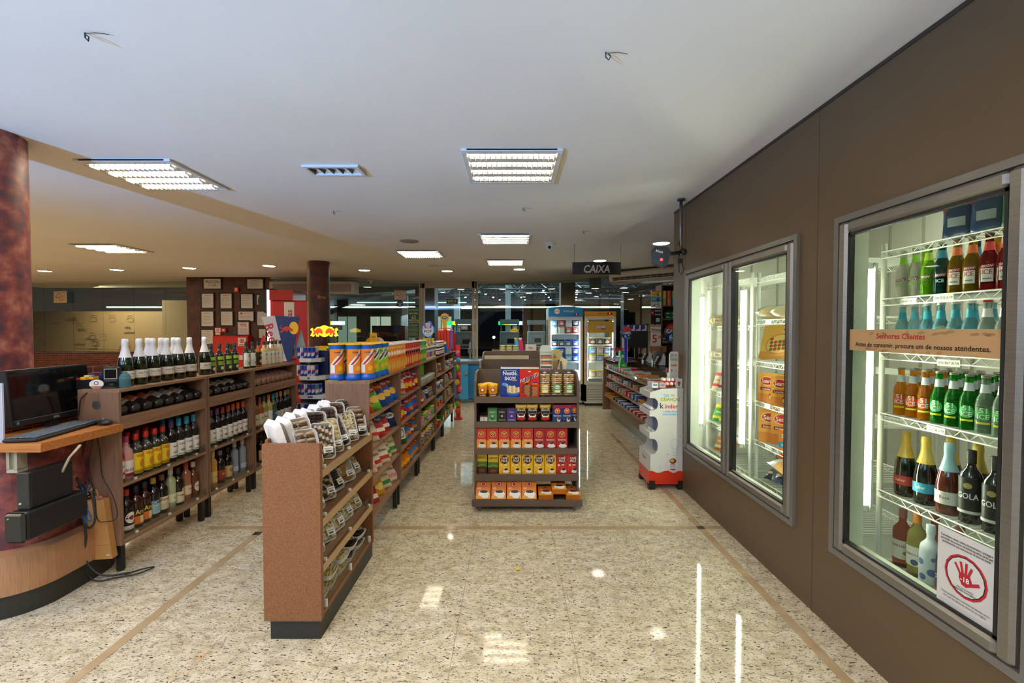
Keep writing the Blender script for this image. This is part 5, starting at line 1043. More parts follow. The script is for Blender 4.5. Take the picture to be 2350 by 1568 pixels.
Sk2 = lambda c, t_: [('p', [(-.02, .075), (.02, .081), (.02, .094), (-.02, .088)], '7a1c28'), ('t', 'SKOV', 0, .0845, .009, 'f4f4f4', .034), ('t', 'ICE', 0, .06, .014, c, .026)]
S1_ = lambda c: [('d', 0, .075, .024, c, .026), ('t', '51', 0, .09, .02, 'f4f8f4', .03), ('t', 'ICE', 0, .066, .018, 'f4f8f4', .034), ('r', -.02, .02, .036, .044, 'e8e020')]
IB = {'wg': ('clear vodka drink bottle with lime neck', ice('c8ccbc:l', '90cc30', 'c0c4b8:s', Sk2('6ab030', 0))), 'lime': ('lime green drink bottle', ice('8ad018:l', 'b8e048', '9a9a80:s', Sk2('2a5a20', 0))), 'teal': ('dark teal drink bottle', ice('0c4a50:l', '1a80a0', 'a0a8a8:s', Sk2('c8e0e0', 0))),
      'amb': ('amber drink bottle with orange neck label', ice('c08a10:l', 'e87838', '9a8a70:s', SK('f0eee4'))), 'red': ('red drink bottle with coral neck label', ice('8a0c1c:l', 'e85048', '9a5a58:s', SK('f0eee4'))),
      'blu': ('pale blue drink bottle', ice('8ac8d4:l', '2aa0b8', 'e8ecec:s', [('r', -.02, .02, .03, .1, '70c0d0'), ('t', 'BALY', 0, .07, .012, 'f4f4f4', .034)])), 'wht': ('cloudy white drink bottle with red cap', ice('c8d4c8:l', 'f0ecec', 'c83040:s', [('r', -.02, .02, .03, .1, 'e0e8e0'), ('t', 'ICE', 0, .07, .012, 'c02a38', .034)])),
      'ora': ('orange drink bottle with blue neck band', ice('f09018:l', 'dfe6ec', '9a9488:s', S1_('d84a20'))), 'grn': ('green drink bottle with blue neck band', ice('20a028:l', 'dfe6ec', '9a9488:s', S1_('30c050'))), 'clr': ('clear drink bottle with green oval label', ice('b4d4b4:l', 'dfe6ec', '9a9488:s', S1_('28b040')))}
def irow(keys, z, where, x=1.895, y=2.20, st=.0655, rz=-62, grp='drink bottles in the near cooler'):
    for i, k in enumerate(keys):
        if k: put('drink_bottle', 'I'+k, IB[k][1], (x, y-st*i, z+.0025), R(rz+random.uniform(-6, 6)), IB[k][0]+', %s from left %s' % (ORD[i], where), 'bottle', grp)
irow('wg wg lime teal amb amb red red amb lime'.split(), 1.652, 'on the second cooler shelf')
irow('lime lime teal teal amb red red amb'.split(), 1.652, 'in the second shelf back row', x=1.97, y=2.17, st=.08)
irow('blu blu blu blu blu blu wht wht wht wht'.split(), 1.388, 'on the shelf behind the notice')
irow('blu blu wht blu blu wht wht blu'.split(), 1.388, 'in the third shelf back row', x=1.97, y=2.16, st=.075)
irow('ora ora ora grn grn grn clr clr clr clr'.split(), 1.085, 'on the fourth cooler shelf')
irow('ora ora ora grn grn grn clr clr clr clr'.split(), 1.085, 'in the fourth shelf second row', x=1.965, y=2.19, st=.066)
irow('ora grn grn grn grn clr clr clr'.split(), 1.085, 'in the fourth shelf third row', x=2.035, y=2.17, st=.07)
irow('ora grn grn grn grn clr clr clr'.split(), 1.085, 'in the fourth shelf rear row', x=2.105, y=2.17, st=.07)
m_ = lambda a: bottle(*a)
B.update({'sr': ('sparkling wine with gold foil and red label', bottle('fizz', '10140e:g', 'e0bc50:s', 'b8342c', [('t', 'Salier', 0, .55, .3, 'f0d0b0')], (.055, .10))), 'sb': ('sparkling wine with gold foil and turquoise label', bottle('fizz', '10140e:g', 'e0bc50:s', '2096b4', [('t', 'Salier', 0, .55, .3, 'e8f0f0')], (.055, .10))),
 'sp': ('rose sparkling wine with pale blue foil', bottle('fizz', '5a2418:g', 'a8d0d8:s', 'e0dcd4', [('t', 'Rosé', 0, .55, .22, '8a6a50')], (.045, .10))), 'bk': ('black wine bottle with white GOLA lettering', bottle('wine', '101110:g', '201a1c', '151514', [('t', 'GOLA', 0, .5, .15, 'e4e4de'), ('d', 0, .78, .3, 'b09a50', .08), ('r', -1.1, 1.1, .02, .1, 'd0d0ca')], (.04, .19), arc=1)),
 'bkp': ('black wine bottle with pink label patch', bottle('wine', '101110:g', '242424', '1a1a1a', [('t', 'VISTA', 0, .8, .1, '8a8a86'), ('r', -.6, .9, .25, .5, 'e06a9a')], (.04, .17))), 'rsr': ('rose wine bottle with copper capsule', bottle('liq', 'b8604a:l', 'a06058', 'e6dcc8', [('t', 'RESERVADO', 0, .7, .12, '9a3a30'), ('d', .5, .35, .2, 'a08a50')], (.04, .13))), 'whb': ('white wine bottle with orange capsule', bottle('wine', 'c8bc70:l', 'd08028', 'e8e4d4', [('t', 'BUENOS AIRES', 0, .6, .1, 'a83a30'), ('d', 0, .2, .3, '3a5a7a')], (.05, .14))),
 'flo': ('white bottle patterned with blue flowers', bottle('liq', 'd8e0e0:s', 'c8d8d8', 'dfe6e6', [('d', -.5, .7, .3, '6a80b8'), ('d', .4, .4, .35, '5a74b0'), ('d', .5, .85, .2, '7a90c0'), ('d', -.3, .2, .3, '5a70a8')], (.02, .15))), 'drk': ('dark bottle with pink cap and pink bands', bottle('liq', '2a2426:g', 'd8a0b0', '3a3034', [('t', 'OCEAN', 0, .5, .14, 'e0e0e0'), ('r', -.2, .2, .8, .95, 'e02a80'), ('r', -1, 1, 0, .1, 'c03a70')], (.02, .15)))})
for i, (k, x, y) in enumerate([('sr', 1.90, 2.17), ('sb', 1.90, 2.065), ('sp', 1.90, 1.955), ('bk', 1.90, 1.86), ('bk', 1.90, 1.765), ('bkp', 1.90, 1.67)]): bput(k, (x, y, .7025), '%s from left on the fifth cooler shelf' % ORD[i], rz=R(-62), cat='bottle', group='bottles on the fifth cooler shelf')
for i, (k, x, y) in enumerate([('sb', 2.01, 2.06), ('sr', 2.01, 1.94), ('bk', 2.0, 1.81), ('bk', 2.0, 1.70), ('bk', 1.90, 1.58)]): bput(k, (x, y, .7025), '%s in the fifth shelf back row' % ORD[i], rz=R(-62), cat='bottle', group='bottles on the fifth cooler shelf')
for i, (k, x, y) in enumerate([('rsr', 1.90, 2.18), ('whb', 1.89, 2.09), ('flo', 1.87, 2.00), ('drk', 1.87, 1.92), ('rsr', 2.0, 2.12), ('rsr', 2.0, 2.0)]): bput(k, (x, y, .355), '%s on the cooler floor behind the age notice' % ORD[i], rz=R(-62), cat='bottle', group='bottles on the cooler floor')
tag(MB().box(1.82, 2.35, 1.3, 2.24, .30, .355, 'c4c8b8').build('floor_grid'), 'pale plinth on the cold room floor under the lowest bottles', 'plinth')
def pk(c, w_=.13, h_=.19, t1='ASKOV', c2='c02438'): return bag(w_, h_, .06, c+':s', None, [('p', [(-.05, h_*.62), (.05, h_*.68), (.05, h_*.86), (-.05, h_*.8)], c2), ('t', t1, 0, h_*.74, .022, 'f4f4f4', .08), ('r', -.03, .03, h_*.25, h_*.45, 'b8c8d8')], 40)
for i, (c_, y, l) in enumerate([('24406a', 1.93, 'blue'), ('2c4a78', 1.81, 'blue'), ('3a8a40', 1.69, 'green'), ('48984a', 1.57, 'green')]): put('vodka_pouch', 'V'+c_, pk(c_), (1.90, y, 1.888), R(-70), '%s drink pouch on the top cooler shelf, %s from left' % (l, ORD[i]), 'pouch', 'drink pouches on the top cooler shelf')
# price strips on the shelves
def strip(y, z, w_, txt, label): tag(MB().flat([('r', -w_/2, w_/2, -.014, .014, 'e4e6da'), ('t', txt, 0, 0, .010, '3a3a38', w_*.9)], None).build('price_label', None, (1.833, y, z), R(-90)), label, 'price label', 'white price labels on the cooler shelves')
strip(2.10, 1.632, .085, 'ASKOV SABORES 275ML R$ 7,98', 'white price label on the second cooler shelf, left one'); strip(1.93, 1.636, .09, 'COROTE ICE LN 7,99', 'white price label on the second cooler shelf, right one'); strip(1.90, 1.36, .10, 'SKOL BEAT LN 7,99', 'white price label on the third cooler shelf'); strip(1.95, 1.066, .085, '51 ICE 275ML LN 7,99', 'white price label on the fourth cooler shelf')
strip(3.24, 1.555, .07, 'SEARA 24,90', 'white price label on the bread shelf behind the paired doors'); strip(3.02, 1.245, .07, 'SEARA 24,90', 'white price label under the pizza box'); strip(3.24, .95, .07, 'LASANHA 19,90', 'white price label under the two ready-meal boxes, left one'); strip(3.05, .95, .08, 'LASANHA 19,90', 'white price label under the two ready-meal boxes, right one'); strip(3.22, .652, .08, 'EMPANADOS', 'white price label under the stacked ready-meal boxes'); strip(4.2, 1.51, .06, '9,90', 'white price label in the left paired door, upper'); strip(4.12, 1.2, .06, '9,90', 'white price label in the left paired door, middle'); strip(3.98, .625, .07, '9,90', 'white price label in the left paired door, lower')
# frozen food
def fbox(w_, h_, d, txt): return carton(w_, d, h_, 'e8a84c:s', [('r', -w_/2, w_/2, 0, h_*.3, 'd88a3a'), ('d', -w_*.12, h_*.74, w_*.3, 'f0d890', h_*.16), ('d', -w_*.12, h_*.74, w_*.27, 'c82a2c', h_*.13), ('t', 'Seara', -w_*.12, h_*.74, h_*.13, 'f8f4ec', w_*.44), ('r', -w_*.4, w_*.1, h_*.42, h_*.52, '8a2a2a'), ('t', txt, -w_*.15, h_*.47, h_*.06, 'f0e8e0', w_*.42), ('d', w_*.2, h_*.22, w_*.24, '9a3a20', h_*.16), ('d', w_*.1, h_*.2, w_*.12, 'f0d890', h_*.08)], side='c87a30')
for i, (y, x, z, k) in enumerate([(3.29, 1.89, .968, 'Lasanha'), (3.12, 1.885, .968, 'Lasanha'), (2.95, 1.885, .968, 'Lasanha')]): put('frozen_meal_box', 'F1', fbox(.17, .215, .05, 'Lasanha'), (x, y, z), R(-58), 'orange frozen meal box, %s from left on the ready-meal shelf' % ORD[i], 'food box', 'frozen meal boxes in the cooler')
for i, (y, x) in enumerate([(3.30, 1.92), (3.23, 1.97), (3.16, 2.02), (3.09, 2.07), (3.02, 2.11)]): put('frozen_meal_box', 'F2', fbox(.2, .25, .045, 'Almôndegas'), (x, y, .673), R(-35), 'larger orange frozen box standing in a row, %s from front' % ORD[i], 'food box', 'larger frozen boxes in the cooler')
put('frozen_meal_box', 'F3', carton(.12, .05, .14, 'e08a40:s', [('r', -.06, .06, .02, .06, '3a90c0'), ('t', 'Seara', 0, .1, .025, 'f8f4ec', .1), ('t', 'SUPREME', 0, .04, .014, 'f4f4f4', .09)]), (1.885, 3.06, .673), R(-62), 'small orange and blue frozen box before the larger boxes', 'food box')
put('pizza_box', 'F4', carton(.28, .04, .27, 'e4b04c:s', [('r', -.14, .14, 0, .05, 'd89038'), ('d', 0, .10, .105, 'c88a3a', .085), ('d', 0, .10, .095, 'e8c070', .075)]+[('d', -.06+.03*(i % 5), .06+.028*(i//5), .013, 'b83a24' if i % 2 else '5a6a2a') for i in range(16)]+[('d', .06, .215, .055, 'f0dc90', .035), ('d', .06, .215, .05, 'c82a2c', .03), ('t', 'Seara', .06, .215, .03, 'f8f4ec', .085)], side='b87a30'), None, 0, 'large tilted pizza box with pizza picture on the wire rack', 'pizza box', None, Matrix.Translation((1.93, 3.27, 1.30)) @ Matrix.Rotation(R(-62), 4, 'Z') @ Matrix.Rotation(R(-28), 4, 'X') @ Matrix.Rotation(R(-8), 4, 'Y'))
def loaf(c, art_=()): 
    def fn(): 
        m = MB().ball((0, 0, .05), .05, c+':s', 12, 2.6, 1.3, .95); f = MB().ball((0, 0, .052), .055, 'film', 12, 2.6, 1.35, 1.0); return [('loaf', m, None), ('clear_wrap', f, None), ('sticker', MB().flat([('r', -.04, .04, .03, .07, 'f0e8d8'), ('t', 'Pão', 0, .05, .02, 'a83a30')], Matrix.Translation((0, -.072, 0))), None)]
    return fn
for i, (c_, y, x, z, a, g) in enumerate([('e0c890', 3.30, 1.93, 1.575, -20, 'upper shelf right of the post'), ('e8d4a8', 3.12, 1.93, 1.575, -30, 'upper shelf near the frame'), ('d8c080', 4.14, 1.92, 1.533, -60, 'upper shelf of the left paired door'), ('e4cc98', 4.02, 1.95, 1.533, -60, 'upper shelf deeper in the left paired door'), ('e8dcb8', 4.13, 1.92, 1.223, -60, 'middle shelf of the left paired door')]): put('bread_bag', 'L'+c_, loaf(c_), (x, y, z), R(a), 'bagged bread on the '+g, 'bread bag', None)
for i, (c_, c2, y, z, l) in enumerate([('d8c8b8', 'b83a40', 4.18, .943, 'pink and white frozen bag'), ('e8e0d8', '8a2a3a', 4.06, .943, 'white frozen pack with dark red ring'), ('58a050', 'e0d040', 4.17, .648, 'green frozen vegetable bag'), ('a0c890', 'f0e060', 4.04, .648, 'pale green frozen bag'), ('e09050', 'f0e0c0', 4.12, .388, 'orange sausage bag at the bottom'), ('d87a40', 'f0f0e0', 4.0, .388, 'orange and white bag at the bottom')]):
    put('frozen_bag', 'Z'+c_, bag(.15, .17, .07, c_+':s', c2+':s', art(.15, .17, 'Sabor', 'ffffff' if i > 1 else c2, None, .5, c2), 50+i), (1.91, y, z), (R(-25), 0, R(-60)), l+' in the left paired cooler door', 'frozen bag')
for i, (c_, y, x, l) in enumerate([('2c3c60', 3.30, 1.93, 'navy'), ('d8a858', 3.22, 1.95, 'gold'), ('24406a', 3.12, 1.91, 'dark blue'), ('2a4a34', 3.16, 2.06, 'dark green'), ('c86a2a', 3.34, 2.12, 'orange'), ('e0b070', 3.02, 1.93, 'tan')]):
    put('frozen_bag', 'Zl'+c_, bag(.16, .2, .07, c_+':g', 'c8ccd0:s', art(.16, .2, 'Frios', 'ffffff', None, .5, 'e0b060'), 60+i), (x, y, .392+.02*i), (R(-68), 0, R(-50+i*14)), l+' glossy frozen bag piled at the bottom of the pizza cooler', 'frozen bag', 'piled frozen bags in the pizza cooler')
# notices on the near door glass
sg = tag(MB().box(1.590, 1.5935, 1.457, 2.143, 1.405, 1.502, 'c09a6c').build('glass_notice'), 'tan notice strip with red and black lettering across the near cooler door', 'sign')
MX_ = Matrix.Translation((1.5898, 1.80, 1.4535)) @ Matrix.Rotation(R(-90), 4, 'Z')
m = MB(); m.flat([('t', 'Senhores Clientes', -.06, .020, .022, 'b4202c', .30), ('t', 'Antes de consumir, procure um de nossos atendentes.', 0, -.019, .0185, '2a2422', .64)], MX_).build('lettering', sg)
m = MB(); rnd = random.Random(4)
for i in range(26):
    x, z = rnd.uniform(-.33, .33), rnd.choice([-.042, .04, .03, -.044]) if -.22 < i*.0254-.33 < .14 else rnd.uniform(-.04, .042); a = rnd.uniform(0, 3); r = .010
    if abs(z) < .03 and abs(x) < .3: continue
    m.flat([('l', [(x+r*1.6*math.cos(t_*.7)*math.cos(a)-r*.7*math.sin(t_*.7)*math.sin(a), z+(r*1.6*math.cos(t_*.7)*math.sin(a)+r*.7*math.sin(t_*.7)*math.cos(a))*.5) for t_ in range(10)], .0012, '7a5636'), ('l', [(x-r*.8*math.cos(a), z-r*.4*math.sin(a)), (x+r*.8*math.cos(a), z+r*.4*math.sin(a))], .001, '7a5636')], MX_)
m.build('bread_drawings', sg)
sg = tag(MB().box(1.590, 1.5935, 1.462, 1.672, .487, .772, 'd2d2d0').build('age_notice'), 'white age limit notice with red hand in a circle on the cooler door', 'sign')
MX_ = Matrix.Translation((1.5898, 1.567, .63)) @ Matrix.Rotation(R(-90), 4, 'Z'); m = MB()
m.flat([('d', 0, .0, .076, 'c02430'), ('d', 0, 0, .069, '1c1c20'), ('d', 0, 0, .0655, 'd8d8d6')], MX_).build('ring', sg)
m = MB(); MX2 = MX_ @ Matrix.Translation((0, -.001, 0)); m.flat([('p', [(-.022, .012), (.016, .014), (.024, -.006), (.02, -.024), (.004, -.034), (-.012, -.03), (-.022, -.01)], 'b8202c')]+[('l', [a, b], w_, 'b8202c') for a, b, w_ in (((-.018, .008), (-.036, .038), .008), ((-.008, .012), (-.016, .050), .0085), ((.003, .012), (.005, .052), .0085), ((.013, .012), (.024, .042), .0085), ((.016, -.02), (.05, -.002), .011))]+[('t', '-18', 0, -.008, .017, 'f0f0f0')], MX2).build('hand_symbol', sg)
m = MB(); m.flat([('t', 'ÁLCOOL PARA', 0, -.043, .006, '2a2a2a', .06), ('t', 'MENORES É PROIBIDO', 0, -.052, .006, '2a2a2a', .08), ('t', 'É proibida a venda, oferta, fornecimento, entrega e', 0, .118, .0075, '2a2a2a', .18), ('t', 'permissão de consumo de bebida alcoólica, ainda que', 0, .107, .0075, '2a2a2a', .18), ('t', 'gratuitamente, aos menores de 18 anos de idade.', 0, .096, .0075, '2a2a2a', .17),
  ('t', 'Venda proibida para menores de dezoito anos.', 0, -.088, .0065, '5a5a5a', .17), ('t', 'Em caso de denúncia, procure os órgãos.', 0, -.1, .0065, '5a5a5a', .15), ('r', -.09, .09, -.118, -.1172, '8a8a8a'), ('r', -.09, .09, -.126, -.1252, '8a8a8a')], MX2).build('lettering', sg)
# ================================================================ white sweets stand by the wall end
t = thing('sweets_stand', 'white printed cardboard toy sweets stand with red base by the wall end', 'display stand', (1.455, 4.38, 0)); X = Matrix.Translation((-1.455, -4.38, 0))
def mb(): m = MB(); m.X = X; return m
KX0, KX1, KY0, KY1 = 1.292, 1.605, 4.22, 4.56
def prof():
    p = [(KX1, .155), (KX1, .955), (KX0+.10, .948), (KX0+.03, .925), (KX0, .915)]
    for zt, zb in ((.862, .745), (.69, .54), (.48, .33)):
        p.append((KX0, zt)); n = 8; cz = (zt+zb)/2; rz = (zt-zb)/2
        for i in range(n+1): a = math.pi*i/n; p.append((KX0+.012+.062*math.sin(a)**.7, cz+rz*math.cos(a)))
        p.append((KX0, zb))
    p += [(KX0, .155)]; return p
P_ = prof()
mb().prism(P_, 'y', KY0, KY0+.006, 'd9d7d0').build('side_panel', t); mb().prism(P_, 'y', KY1-.006, KY1, 'd9d7d0').build('side_panel', t)
mb().box(KX1-.006, KX1, KY0, KY1, .155, .955, 'e0dfda').box(KX0+.13, KX0+.135, KY0+.006, KY1-.006, .3, .94, '9a9ab0').build('inner_panel', t)
mb().prism([(KX1-.095, .95), (KX1, .95), (KX1, 1.27), (KX1-.015, 1.29), (KX1-.075, 1.29), (KX1-.095, 1.265)], 'y', KY0+.13, KY0+.136, 'd9d7d0').build('header', t)
m = mb(); m.flat([('t', 'DIA', -.03, .075, .03, '4aa0d0', .05), ('t', 'DAS', .025, .075, .018, 'c03a40', .03), ('t', 'CRIANÇAS', 0, .035, .024, '50a850', .10), ('t', 'kinder', .0, -.02, .022, 'c8301c', .08), ('d', -.03, -.07, .012, '4aa0d0'), ('d', .02, -.075, .014, 'e8c030')], Matrix.Translation((KX1-.048, KY0+.1295, 1.18)) @ Matrix.Diagonal((.72, 1, 1, 1))).build('header_print', t)
for i, (a, b) in enumerate([(.862, .915), (.69, .745), (.48, .54)]):
    mb().box(KX0, KX0+.13, KY0+.006, KY1-.006, a, a+.005, 'e0e0dc').box(KX0-.004, KX0, KY0+.0, KY1, a, b, 'dcdad4').build('tray', t)
mb().box(KX0-.002, KX0+.004, KY0, KY1, .155, .33, 'd9d7d0').box(KX0, KX0+.13, KY0+.006, KY1-.006, .3, .305, 'e0e0dc').build('lower_box', t)
m = mb(); wv = [(KX0-.003, .05), (KX1+.002, .05)]+[(KX1+.002-(KX1-KX0+.005)*i/20, .165+.012*math.sin(i*.75)+(.01 if 6 < i < 10 else 0)) for i in range(21)]
m.prism(wv, 'y', KY0-.004, KY0, 'd6351f:s').box(KX0-.006, KX0-.003, KY0-.004, KY1, .05, .17, 'd6351f:s').box(KX0-.003, KX1, KY0, KY1, .05, .158, 'c8301c:s').build('red_base', t)
m = mb()
for x in (KX0-.008, KX1-.05):
    for y in (KY0-.010, KY1-.05): m.box(x, x+.055, y, y+.055, 0, .05, '1c1b1b').box(x, x+.055, y, y+.008, .05, .085, '1c1b1b')
m.build('feet', t)
m = mb(); FM = Matrix.Translation(((KX0+KX1)/2+.03, KY0-.0005, 0)); m.flat([('t', 'DIA', -.035, .885, .03, '4aa8d8', .05), ('t', 'DAS', .022, .886, .016, 'c03a40', .03), ('t', 'CRIANÇAS', 0, .848, .032, 'f0b020', .185), ('t', 'CRIANÇAS', .002, .849, .026, '58b048', .175), ('t', 'k', -.078, .79, .05, '1c1c1c'), ('t', 'inder', .012, .785, .04, 'd8381c', .15), ('t', 'A SURPRESA DE UMA', 0, .735, .014, '5aa8d8', .13), ('t', 'CRIANÇA VALE MUITO', 0, .708, .014, '5aa8d8', .14)]+
 [('l', [(x+.011*math.cos(a*2.513+.314+1.257), z+.011*math.sin(a*2.513+.314+1.257)) for a in range(6)], .002, '8ac0e0') for x, z in ((-.08, .9), (-.095, .86), (.075, .9), (.09, .87))], FM).build('slogan', t)
m = mb(); bl = [('l', [(.045+.043*math.cos(R(a)), .43+.05*math.sin(R(a))) for a in range(0, 361, 20)], .0022, '7ab4d8')]+[('l', [(.045+k*math.cos(R(a)), .43+.05*math.sin(R(a))) for a in range(-90, 91, 20)], .0016, '7ab4d8') for k in (.015, .03, -.015, -.03)]+[('l', [(.02, .39), (.035, .345)], .0016, '7ab4d8'), ('l', [(.07, .39), (.055, .345)], .0016, '7ab4d8'), ('l', [(.032, .345), (.06, .345), (.056, .322), (.036, .322), (.032, .345)], .002, '7ab4d8')]
bl += [('l', [(x-.02, z), (x-.014, z+.008), (x-.005, z+.01), (x+.004, z+.014), (x+.012, z+.008), (x+.02, z)], .0018, '9cc8e2') for x, z in ((.09, .57), (-.055, .47), (-.04, .61))]+[('d', .098, .5, .005, '5a98d0'), ('d', -.02, .33, .005, '5a98d0'), ('l', [(-.1, .2), (-.085, .21), (-.08, .225), (-.09, .23), (-.097, .222), (-.104, .23), (-.112, .224), (-.1, .2), (-.085, .18), (-.1, .165)], .002, '7ab4d8')]
m.flat(bl, FM).build('balloon_drawing', t)
m = mb(); m.flat([('d', .03, .235, .044, 'e8e4e0', .055), ('d', .03, .268, .032, '6a3a20', .026), ('d', .024, .272, .02, 'd8a050', .016), ('p', [(.0, .196), (.06, .196), (.05, .184), (.03, .180), (.01, .184)], 'd0361f'), ('t', 'kinder', .03, .237, .013, 'd0361f', .06), ('t', 'OVO', .03, .217, .018, '3a8ac8', .06)], FM).build('egg_picture', t)
m = mb(); m.flat([('r', .03, .10, .175+.004*0, .1756, '9a9a9a'), ('r', -.03, .05, .168, .1686, '9a9a9a'), ('d', .1, .172, .008, 'd04030'), ('d', .1, .172, .006, 'd9d7d0')], FM).build('small_print', t)
MB().flat([('t', 'Kinder', 0, 0, .03, 'c8301c', .12)], Matrix.Translation((KX0-1.4555-.0055, .0, .27)) @ Matrix.Rotation(R(-90), 4, 'Z')).build('lettering', t)
# sweets in it
def egg(c1, c2): return lambda: [('egg', MB().ball((0, 0, .024), .019, c1+':s', 12, 1, 1, 1.3), None), ('wrapper_band', MB().ball((0, 0, .017), .0195, c2+':s', 12, 1.01, 1.01, .9), None)]
n = 0
for lv, z, c1, c2, nm in ((0, .867, 'e8e4e4', '3a80c0', 'white and blue'), (1, .695, 'eceaf0', '6a4a9a', 'white and purple'), (1, .724, 'eceaf0', '7a50a8', 'white and purple'), (2, .485, 'e6ece6', '3a9a6a', 'white and green')):
    for r_ in range(2):
        for c_ in range(5):
            if z == .724 and r_ == 1: continue
            put('chocolate_egg', 'E'+c1+c2, egg(c1, c2), (KX0+.03+.05*r_, KY0+.05+.058*c_, z), 0, '%s chocolate egg on the %s tray of the white stand' % (nm, ['top open', 'middle', 'lowest'][lv]), 'chocolate egg', 'chocolate eggs in the white stand')
for i in range(14): put('chocolate_egg', 'Ered', egg('f0ecec', 'e0401c'), (KX1-.17+.042*(i % 4)+.012*(i//8), KY0+.08+.042*((i//4) % 2), .958+.038*(i//8)), 0, 'white and orange chocolate egg piled on top of the white stand', 'chocolate egg', 'orange chocolate eggs on top of the white stand')
for i, (x, c_, l) in enumerate([(1.35, 'e8e0dc', 'white'), (1.42, 'd8a090', 'pink')]): tag(MB().box(x-.03, x+.03, 4.26, 4.4, .952, 1.0, c_).flat([('r', -.02, .02, 0, .02, '5a90b0')], Matrix.Translation((x, 4.2595, .97))).build('sweets_box'), 'small %s sweets box on top of the white stand' % l, 'box')
tag(MB().box(1.54, 1.60, 4.25, 4.255, .956, 1.04, 'ece8e0').flat([('d', 0, 0, .015, 'a05038'), ('d', .0, -.02, .01, '50803a')], Matrix.Translation((1.57, 4.2495, 1.0))).build('price_card'), 'small white price card at the right top of the white stand', 'card')
tag(MB().prism([(1.50, .97), (1.60, .97), (1.60, 1.10), (1.57, 1.13), (1.50, 1.08)], 'y', 4.36, 4.38, 'd9d7d0').prism([(1.50, .97), (1.60, .97), (1.60, 1.0), (1.50, 1.01)], 'y', 4.355, 4.36, 'd6351f').build('sweets_card'), 'white and red shaped card behind the orange eggs', 'card')

# ================================================================ cashier counter
CY0, CY1 = 4.70, 7.93
t = thing('cashier_counter', 'long wooden cashier counter with tiered sweets shelves and glass top', 'counter', (2.0, 6.3, 0)); X = Matrix.Translation((-2.0, -6.3, 0))
mb().box(1.745, 2.4, CY0, CY1, 0, .14, '8c8c88:m').build('kick_base', t)
mb().box(1.72, 2.4, CY0, CY1, .14, .35, 'wood').box(1.95, 2.4, CY0, CY1, .35, .86, 'wood_dark').build('body', t)
mb().box(1.60, 2.5, CY1, CY1+.06, .10, 1.015, 'wood').build('end_panel', t)
for x, z in ((1.62, .37), (1.64, .54), (1.66, .69), (1.62, .85)): mb().box(x, 2.0, CY0, CY1, z-.025, z, 'wood_h').build('tier', t)
mb().box(1.93, 2.5, CY0, CY1, .985, 1.0, 'acrylic').build('glass_top', t)
m = mb(); m.box(1.93, 1.937, CY0, CY1, .85, .985, 'acrylic').build('glass_front', t)
mb().box(1.63, 2.0, CY1-.75, CY1, .985, 1.0, 'wood_h').box(1.64, 1.645, CY1-.75, CY1, 1.0, 1.04, 'acrylic').build('upper_shelf', t)
mb().box(1.62, 1.625, CY0, CY1, .85, .885, 'acrylic').build('clear_edge', t)
mb().box(1.93, 2.45, 5.2, 5.22, .85, .985, 'wood').build('divider', t)
def sbox(w_, d, h_, c, c2, txt): return carton(w_, d, h_, c+':s', [('r', -w_*.4, w_*.4, h_*.25, h_*.75, c2), ('t', txt, 0, h_*.5, h_*.34, 'f4f0e8' if int(c2[:2], 16) < 140 else '3a2a2a', w_*.7)], top=c2)
CP = [('pink', 'e0809a', 'f4e0e4', 'GUM'), ('grey', '8a8e98', 'e8e8ec', 'MENT'), ('brown', '6a4028', 'c89858', 'CHOC'), ('tan', 'c8a468', '7a4a28', 'CARA'), ('blue', '2458b0', 'e8ecf4', 'MINT'), ('red', 'c0202c', 'f4e8e0', 'KIT'), ('yellow', 'e8c048', 'b83028', 'TIC'), ('green', '58a848', 'f0f0e0', 'TRID'), ('navy', '1c2c5a', 'c0a868', 'OREO'), ('white', 'e8e4dc', '4a80b8', 'HALL'), ('orange', 'e07a2c', 'f4e8d0', 'FINI'), ('purple', '7a4a9a', 'f0e0f0', 'UVA'), ('teal', '48a8a8', 'f0f4f0', 'FRSH')]
CI = {c[0]: c for c in CP}
def tier(seq, x, z, nm, h_=.05, y0=CY0+.08, y1=CY1-.10):
    n = len(seq)
    for i, c in enumerate(seq):
        _, a, b, tx = CI[c]; y = y1-(y1-y0)*i/(n-1); hh = h_*random.choice((.85, 1, 1.15)); k = 'S%s%d' % (c, int(hh*1000))
        put('sweets_box', k, (lambda a=a, b=b, tx=tx, hh=hh: sbox(.095, .13, hh, a, b, tx)()), (x+.075, y, z), R(-90+random.uniform(-5, 5)), '%s sweets box, %s from the far end on the counter %s tier' % (c, ORD[i], nm), 'sweets box', 'sweets boxes on the counter '+nm+' tier')
        if i % 2 == 0: put('sweets_box', k, None, (x+.215, y, z), R(-90), '%s sweets box behind the %s on the counter %s tier' % (c, ORD[i], nm), 'sweets box', 'sweets boxes on the counter '+nm+' tier')
tier('yellow yellow yellow navy navy blue blue blue blue red red red red red red white red white'.split(), 1.62, .37, 'lowest', .04)
tier('tan pink teal grey red green pink red red blue blue yellow tan brown tan pink pink white'.split(), 1.64, .54, 'third', .07)
tier('white pink yellow pink grey navy white grey brown tan brown navy tan brown tan green brown tan'.split(), 1.66, .69, 'second', .055)
tier('tan white blue green teal pink red teal orange yellow white tan yellow yellow orange white red tan white yellow'.split(), 1.62, .85, 'top', .06)
tier('tan brown grey white blue white'.split(), 1.65, 1.0, 'raised', .045, CY1-.68, CY1-.08)
t = thing('gum_rack', 'clear stepped rack of gum with red and green packet at counter end', 'display stand', (1.80, 7.55, 1.045)); MB().box(-.16, .12, -.2, .2, .0, .01, 'acrylic').box(-.16, .12, -.2, .2, .10, .11, 'acrylic').box(-.16, -.155, -.2, .2, 0, .17, 'acrylic').build('frame', t)
m = MB()
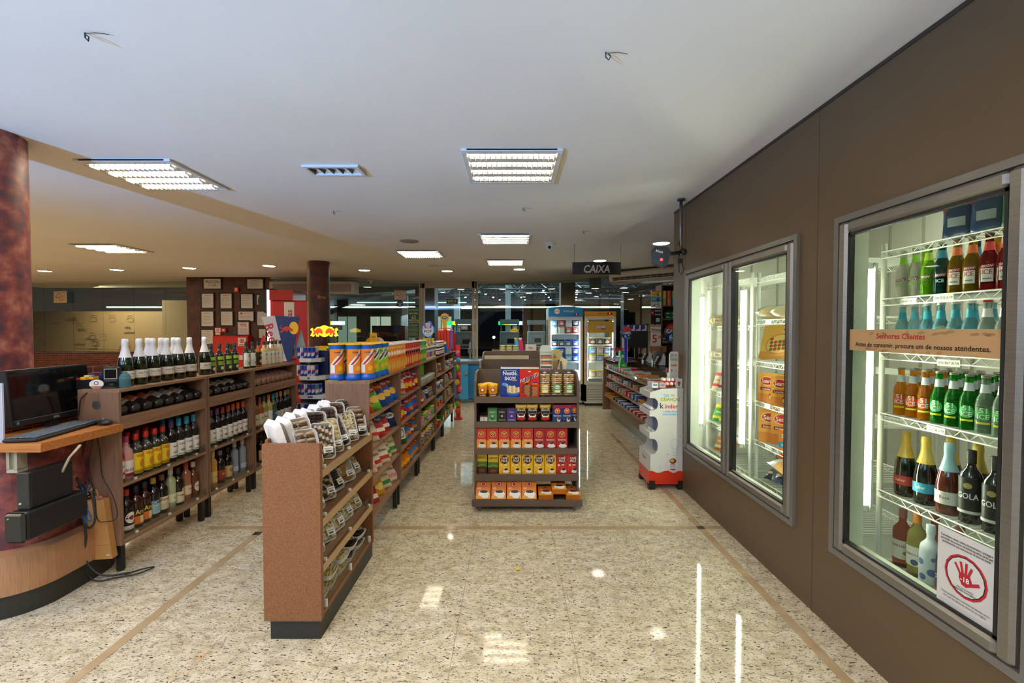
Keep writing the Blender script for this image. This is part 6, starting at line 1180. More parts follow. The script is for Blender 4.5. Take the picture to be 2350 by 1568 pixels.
for i in range(9): m.box(-.15+(i % 3)*.085, -.08+(i % 3)*.085, -.19+(i//3)*.13, -.08+(i//3)*.13, .11, .135+.01*(i % 2), ['d8c0b0', 'c83028', 'b8c8d0', '4a4038', 'e0d0c0'][i % 5])
m.box(-.13, .1, -.205, -.195, .11, .16, 'd02a24').flat([('p', [(-.02, .115), (.03, .115), (.05, .14), (.02, .155)], '50a040'), ('t', 'A', .0, .135, .03, 'f0f0f0')], Matrix.Translation((0, -.2055, 0))).build('gum_packets', t)
t = thing('tobacco_sign', 'small round blue and red price sign on blue stem over the counter', 'sign', (1.735, 6.85, 1.0)); t.scale = (.85, .85, 1)
MB().lathe([(0, .0), (.1, .0), (.1, .006), (0, .006)], '1c4a8a:s', 24, (0, 0, .45), ax='y').build('disc', t); MB().flat([('p', [(-.096, .03), (.096, .03), (.07, .07), (0, .1), (-.07, .07)], 'd83a20'), ('t', 'CAMEL', 0, .005, .034, 'f4f4f4', .17), ('t', '6,', -.02, -.045, .045, 'f4f4f4'), ('t', '20', .03, -.035, .025, 'f4f4f4'), ('p', [(-.03, -.075), (.07, -.06), (.05, -.085), (0, -.1)], '3a9ad0')], Matrix.Translation((0, -.0068, .45))).build('print', t); MB().box(-.045, .0, -.01, .01, .0, .37, '3a3ad0:s').cyl((.01, 0, 0), .006, .36, 'd0d4e0', 8).build('stem', t)
t = thing('mint_stand', 'bright green cardboard mint stand with two openings on the counter', 'display stand', (1.72, 7.02, .915)); m = MB()
m.prism([(-.055, .0), (.05, 0), (.055, .06), (.035, .12), (.05, .2), (.05, .26), (-.05, .26), (-.058, .2), (-.035, .14), (-.058, .06)], 'y', -.05, .05, '38a838:s'); m.flat([('p', [(-.03, .02), (.035, .02), (.0, .05), (-.025, .045)], 'd8d0d0'), ('p', [(-.035, .15), (.03, .175), (-.03, .205)], 'e8e0e0'), ('d', .03, .225, .006, 'f0f0f0')], Matrix.Translation((0, -.0505, 0))).build('body', t)
# monitors, card readers, till
t = thing('cashier_monitor', 'back view of black cashier monitor above the counter', 'monitor', (2.13, 7.75, 1.0)); MB().box(-.19, .19, -.015, .02, .19, .48, '2a2a28').box(.19, .2, -.01, .03, .2, .48, '8aa89a').build('casing', t); MB().box(-.03, .03, 0, .03, 0, .2, '222222').box(-.1, .1, -.07, .09, 0, .01, '222222').build('stand', t)
t = thing('cashier_monitor', 'dark cashier screen by the wall end beneath the round sign', 'monitor', (2.62, 6.9, .99)); MB().box(-.17, .15, -.03, .03, .12, .52, '222426').build('casing', t); MB().box(-.03, .03, -.02, .03, 0, .14, '222222').build('stand', t)
tag(MB().box(2.27, 2.4, 7.1, 7.3, 1.0, 1.16, '5a5e58').build('receipt_printer'), 'grey boxy printer behind the first card reader', 'printer')
for i, (x, y) in enumerate([(2.14, 7.25), (2.09, 6.45)]):
    t = thing('card_reader_stand', 'white and red card stand holding a black reader, %s on the counter' % ['farther one', 'nearer one'][i], 'card reader', (x+.02, y, 1.0), R(-8), 'card readers on the counter')
    MB().prism([(-.02, 0), (.07, 0), (.07, .145), (.055, .155)], 'y', -.03, .035, 'e0ddd6').prism([(.045, .13), (.07, .13), (.07, .146), (.055, .156)], 'y', -.031, .036, 'c83a28').build('stand', t)
    MB().prism([(-.06, .02), (-.035, .0), (.02, .115), (-.005, .125)], 'y', -.035, .03, '1e1e20').build('reader', t); m = MB()
    for k in range(4): m.box(-.083+k*.017, -.068+k*.017, -.034, .028, .025+k*.026, .045+k*.026, ['c83a28', 'e8b020', '3a70b8', '48a048'][k])
    m.prism([(-.085, .01), (-.08, .005), (-.02, .12), (-.03, .125)], 'y', -.034, .028, 'e8e8e8').build('card_logos', t)
for i in range(4): tag(MB().box(2.0+i*.105, 2.095+i*.105, 8.1, 8.2, 1.47, 1.59, '2a3a9a').flat([('p', [(-.045, 0), (.045, 0), (.045, .06), (-.045, .03)], 'd8d8dc'), ('d', -.02, .09, .01, 'd02a3a'), ('r', .01, .045, .04, .11, 'e0dcc8')], Matrix.Translation((2.0475+i*.105, 8.0995, 1.47))).build('drink_carton'), 'blue and silver energy drink carton above the cashier monitor, %s from left' % ORD[i], 'carton', 'energy drink cartons above the monitor')
tag(MB().box(1.98, 2.45, 8.05, 8.3, 1.44, 1.47, 'wood_dark').box(2.0, 2.03, 8.1, 8.25, 0, 1.44, 'wood_dark').box(2.40, 2.43, 8.1, 8.25, 0, 1.44, 'wood_dark').build('back_shelf'), 'dark wooden shelf holding the energy drink cartons', 'shelf')
# tobacco shelf behind the counter
t = thing('tobacco_shelf', 'tall dark wooden tobacco shelf behind the counter at the wall end', 'shelf', (2.85, 7.6, 0)); X = Matrix.Translation((-2.85, -7.6, 0)); m = mb()
m.box(2.45, 2.475, 7.45, 7.75, 0, 2.24, 'wood_dark').box(3.3, 3.325, 7.45, 7.75, 0, 2.24, 'wood_dark').box(2.475, 3.3, 7.74, 7.75, 0, 2.24, 'wood_dark').build('carcass', t)
for z in (2.22, 1.88, 1.66, 1.28, .9): mb().box(2.475, 3.3, 7.45, 7.74, z, z+.02, 'wood_dark').build('shelf', t)
for i, (c1, c2, n_) in enumerate([('a8c830', 'e8e060', 'lime'), ('e07030', 'e85040', 'orange'), ('48b0b8', 'a8d040', 'turquoise'), ('d050a0', 'e890c0', 'pink'), ('a8c830', 'e8e060', 'second lime')]): tag(MB().cyl((0, 0, 0), .035, .12, c1+':s', 12).cyl((0, 0, .122), .035, .12, c2+':s', 12).build('drink_can', None, (2.52+i*.08, 7.52, 1.90)), n_+' tall tin at the top of the tobacco shelf', 'tin')
for r_ in range(2):
    for i in range(4): tag(MB().box(0, .085, 0, .1, 0, .055, '1c6a3a').flat([('r', .02, .065, .02, .035, 'd0d8d0')], None).build('tobacco_box', None, (2.53+i*.09, 7.48, 1.68+.06*r_+.0)), 'green tobacco box in the %s row on the tobacco shelf' % ['lower', 'upper'][r_], 'box', 'green tobacco boxes')
for i in range(6): tag(MB().box(0, .075, 0, .1, 0, .10, ['2a2a2c', '6a2430', '20703a'][i//2]).flat([('r', .01, .065, .04, .06, 'c8c8c4'), ('r', 0, .075, 0, .012, 'e0b820')], None).build('tobacco_packet', None, (2.48+i*.08, 7.48, 1.30)), '%s tobacco packet below the green boxes' % ['black', 'dark red', 'green'][i//2], 'packet', 'tobacco packets below the green boxes')
def poster(loc, w_, h_, base, items, name, label, rz=0, cat='sign', th=.004):
    o = MB().box(-w_/2, w_/2, 0, th, -h_/2, h_/2, base).build(name, None, loc, rz); tag(o, label, cat)
    if items: MB().flat(items, Matrix.Translation((0, -.0004, 0))).build('print', o)
    return o
poster((2.365, 7.45, 2.0), .165, .27, 'e8e4dc', [('r', -.082, .082, .045, .13, 'f0c030'), ('r', -.082, .082, .125, .135, 'd83a28'), ('t', '6', .03, .085, .06, '1c3a80'), ('t', 'CAMEL', -.03, .085, .018, '2a6ab0', .07), ('r', -.082, .082, -.045, .045, '58a8d0'), ('t', '6', .03, 0, .065, '141414'), ('t', 'CAMEL', -.03, 0, .018, 'f0f0f0', .07), ('t', '5', .04, -.09, .06, 'c82828'), ('t', 'Winston', -.03, -.08, .018, '2a2a4a', .08), ('r', -.04, -.02, -.115, -.095, '2a3a8a')], 'price_sign', 'yellow, blue and white stacked price sign beside the tobacco shelf')
poster((2.365, 7.45, 1.72), .165, .25, '1a1a1a', [('p', [(-.09, .06), (-.04, .11), (-.04, .01)], 'd82a30'), ('t', '10', -.06, .06, .02, 'f0f0f0', .03), ('t', 'BLOCK', .03, .09, .022, 'f0f0f0', .09), ('t', 'BLOCK', .03, .03, .022, 'f0f0f0', .09), ('d', .045, .03, .008, '30a060'), ('r', .0, .06, -.09, -.03, 'c0e8d0'), ('t', 'GIFT', .03, -.06, .02, '208040', .05)], 'price_sign', 'black price sign with red arrow below the stacked sign')
poster((2.375, 7.45, 1.40), .19, .34, 'ece8e0', [('r', -.09, .09, .15, .165, 'd86a50'), ('t', 'Winston', 0, .10, .045, '2a2a2e', .18), ('t', 'CLASSIC & SILVER', 0, .06, .016, '4a4a4a', .16), ('t', '5', -.03, -.045, .13, 'd0502a'), ('t', ',00', .055, -.02, .05, 'd0502a')], 'price_sign', 'white price sign with large orange five near the tobacco shelf')
o = MB().lathe([(0, 0), (.17, 0), (.17, .006), (0, .006)], '1c3a6a:s', 28, ax='y').build('price_sign', None, (2.66, 7.42, 1.44)); tag(o, 'large round blue price sign with red top by the wall end', 'sign'); MB().flat([('p', [(-.155, .07), (.155, .07), (.10, .137), (0, .17), (-.10, .137)], 'c83a28'), ('t', 'NOVO PREÇO', 0, .10, .018, 'f0a030', .15), ('t', 'CAMEL', 0, .04, .06, 'f4f4f4', .30), ('t', '6', -.06, -.06, .085, 'f4f4f4'), ('t', ',20', 0, -.04, .04, 'f4f4f4'), ('p', [(-.12, -.115), (.05, -.06), (.07, -.15), (0, -.168)], '2a80c0')], Matrix.Translation((0, -.0068, 0))).build('print', o)
poster((2.40, 7.44, 1.18), .27, .10, 'b07850', [('d', .06, 0, .028, '3a2418'), ('d', .06, 0, .022, 'b07850'), ('t', 'B', .06, 0, .025, '3a2418')], 'shop_sign', 'orange-brown panel with small dark round emblem under the price sign')
t = thing('charge_tower', 'narrow blue and white display tower beside the toy stand top', 'display stand', (1.78, 4.85, 1.0)); MB().box(-.02, .02, -.05, .05, 0, .26, '6a90c8:s').box(-.03, .03, -.06, .06, -.0, .01, '3a3a3a').build('tower', t)
for i, (c_, x, y) in enumerate([('d0302c', 1.76, 5.0), ('5a3a9a', 1.82, 4.95), ('b83a40', 1.78, 5.12)]): tag(MB().box(x-.03, x+.03, y-.02, y+.02, 1.0, 1.07, c_+':s').build('sweets_packet'), '%s sweets packet on the near end of the glass counter' % ['red', 'purple', 'dark red'][i], 'packet')

# ================================================================ hanging cashier sign, display screen, air conditioner
t = thing('hanging_sign', 'black curved hanging sign reading CAIXA in grey letters', 'sign', (1.155, 6.12, 2.335))
def cv(x, z, q): a = x/1.2; return (1.2*math.sin(a), -(q)+.06-1.2*(1-math.cos(a))*-1-.02, z)
m = MB(); n = 16
for i in range(n):
    a, b = -.335+.67*i/n, -.335+.67*(i+1)/n; p = [cv(a, 0, 0), cv(b, 0, 0)]
    m.add([(p[0][0], p[0][1], -.085), (p[1][0], p[1][1], -.085), (p[1][0], p[1][1], .085), (p[0][0], p[0][1], .085)]+[(p[0][0], p[0][1]+.005, -.085), (p[1][0], p[1][1]+.005, -.085), (p[1][0], p[1][1]+.005, .085), (p[0][0], p[0][1]+.005, .085)], [(0, 1, 2, 3), (7, 6, 5, 4), (3, 2, 6, 7), (0, 4, 5, 1)], '1a1614')
m.build('board', t); MB().dec([('t', 'CAIXA', 0, -.01, .10, 'dcd8d4', .36, .12)], cv, .001).build('lettering', t)
for x in (-.31, .31): MB().tube([(x, .03, .075), (x, .03, .325)], .0025, '6a6660').build('hanging_rod', t)
t = thing('call_display', 'black wedge-shaped table call display with red digit on a ceiling pole', 'display', (1.5, 4.05, 0))
MB().tube([(0, 0, 2.66), (0, 0, 2.16)], .014, '8a8c8e:m', 10).cyl((0, 0, 2.645), .035, .014, '3a3a3a', 12).build('pole', t); MB().tube([(0, 0, 2.19), (-.08, -.05, 2.17), (-.16, -.1, 2.16)], .016, '1c1c1c', 8).ball((.02, -.02, 2.19), .03, '1a1a1a', 8).build('bracket_arm', t)
b = MB(); b.X = Matrix.Translation((-.235, -.13, 2.125)) @ Matrix.Rotation(R(-20), 4, 'Z') @ Matrix.Rotation(R(14), 4, 'Y'); b.prism([(-.075, .03), (-.05, .085), (.05, .095), (.085, .06), (.085, -.06), (.06, -.085), (-.04, -.07)], 'y', -.03, .035, '0f120f:s').flat([('p', [(-.066, .02), (-.045, .065), (.04, .078), (.05, -.07), (-.035, -.055)], '0e0d0d:g'), ('t', 'Mesa', -.005, .045, .022, 'd8d8d8', .06), ('r', .018, .038, -.03, -.01, 'ff2018:e4')], Matrix.Translation((0, -.0305, 0))); b.build('screen', t)
MB().tube([(0, 0, 2.3), (-.03, -.02, 2.26), (.02, .0, 2.22), (-.02, -.01, 2.16), (-.02, -.02, 2.02), (.0, -.02, 1.99), (.02, -.02, 2.03), (.01, -.01, 2.12)], .004, '161616', 6).box(-.03, .01, -.03, -.005, 2.09, 2.13, '1c1c1c').build('loose_wires', t)
t = thing('air_conditioner', 'white ceiling air conditioner with curved front near the tobacco shelf', 'air conditioner', (2.75, 8.55, 2.42), R(-42)); pf = [(-.33, .17), (-.34, .1), (-.30, .02), (-.2, -.02), (.3, 0), (.3, .2), (-.3, .2)]
MB().prism(pf, 'x', -.85, .85, 'cfc8bc:s').build('body', t); m = MB()
m.quad((-.78, -.344, .085), (.72, -.344, .085), (.72, -.322, .03), (-.78, -.322, .03), '2c2a28'); m.build('air_slot', t); m = MB().box(-.78, .72, -.352, -.346, .05, .056, 'b8b0a4')
for i in range(12): m.box(-.75+i*.125, -.742+i*.125, -.35, -.33, .03, .085, '8a8480')
m.build('louvres', t); MB().box(-.7, -.5, -.255, -.25, -.003, -.0, '5a5652').build('small_print', t)
# ================================================================ upright glass fridges
def fridge(name, label, x, y, w_, h_, d, body, head, hdr, hh, arch=0):
    t = thing(name, label, 'fridge', (x, y, 0)); T = .03
    m = MB(); m.box(-w_/2, -w_/2+T, 0, d, .08, h_-hh, body).box(w_/2-T, w_/2, 0, d, .08, h_-hh, body).box(-w_/2+T, w_/2-T, d-T, d, .08, h_-hh, 'd8e4ea').box(-w_/2, w_/2, 0, d, .05, .42, 'e2e4e2').box(-w_/2+T, w_/2-T, T, d, h_-hh-.05, h_-hh, body); m.build('cabinet', t)
    m = MB(); m.prism([(-w_/2, h_-hh), (w_/2, h_-hh), (w_/2, h_)]+([(w_/2*(1-i/4), h_+arch*math.sin(math.pi*i/8)) for i in range(1, 8)] if arch else [])+[(-w_/2, h_)], 'y', -.03, d, head+':s'); o = m.build('header', t); MB().flat(hdr, Matrix.Translation((0, -.0305, h_-hh/2))).build('header_print', o)
    m = MB()
    for a, b, c, e in ((-w_/2, -w_/2+.05, .42, h_-hh-.02), (w_/2-.05, w_/2, .42, h_-hh-.02), (-w_/2+.05, w_/2-.05, .42, .47), (-w_/2+.05, w_/2-.05, h_-hh-.07, h_-hh-.02)): m.box(a, b, -.03, -.0, c, e, 'd4d8d8:s')
    m.build('door_frame', t); MB().box(-w_/2+.05, w_/2-.05, -.018, -.014, .47, h_-hh-.07, 'cooler_pane').build('glass_door', t)
    for s_ in (-1, 1): MB().box(s_*(w_/2-.055)-.006, s_*(w_/2-.055)+.006, .012, .02, .5, h_-hh-.1, 'f0f8ff:e16').build('light_strip', t)
    m = MB()
    for i in range(5): m.box(-w_/2+.04, w_/2-.04, -.008, -.001, .12+i*.05, .13+i*.05, '9a9c9a')
    m.build('grille', t); MB().box(-w_/2+.02, w_/2-.02, .02, d, 0, .05, '2a2a2a').build('base', t)
    return t
FX, FY = 1.09, 9.0
zs = [.55, .92, 1.25, 1.53, 1.72]
t = fridge('ice_cream_fridge', 'tall ice cream fridge with curved blue header, left of the pair', 1.06, 9.0, .68, 1.93, .6, 'd8dcdc', '2a88cc', [('d', -.17, .02, .055, 'f0f0f4'), ('t', 'Nestlé', -.17, .018, .022, 'c82838', .09), ('t', 'PODE SIM', .06, .02, .035, 'f0e080', .2), ('r', .17, .26, -.06, -.02, '1a1a1a'), ('r', .205, .225, -.047, -.033, 'ff2020:e3')], .17, .03)
for z in (.55, .86, 1.16, 1.42): MB().box(-.3, .3, .05, .5, z-.012, z, 'dfe8ee:s').box(-.3, .3, .045, .05, z-.015, z+.01, 'f4f8fa').build('wire_shelf', t)
t2 = fridge('ice_cream_fridge', 'ice cream fridge with mustard yellow header, right of the pair', 1.735, 8.9, .60, 1.86, .6, 'd9a848', 'd9a23c', [('t', 'METALFRIO', 0, 0, .014, '8a3020', .09), ('r', .13, .22, -.02, .02, '1a1a1a'), ('r', .165, .185, -.009, .009, 'ff2020:e3')], .09)
for z in (.55, .87, 1.20, 1.48): MB().box(-.26, .26, .05, .5, z-.012, z, 'cfe4ea:s').box(-.26, .26, .045, .05, z-.015, z+.01, 'e4f2f6').build('wire_shelf', t2)
MB().box(-.25, .25, -.024, -.019, 1.44, 1.66, 'd8aa3c').flat([('d', .05, 0, .055, 'c83a4a'), ('d', .05, .01, .035, 'e0d0d0'), ('t', 'Jundiá', .0, .01, .06, '2a80b8', .24), ('t', 'Jundiá', .0, .012, .055, 'f0f4f8', .22)], Matrix.Translation((0, -.0245, 1.55))).build('door_banner', t2)
MB().box(.302, .304, .03, .5, .45, 1.72, '2a2420').flat([('d', random.uniform(.06, .4), .5+i*.1, .04, ['e0e0d8', '9a5a3a', 'c83a3a', '8ac0d0'][i % 4]) for i in range(12)], Matrix.Translation((-.303, 0, 0)) @ Matrix.Rotation(R(-90), 4, 'Z')).build('side_print', t2)
MB().box(-.341, -.339, .03, .5, .45, 1.7, '3a2a20').flat([('d', -random.uniform(.06, .45), .5+i*.08, .05, ['e0d8c0', 'a8b850', 'c83a3a', '6a90c0', 'e8c8a0'][i % 5]) for i in range(15)], Matrix.Translation((-.3415, 0, 0)) @ Matrix.Rotation(R(-90), 4, 'Z')).build('side_print', t)
def itub(c, l, txt): return lambda: [('tub', MB().box(-.06, .06, -.05, .05, 0, .13, c+':s', .008), None), ('lid', MB().box(-.064, .064, -.054, .054, .13, .142, l+':s', .004), None), ('printed_front', MB().flat([('r', -.05, .05, .02, .115, c), ('d', 0, .055, .04, 'e8e0d4', .025), ('t', txt, 0, .098, .022, 'f4f4f4', .09)], Matrix.Translation((0, -.0505, 0))), None)]
IT = {'nv': ('dark blue', itub('1c2450', '1c2450', 'La Frutta')), 'bl': ('bright blue', itub('2444b0', '2444b0', 'Prestígio')), 'sk': ('sky blue', itub('58a0d8', '3a80c8', 'Flocos')), 'wh': ('white', itub('dce4ea', 'c8d0d8', 'Coco')), 'rd': ('red and white', itub('c8444a', 'e8e8e8', 'Moça')), 'br': ('brown', itub('5a3a34', 'e4e4e4', 'Açaí')), 'yl': ('yellow-lidded', itub('c8a8a0', 'e8d040', 'Napoli')), 'lb': ('blue, yellow-lidded', itub('5a98d8', 'e8d040', 'Creme'))}
def ituu(keys, x0, y, z, where, st=.14, z2=None):
    for i, k in enumerate(keys):
        if k: put('ice_cream_tub', 'Q'+k, IT[k][1], (x0+st*i, y, z), 0, '%s ice cream tub, %s from left %s' % (IT[k][0], ORD[i], where), 'ice cream tub', 'ice cream tubs in the upright fridges')
for lv, (z, a) in enumerate([(1.42, 'wh wh rd rd'), (1.565, 'sk rd wh nv'), (1.16, 'nv nv bl bl'), (1.305-.0, '')]): 
    if a: ituu(a.split(), .85, 9.1, z+.001, 'on the %s of the blue-headed fridge' % ['upper shelf', 'top layer', 'second shelf'][lv])
ituu('nv nv bl bl'.split(), .85, 9.1, 1.303-.0, 'in the second shelf stack of the blue-headed fridge') if 0 else None
ituu('wh bl sk bl'.split(), .85, 9.1, .861, 'on the third shelf of the blue-headed fridge'); ituu('sk bl wh bl'.split(), .85, 9.1, 1.004, 'in the third shelf upper layer, blue-headed fridge'); ituu('wh rd rd wh'.split(), .85, 9.1, .551, 'on the lowest shelf of the blue-headed fridge')
ituu('wh wh wh wh'.split(), 1.56, 9.0, 1.481, 'on the top shelf of the yellow-headed fridge', .12); ituu('br br br'.split(), 1.60, 9.0, 1.201, 'on the second shelf of the yellow-headed fridge', .14); ituu('wh br wh'.split(), 1.60, 9.0, 1.345-.0, 'in the second shelf stack, yellow-headed fridge', .14) if 0 else None
ituu('yl lb yl'.split(), 1.60, 9.0, .871, 'on the third shelf of the yellow-headed fridge', .14); ituu('lb yl lb'.split(), 1.60, 9.0, 1.014, 'in the third shelf upper layer, yellow-headed fridge', .14); ituu('yl yl lb'.split(), 1.60, 9.0, .551, 'on the lowest shelf of the yellow-headed fridge', .14)

# ================================================================ energy drink corner
BULL = lambda cx, cz, s, c='d03a24': [('p', [(cx+x*s, cz+z*s) for x, z in ((-.9, -.35), (-.55, -.1), (-.5, .15), (-.1, .35), (.3, .3), (.55, .1), (.75, -.05), (.6, -.3), (.4, -.2), (.1, -.1), (.0, -.35), (-.15, -.15), (-.45, -.2), (-.6, -.42))], c), ('l', [(cx-.5*s, cz+.1*s), (cx-.8*s, cz+.15*s), (cx-.75*s, cz+.4*s), (cx-.6*s, cz+.45*s)], .1*s, c)]
t = thing('drink_banner_stand', 'angular grey and blue energy drink banner with red bull emblem', 'sign', (-2.72, 5.32, 1.10), 0)
m = MB(); m.prism([(-.225, .55), (-.055, .565), (.08, .03), (.02, .03), (-.03, .14)], 'y', -.004, .006, 'c9cacf:s').build('grey_panel', t); m = MB(); m.prism([(-.05, .565), (.235, .55), (.13, .02), (.09, .02), (.05, .14)], 'y', -.022, -.010, '28386e:s').build('blue_panel', t)
m = MB(); m.flat([('d', .17, .42, .055, 'f0c020', .075)]+BULL(.09, .405, .10), Matrix.Translation((0, -.0225, 0))).build('emblem', t)
m = MB(); b_ = Matrix.Translation((-.105, -.0045, .36)) @ Matrix.Rotation(R(74), 4, 'Y'); V = m.flat([('t', 'Red', 0, 0, .10, 'c0263a')], b_); m.build('lettering', t)
MB().prism([(-.31, .0), (-.18, .0), (-.2, .33), (-.23, .33)], 'y', .03, .04, 'd82a26:s').prism([(.12, .1), (.3, .0), (.33, -.02), (.23, .40)], 'y', .03, .04, '8a9a9c').build('side_wings', t)
MB().box(-.12, .12, .0, .12, .035-.035+.035, .05, '28386e').box(-.02, .02, .01, .03, -1.1, .3, '28386e').box(-.15, .15, -.1, .1, -1.1, -1.08, '28386e').build('base', t)
t = thing('can_stand', 'white tiered floor stand of slim energy drink cans', 'display stand', (-2.42, 5.45, 0))
MB().box(-.14, .2, .02, .12, .0, 1.25, '1c2a5a:s').box(-.18, .24, -.14, .14, 0, .04, '1c2a5a').build('frame', t)
LV = [1.165, .955, .735, .50]
for k, z in enumerate(LV):
    x1 = .10+.05*k; m = MB(); m.prism([(-.14, -.02), (-.06, -.16), (x1-.02, -.18), (x1+.06, -.1), (x1+.06, .05), (-.14, .05)], 'z', z-.045, z, 'd8d8dc:s').build('shelf_tray', t)
    MB().flat([('r', 0, x1-.08, -.034, -.01, '5a6a98')], Matrix.Translation((.03, -.172, z))).build('price_strip', t)
def can(c1, c2): return lambda: [('can', MB().lathe([(.022, 0), (.0255, .006), (.0255, .125)], c1+':s', 14), None), ('can_top', MB().lathe([(.0255, .125), (.022, .133), (.020, .131), (0, .131)], 'c8ccd0:m', 14), None), ('printed_front', MB().curved([('p', [(-.02, .02), (.02, .04), (.02, .08), (-.02, .06)], c2), ('t', 'RB', 0, .07, .018, 'd02a3a')], .0258), None)]
CN2 = [('1c3aa8', 'c8ccd4', 'blue'), ('c8ccd4', '1c3aa8', 'silver'), ('1c3aa8', 'c8ccd4', 'blue'), ('2a8090', 'c8ccd4', 'teal')]
for k, z in enumerate(LV):
    for r_ in range(2):
        for i in range(5+(k > 1)):
            a, b, n_ = CN2[(i+r_+k) % 4 if i > 3 else (i+k) % 3]; put('drink_can', 'N'+a, can(a, b), (-2.515+.045*i+.012*r_, 5.345+.06*r_-.012*(i if i < 3 else 3), z), R(30), '%s slim can, %s in the %s row of stand tier %s' % (n_, ORD[i], ['front', 'back'][r_], ['one', 'two', 'three', 'four'][k]), 'can', 'slim cans on the tiered stand')
tag(MB().prism([(-2.66, .60), (-2.5, .60), (-2.56, .98), (-2.62, 1.0)], 'y', 5.22, 5.24, 'f0b818:s').prism([(-2.63, .66), (-2.56, .72), (-2.6, .82)], 'y', 5.215, 5.22, 'c83020').prism([(-2.66, .0), (-2.5, 0), (-2.5, .60), (-2.66, .60)], 'y', 5.22, 5.24, '1c3a8a:s').build('side_sign'), 'yellow tapering sign with blue foot beside the can stand', 'sign')
t = thing('barrel_cooler', 'dark blue and silver can-shaped drinks cooler with domed lid', 'fridge', (-2.39, 6.02, 0))
MB().lathe([(.34, 0), (.36, .03), (.36, 1.02)], '1c2668:g', 32).build('barrel', t); MB().lathe([(.364, .03), (.364, 1.0)], 'b09a80:s', 20, a0=-100, a1=-25).build('silver_panel', t)
MB().lathe([(.375, 1.03), (.38, 1.08), (.34, 1.2), (.2, 1.28), (0, 1.3)], '1e1c3c:g', 32).lathe([(.382, 1.04), (.386, 1.08), (.345, 1.205), (.2, 1.287)], 'bca890:s', 16, a0=-95, a1=-20).build('lid', t)
m = MB(); m.lathe([(.384, 1.08), (.350, 1.205), (.21, 1.292)], 'f0d010:s', 8, a0=-22, a1=8).lathe([(.386, 1.11), (.37, 1.16)], 'd83020', 4, a0=-6, a1=4).build('lid_print', t)
MB().tube([(.12-.3, -.40, .95), (-.1, -.46, .8), (-.1, -.46, .55), (-.18, -.40, .42)], .02, '9a9484:m', 8).build('handle', t)
t = thing('neon_bull_sign', 'glowing yellow sign with two red bulls above the barrel cooler', 'sign', (-2.475, 5.98, 1.345)); t.scale = (.72, .72, .72); Y_ = 'ffd21a:e1.3'
def bb(mir, sc_, dx): return [(dx+mir*x*sc_, .18+z*sc_) for x, z in ((-.95, -.5), (-.7, .0), (-.95, .25), (-.75, .45), (-.5, .2), (-.15, .55), (.35, .6), (.7, .3), (.85, -.1), (.7, -.5), (.45, -.3), (.1, -.2), (.05, -.6), (-.2, -.6), (-.3, -.25), (-.6, -.6))]
MB().prism([(.105*math.cos(R(a)), .19+.105*math.sin(R(a))) for a in range(0, 360, 12)], 'y', -.008, .012, Y_).prism(bb(1, .15, -.11), 'y', -.012, .010, Y_).prism(bb(-1, .15, .11), 'y', -.012, .010, Y_).build('sign_panel', t)
m = MB(); m.flat([('p', [(x*.72-.032, .18+(z-.18)*.72) for x, z in bb(1, .15, -.11)], 'e8401c:e.5'), ('p', [(x*.72+.032, .18+(z-.18)*.72) for x, z in bb(-1, .15, .11)], 'e8401c:e.5')], Matrix.Translation((0, -.0125, 0))).build('bulls', t)
MB().tube([(-.05, 0, .07), (-.05, 0, -.07)], .008, '2a2a2a').tube([(.06, 0, .07), (.06, 0, -.06)], .008, '2a2a2a').build('mount', t)
for i, (c_, x, l) in enumerate([('e8901c', -2.05, 'orange'), ('d8c0a0', -1.96, 'cream')]): tag(MB().lathe([(0, 0), (.09, 0), (.09, .012), (0, .012)], c_+':s', 20, ax='y').build('round_sign', None, (x, 6.6+.03*i, 1.30)), l+' round sign above the crisps canisters', 'sign')
tag(MB().prism([(-2.06, 1.30), (-1.94, 1.28), (-1.96, 1.45), (-2.05, 1.46)], 'y', 6.55, 6.56, 'f0b818:s').flat([('r', -.03, .03, .015, .02, '3a2a10'), ('r', -.03, .02, 0, .005, '3a2a10')], Matrix.Translation((-2.0, 6.5495, 1.38))).build('price_board'), 'small yellow board standing behind the round orange sign', 'sign')
tag(MB().box(-1.95, -1.5, 6.7, 7.2, 0, 1.28, '3a3430').build('dark_counter'), 'dark low counter behind the round orange sign', 'counter')

# ================================================================ red machine, mirror, notice wall, fire point
t = thing('drinks_machine', 'tall red upright machine with vertical white lettering panel', 'machine', (-4.35, 8.95, 0)); t.rotation_euler.z = R(6)
MB().box(-.40, .32, .0, .7, .05, 2.08, 'b81c18:s', .01).box(-.36, .3, .02, .7, 0, .05, '2a1a1a').build('body', t); MB().box(-.40, .04, -.03, .7, 2.08, 2.28, 'a81a18:s').box(-.44, -.41, -.05, .1, 1.0, 2.28, 'e8ecff:e.5').build('side_light', t)
MB().box(-.36, .33, -.018, .0, .1, 2.06, 'c02420:s', .008).build('door', t); MB().box(-.13, .06, -.024, -.018, 1.15, 2.04, 'd8d4cc').flat([('t', 'geladas', 0, 0, .11, 'b0262c', .62)], Matrix.Translation((-.035, -.0245, 1.66)) @ Matrix.Rotation(R(-90), 4, 'Y')).build('lettering_panel', t)
t = thing('round_mirror', 'large round convex mirror beside the red machine', 'mirror', (-4.95, 9.35, 2.08)); MB().lathe([(0, 0), (.15, .01), (.25, .05)][::-1], 'cfc9b0:g', 28, ax='y').build('mirror_face', t); t.rotation_euler.z = R(0)  # mirror face is cream gloss, the pale reflection put into its colour
MB().lathe([(.24, -.03), (.265, -.03), (.27, .05), (.24, .05)], '1c1c1a', 28, ax='y').build('rim', t); MB().tube([(0, .05, 0), (0, .66, .1)], .015, '2a2a2a').build('mount', t)
tag(MB().box(-3.62, -3.56, 8.3, 8.36, 0, H, 'b8a888').build('pipe_post'), 'narrow cream post standing left of the slim far column', 'post')
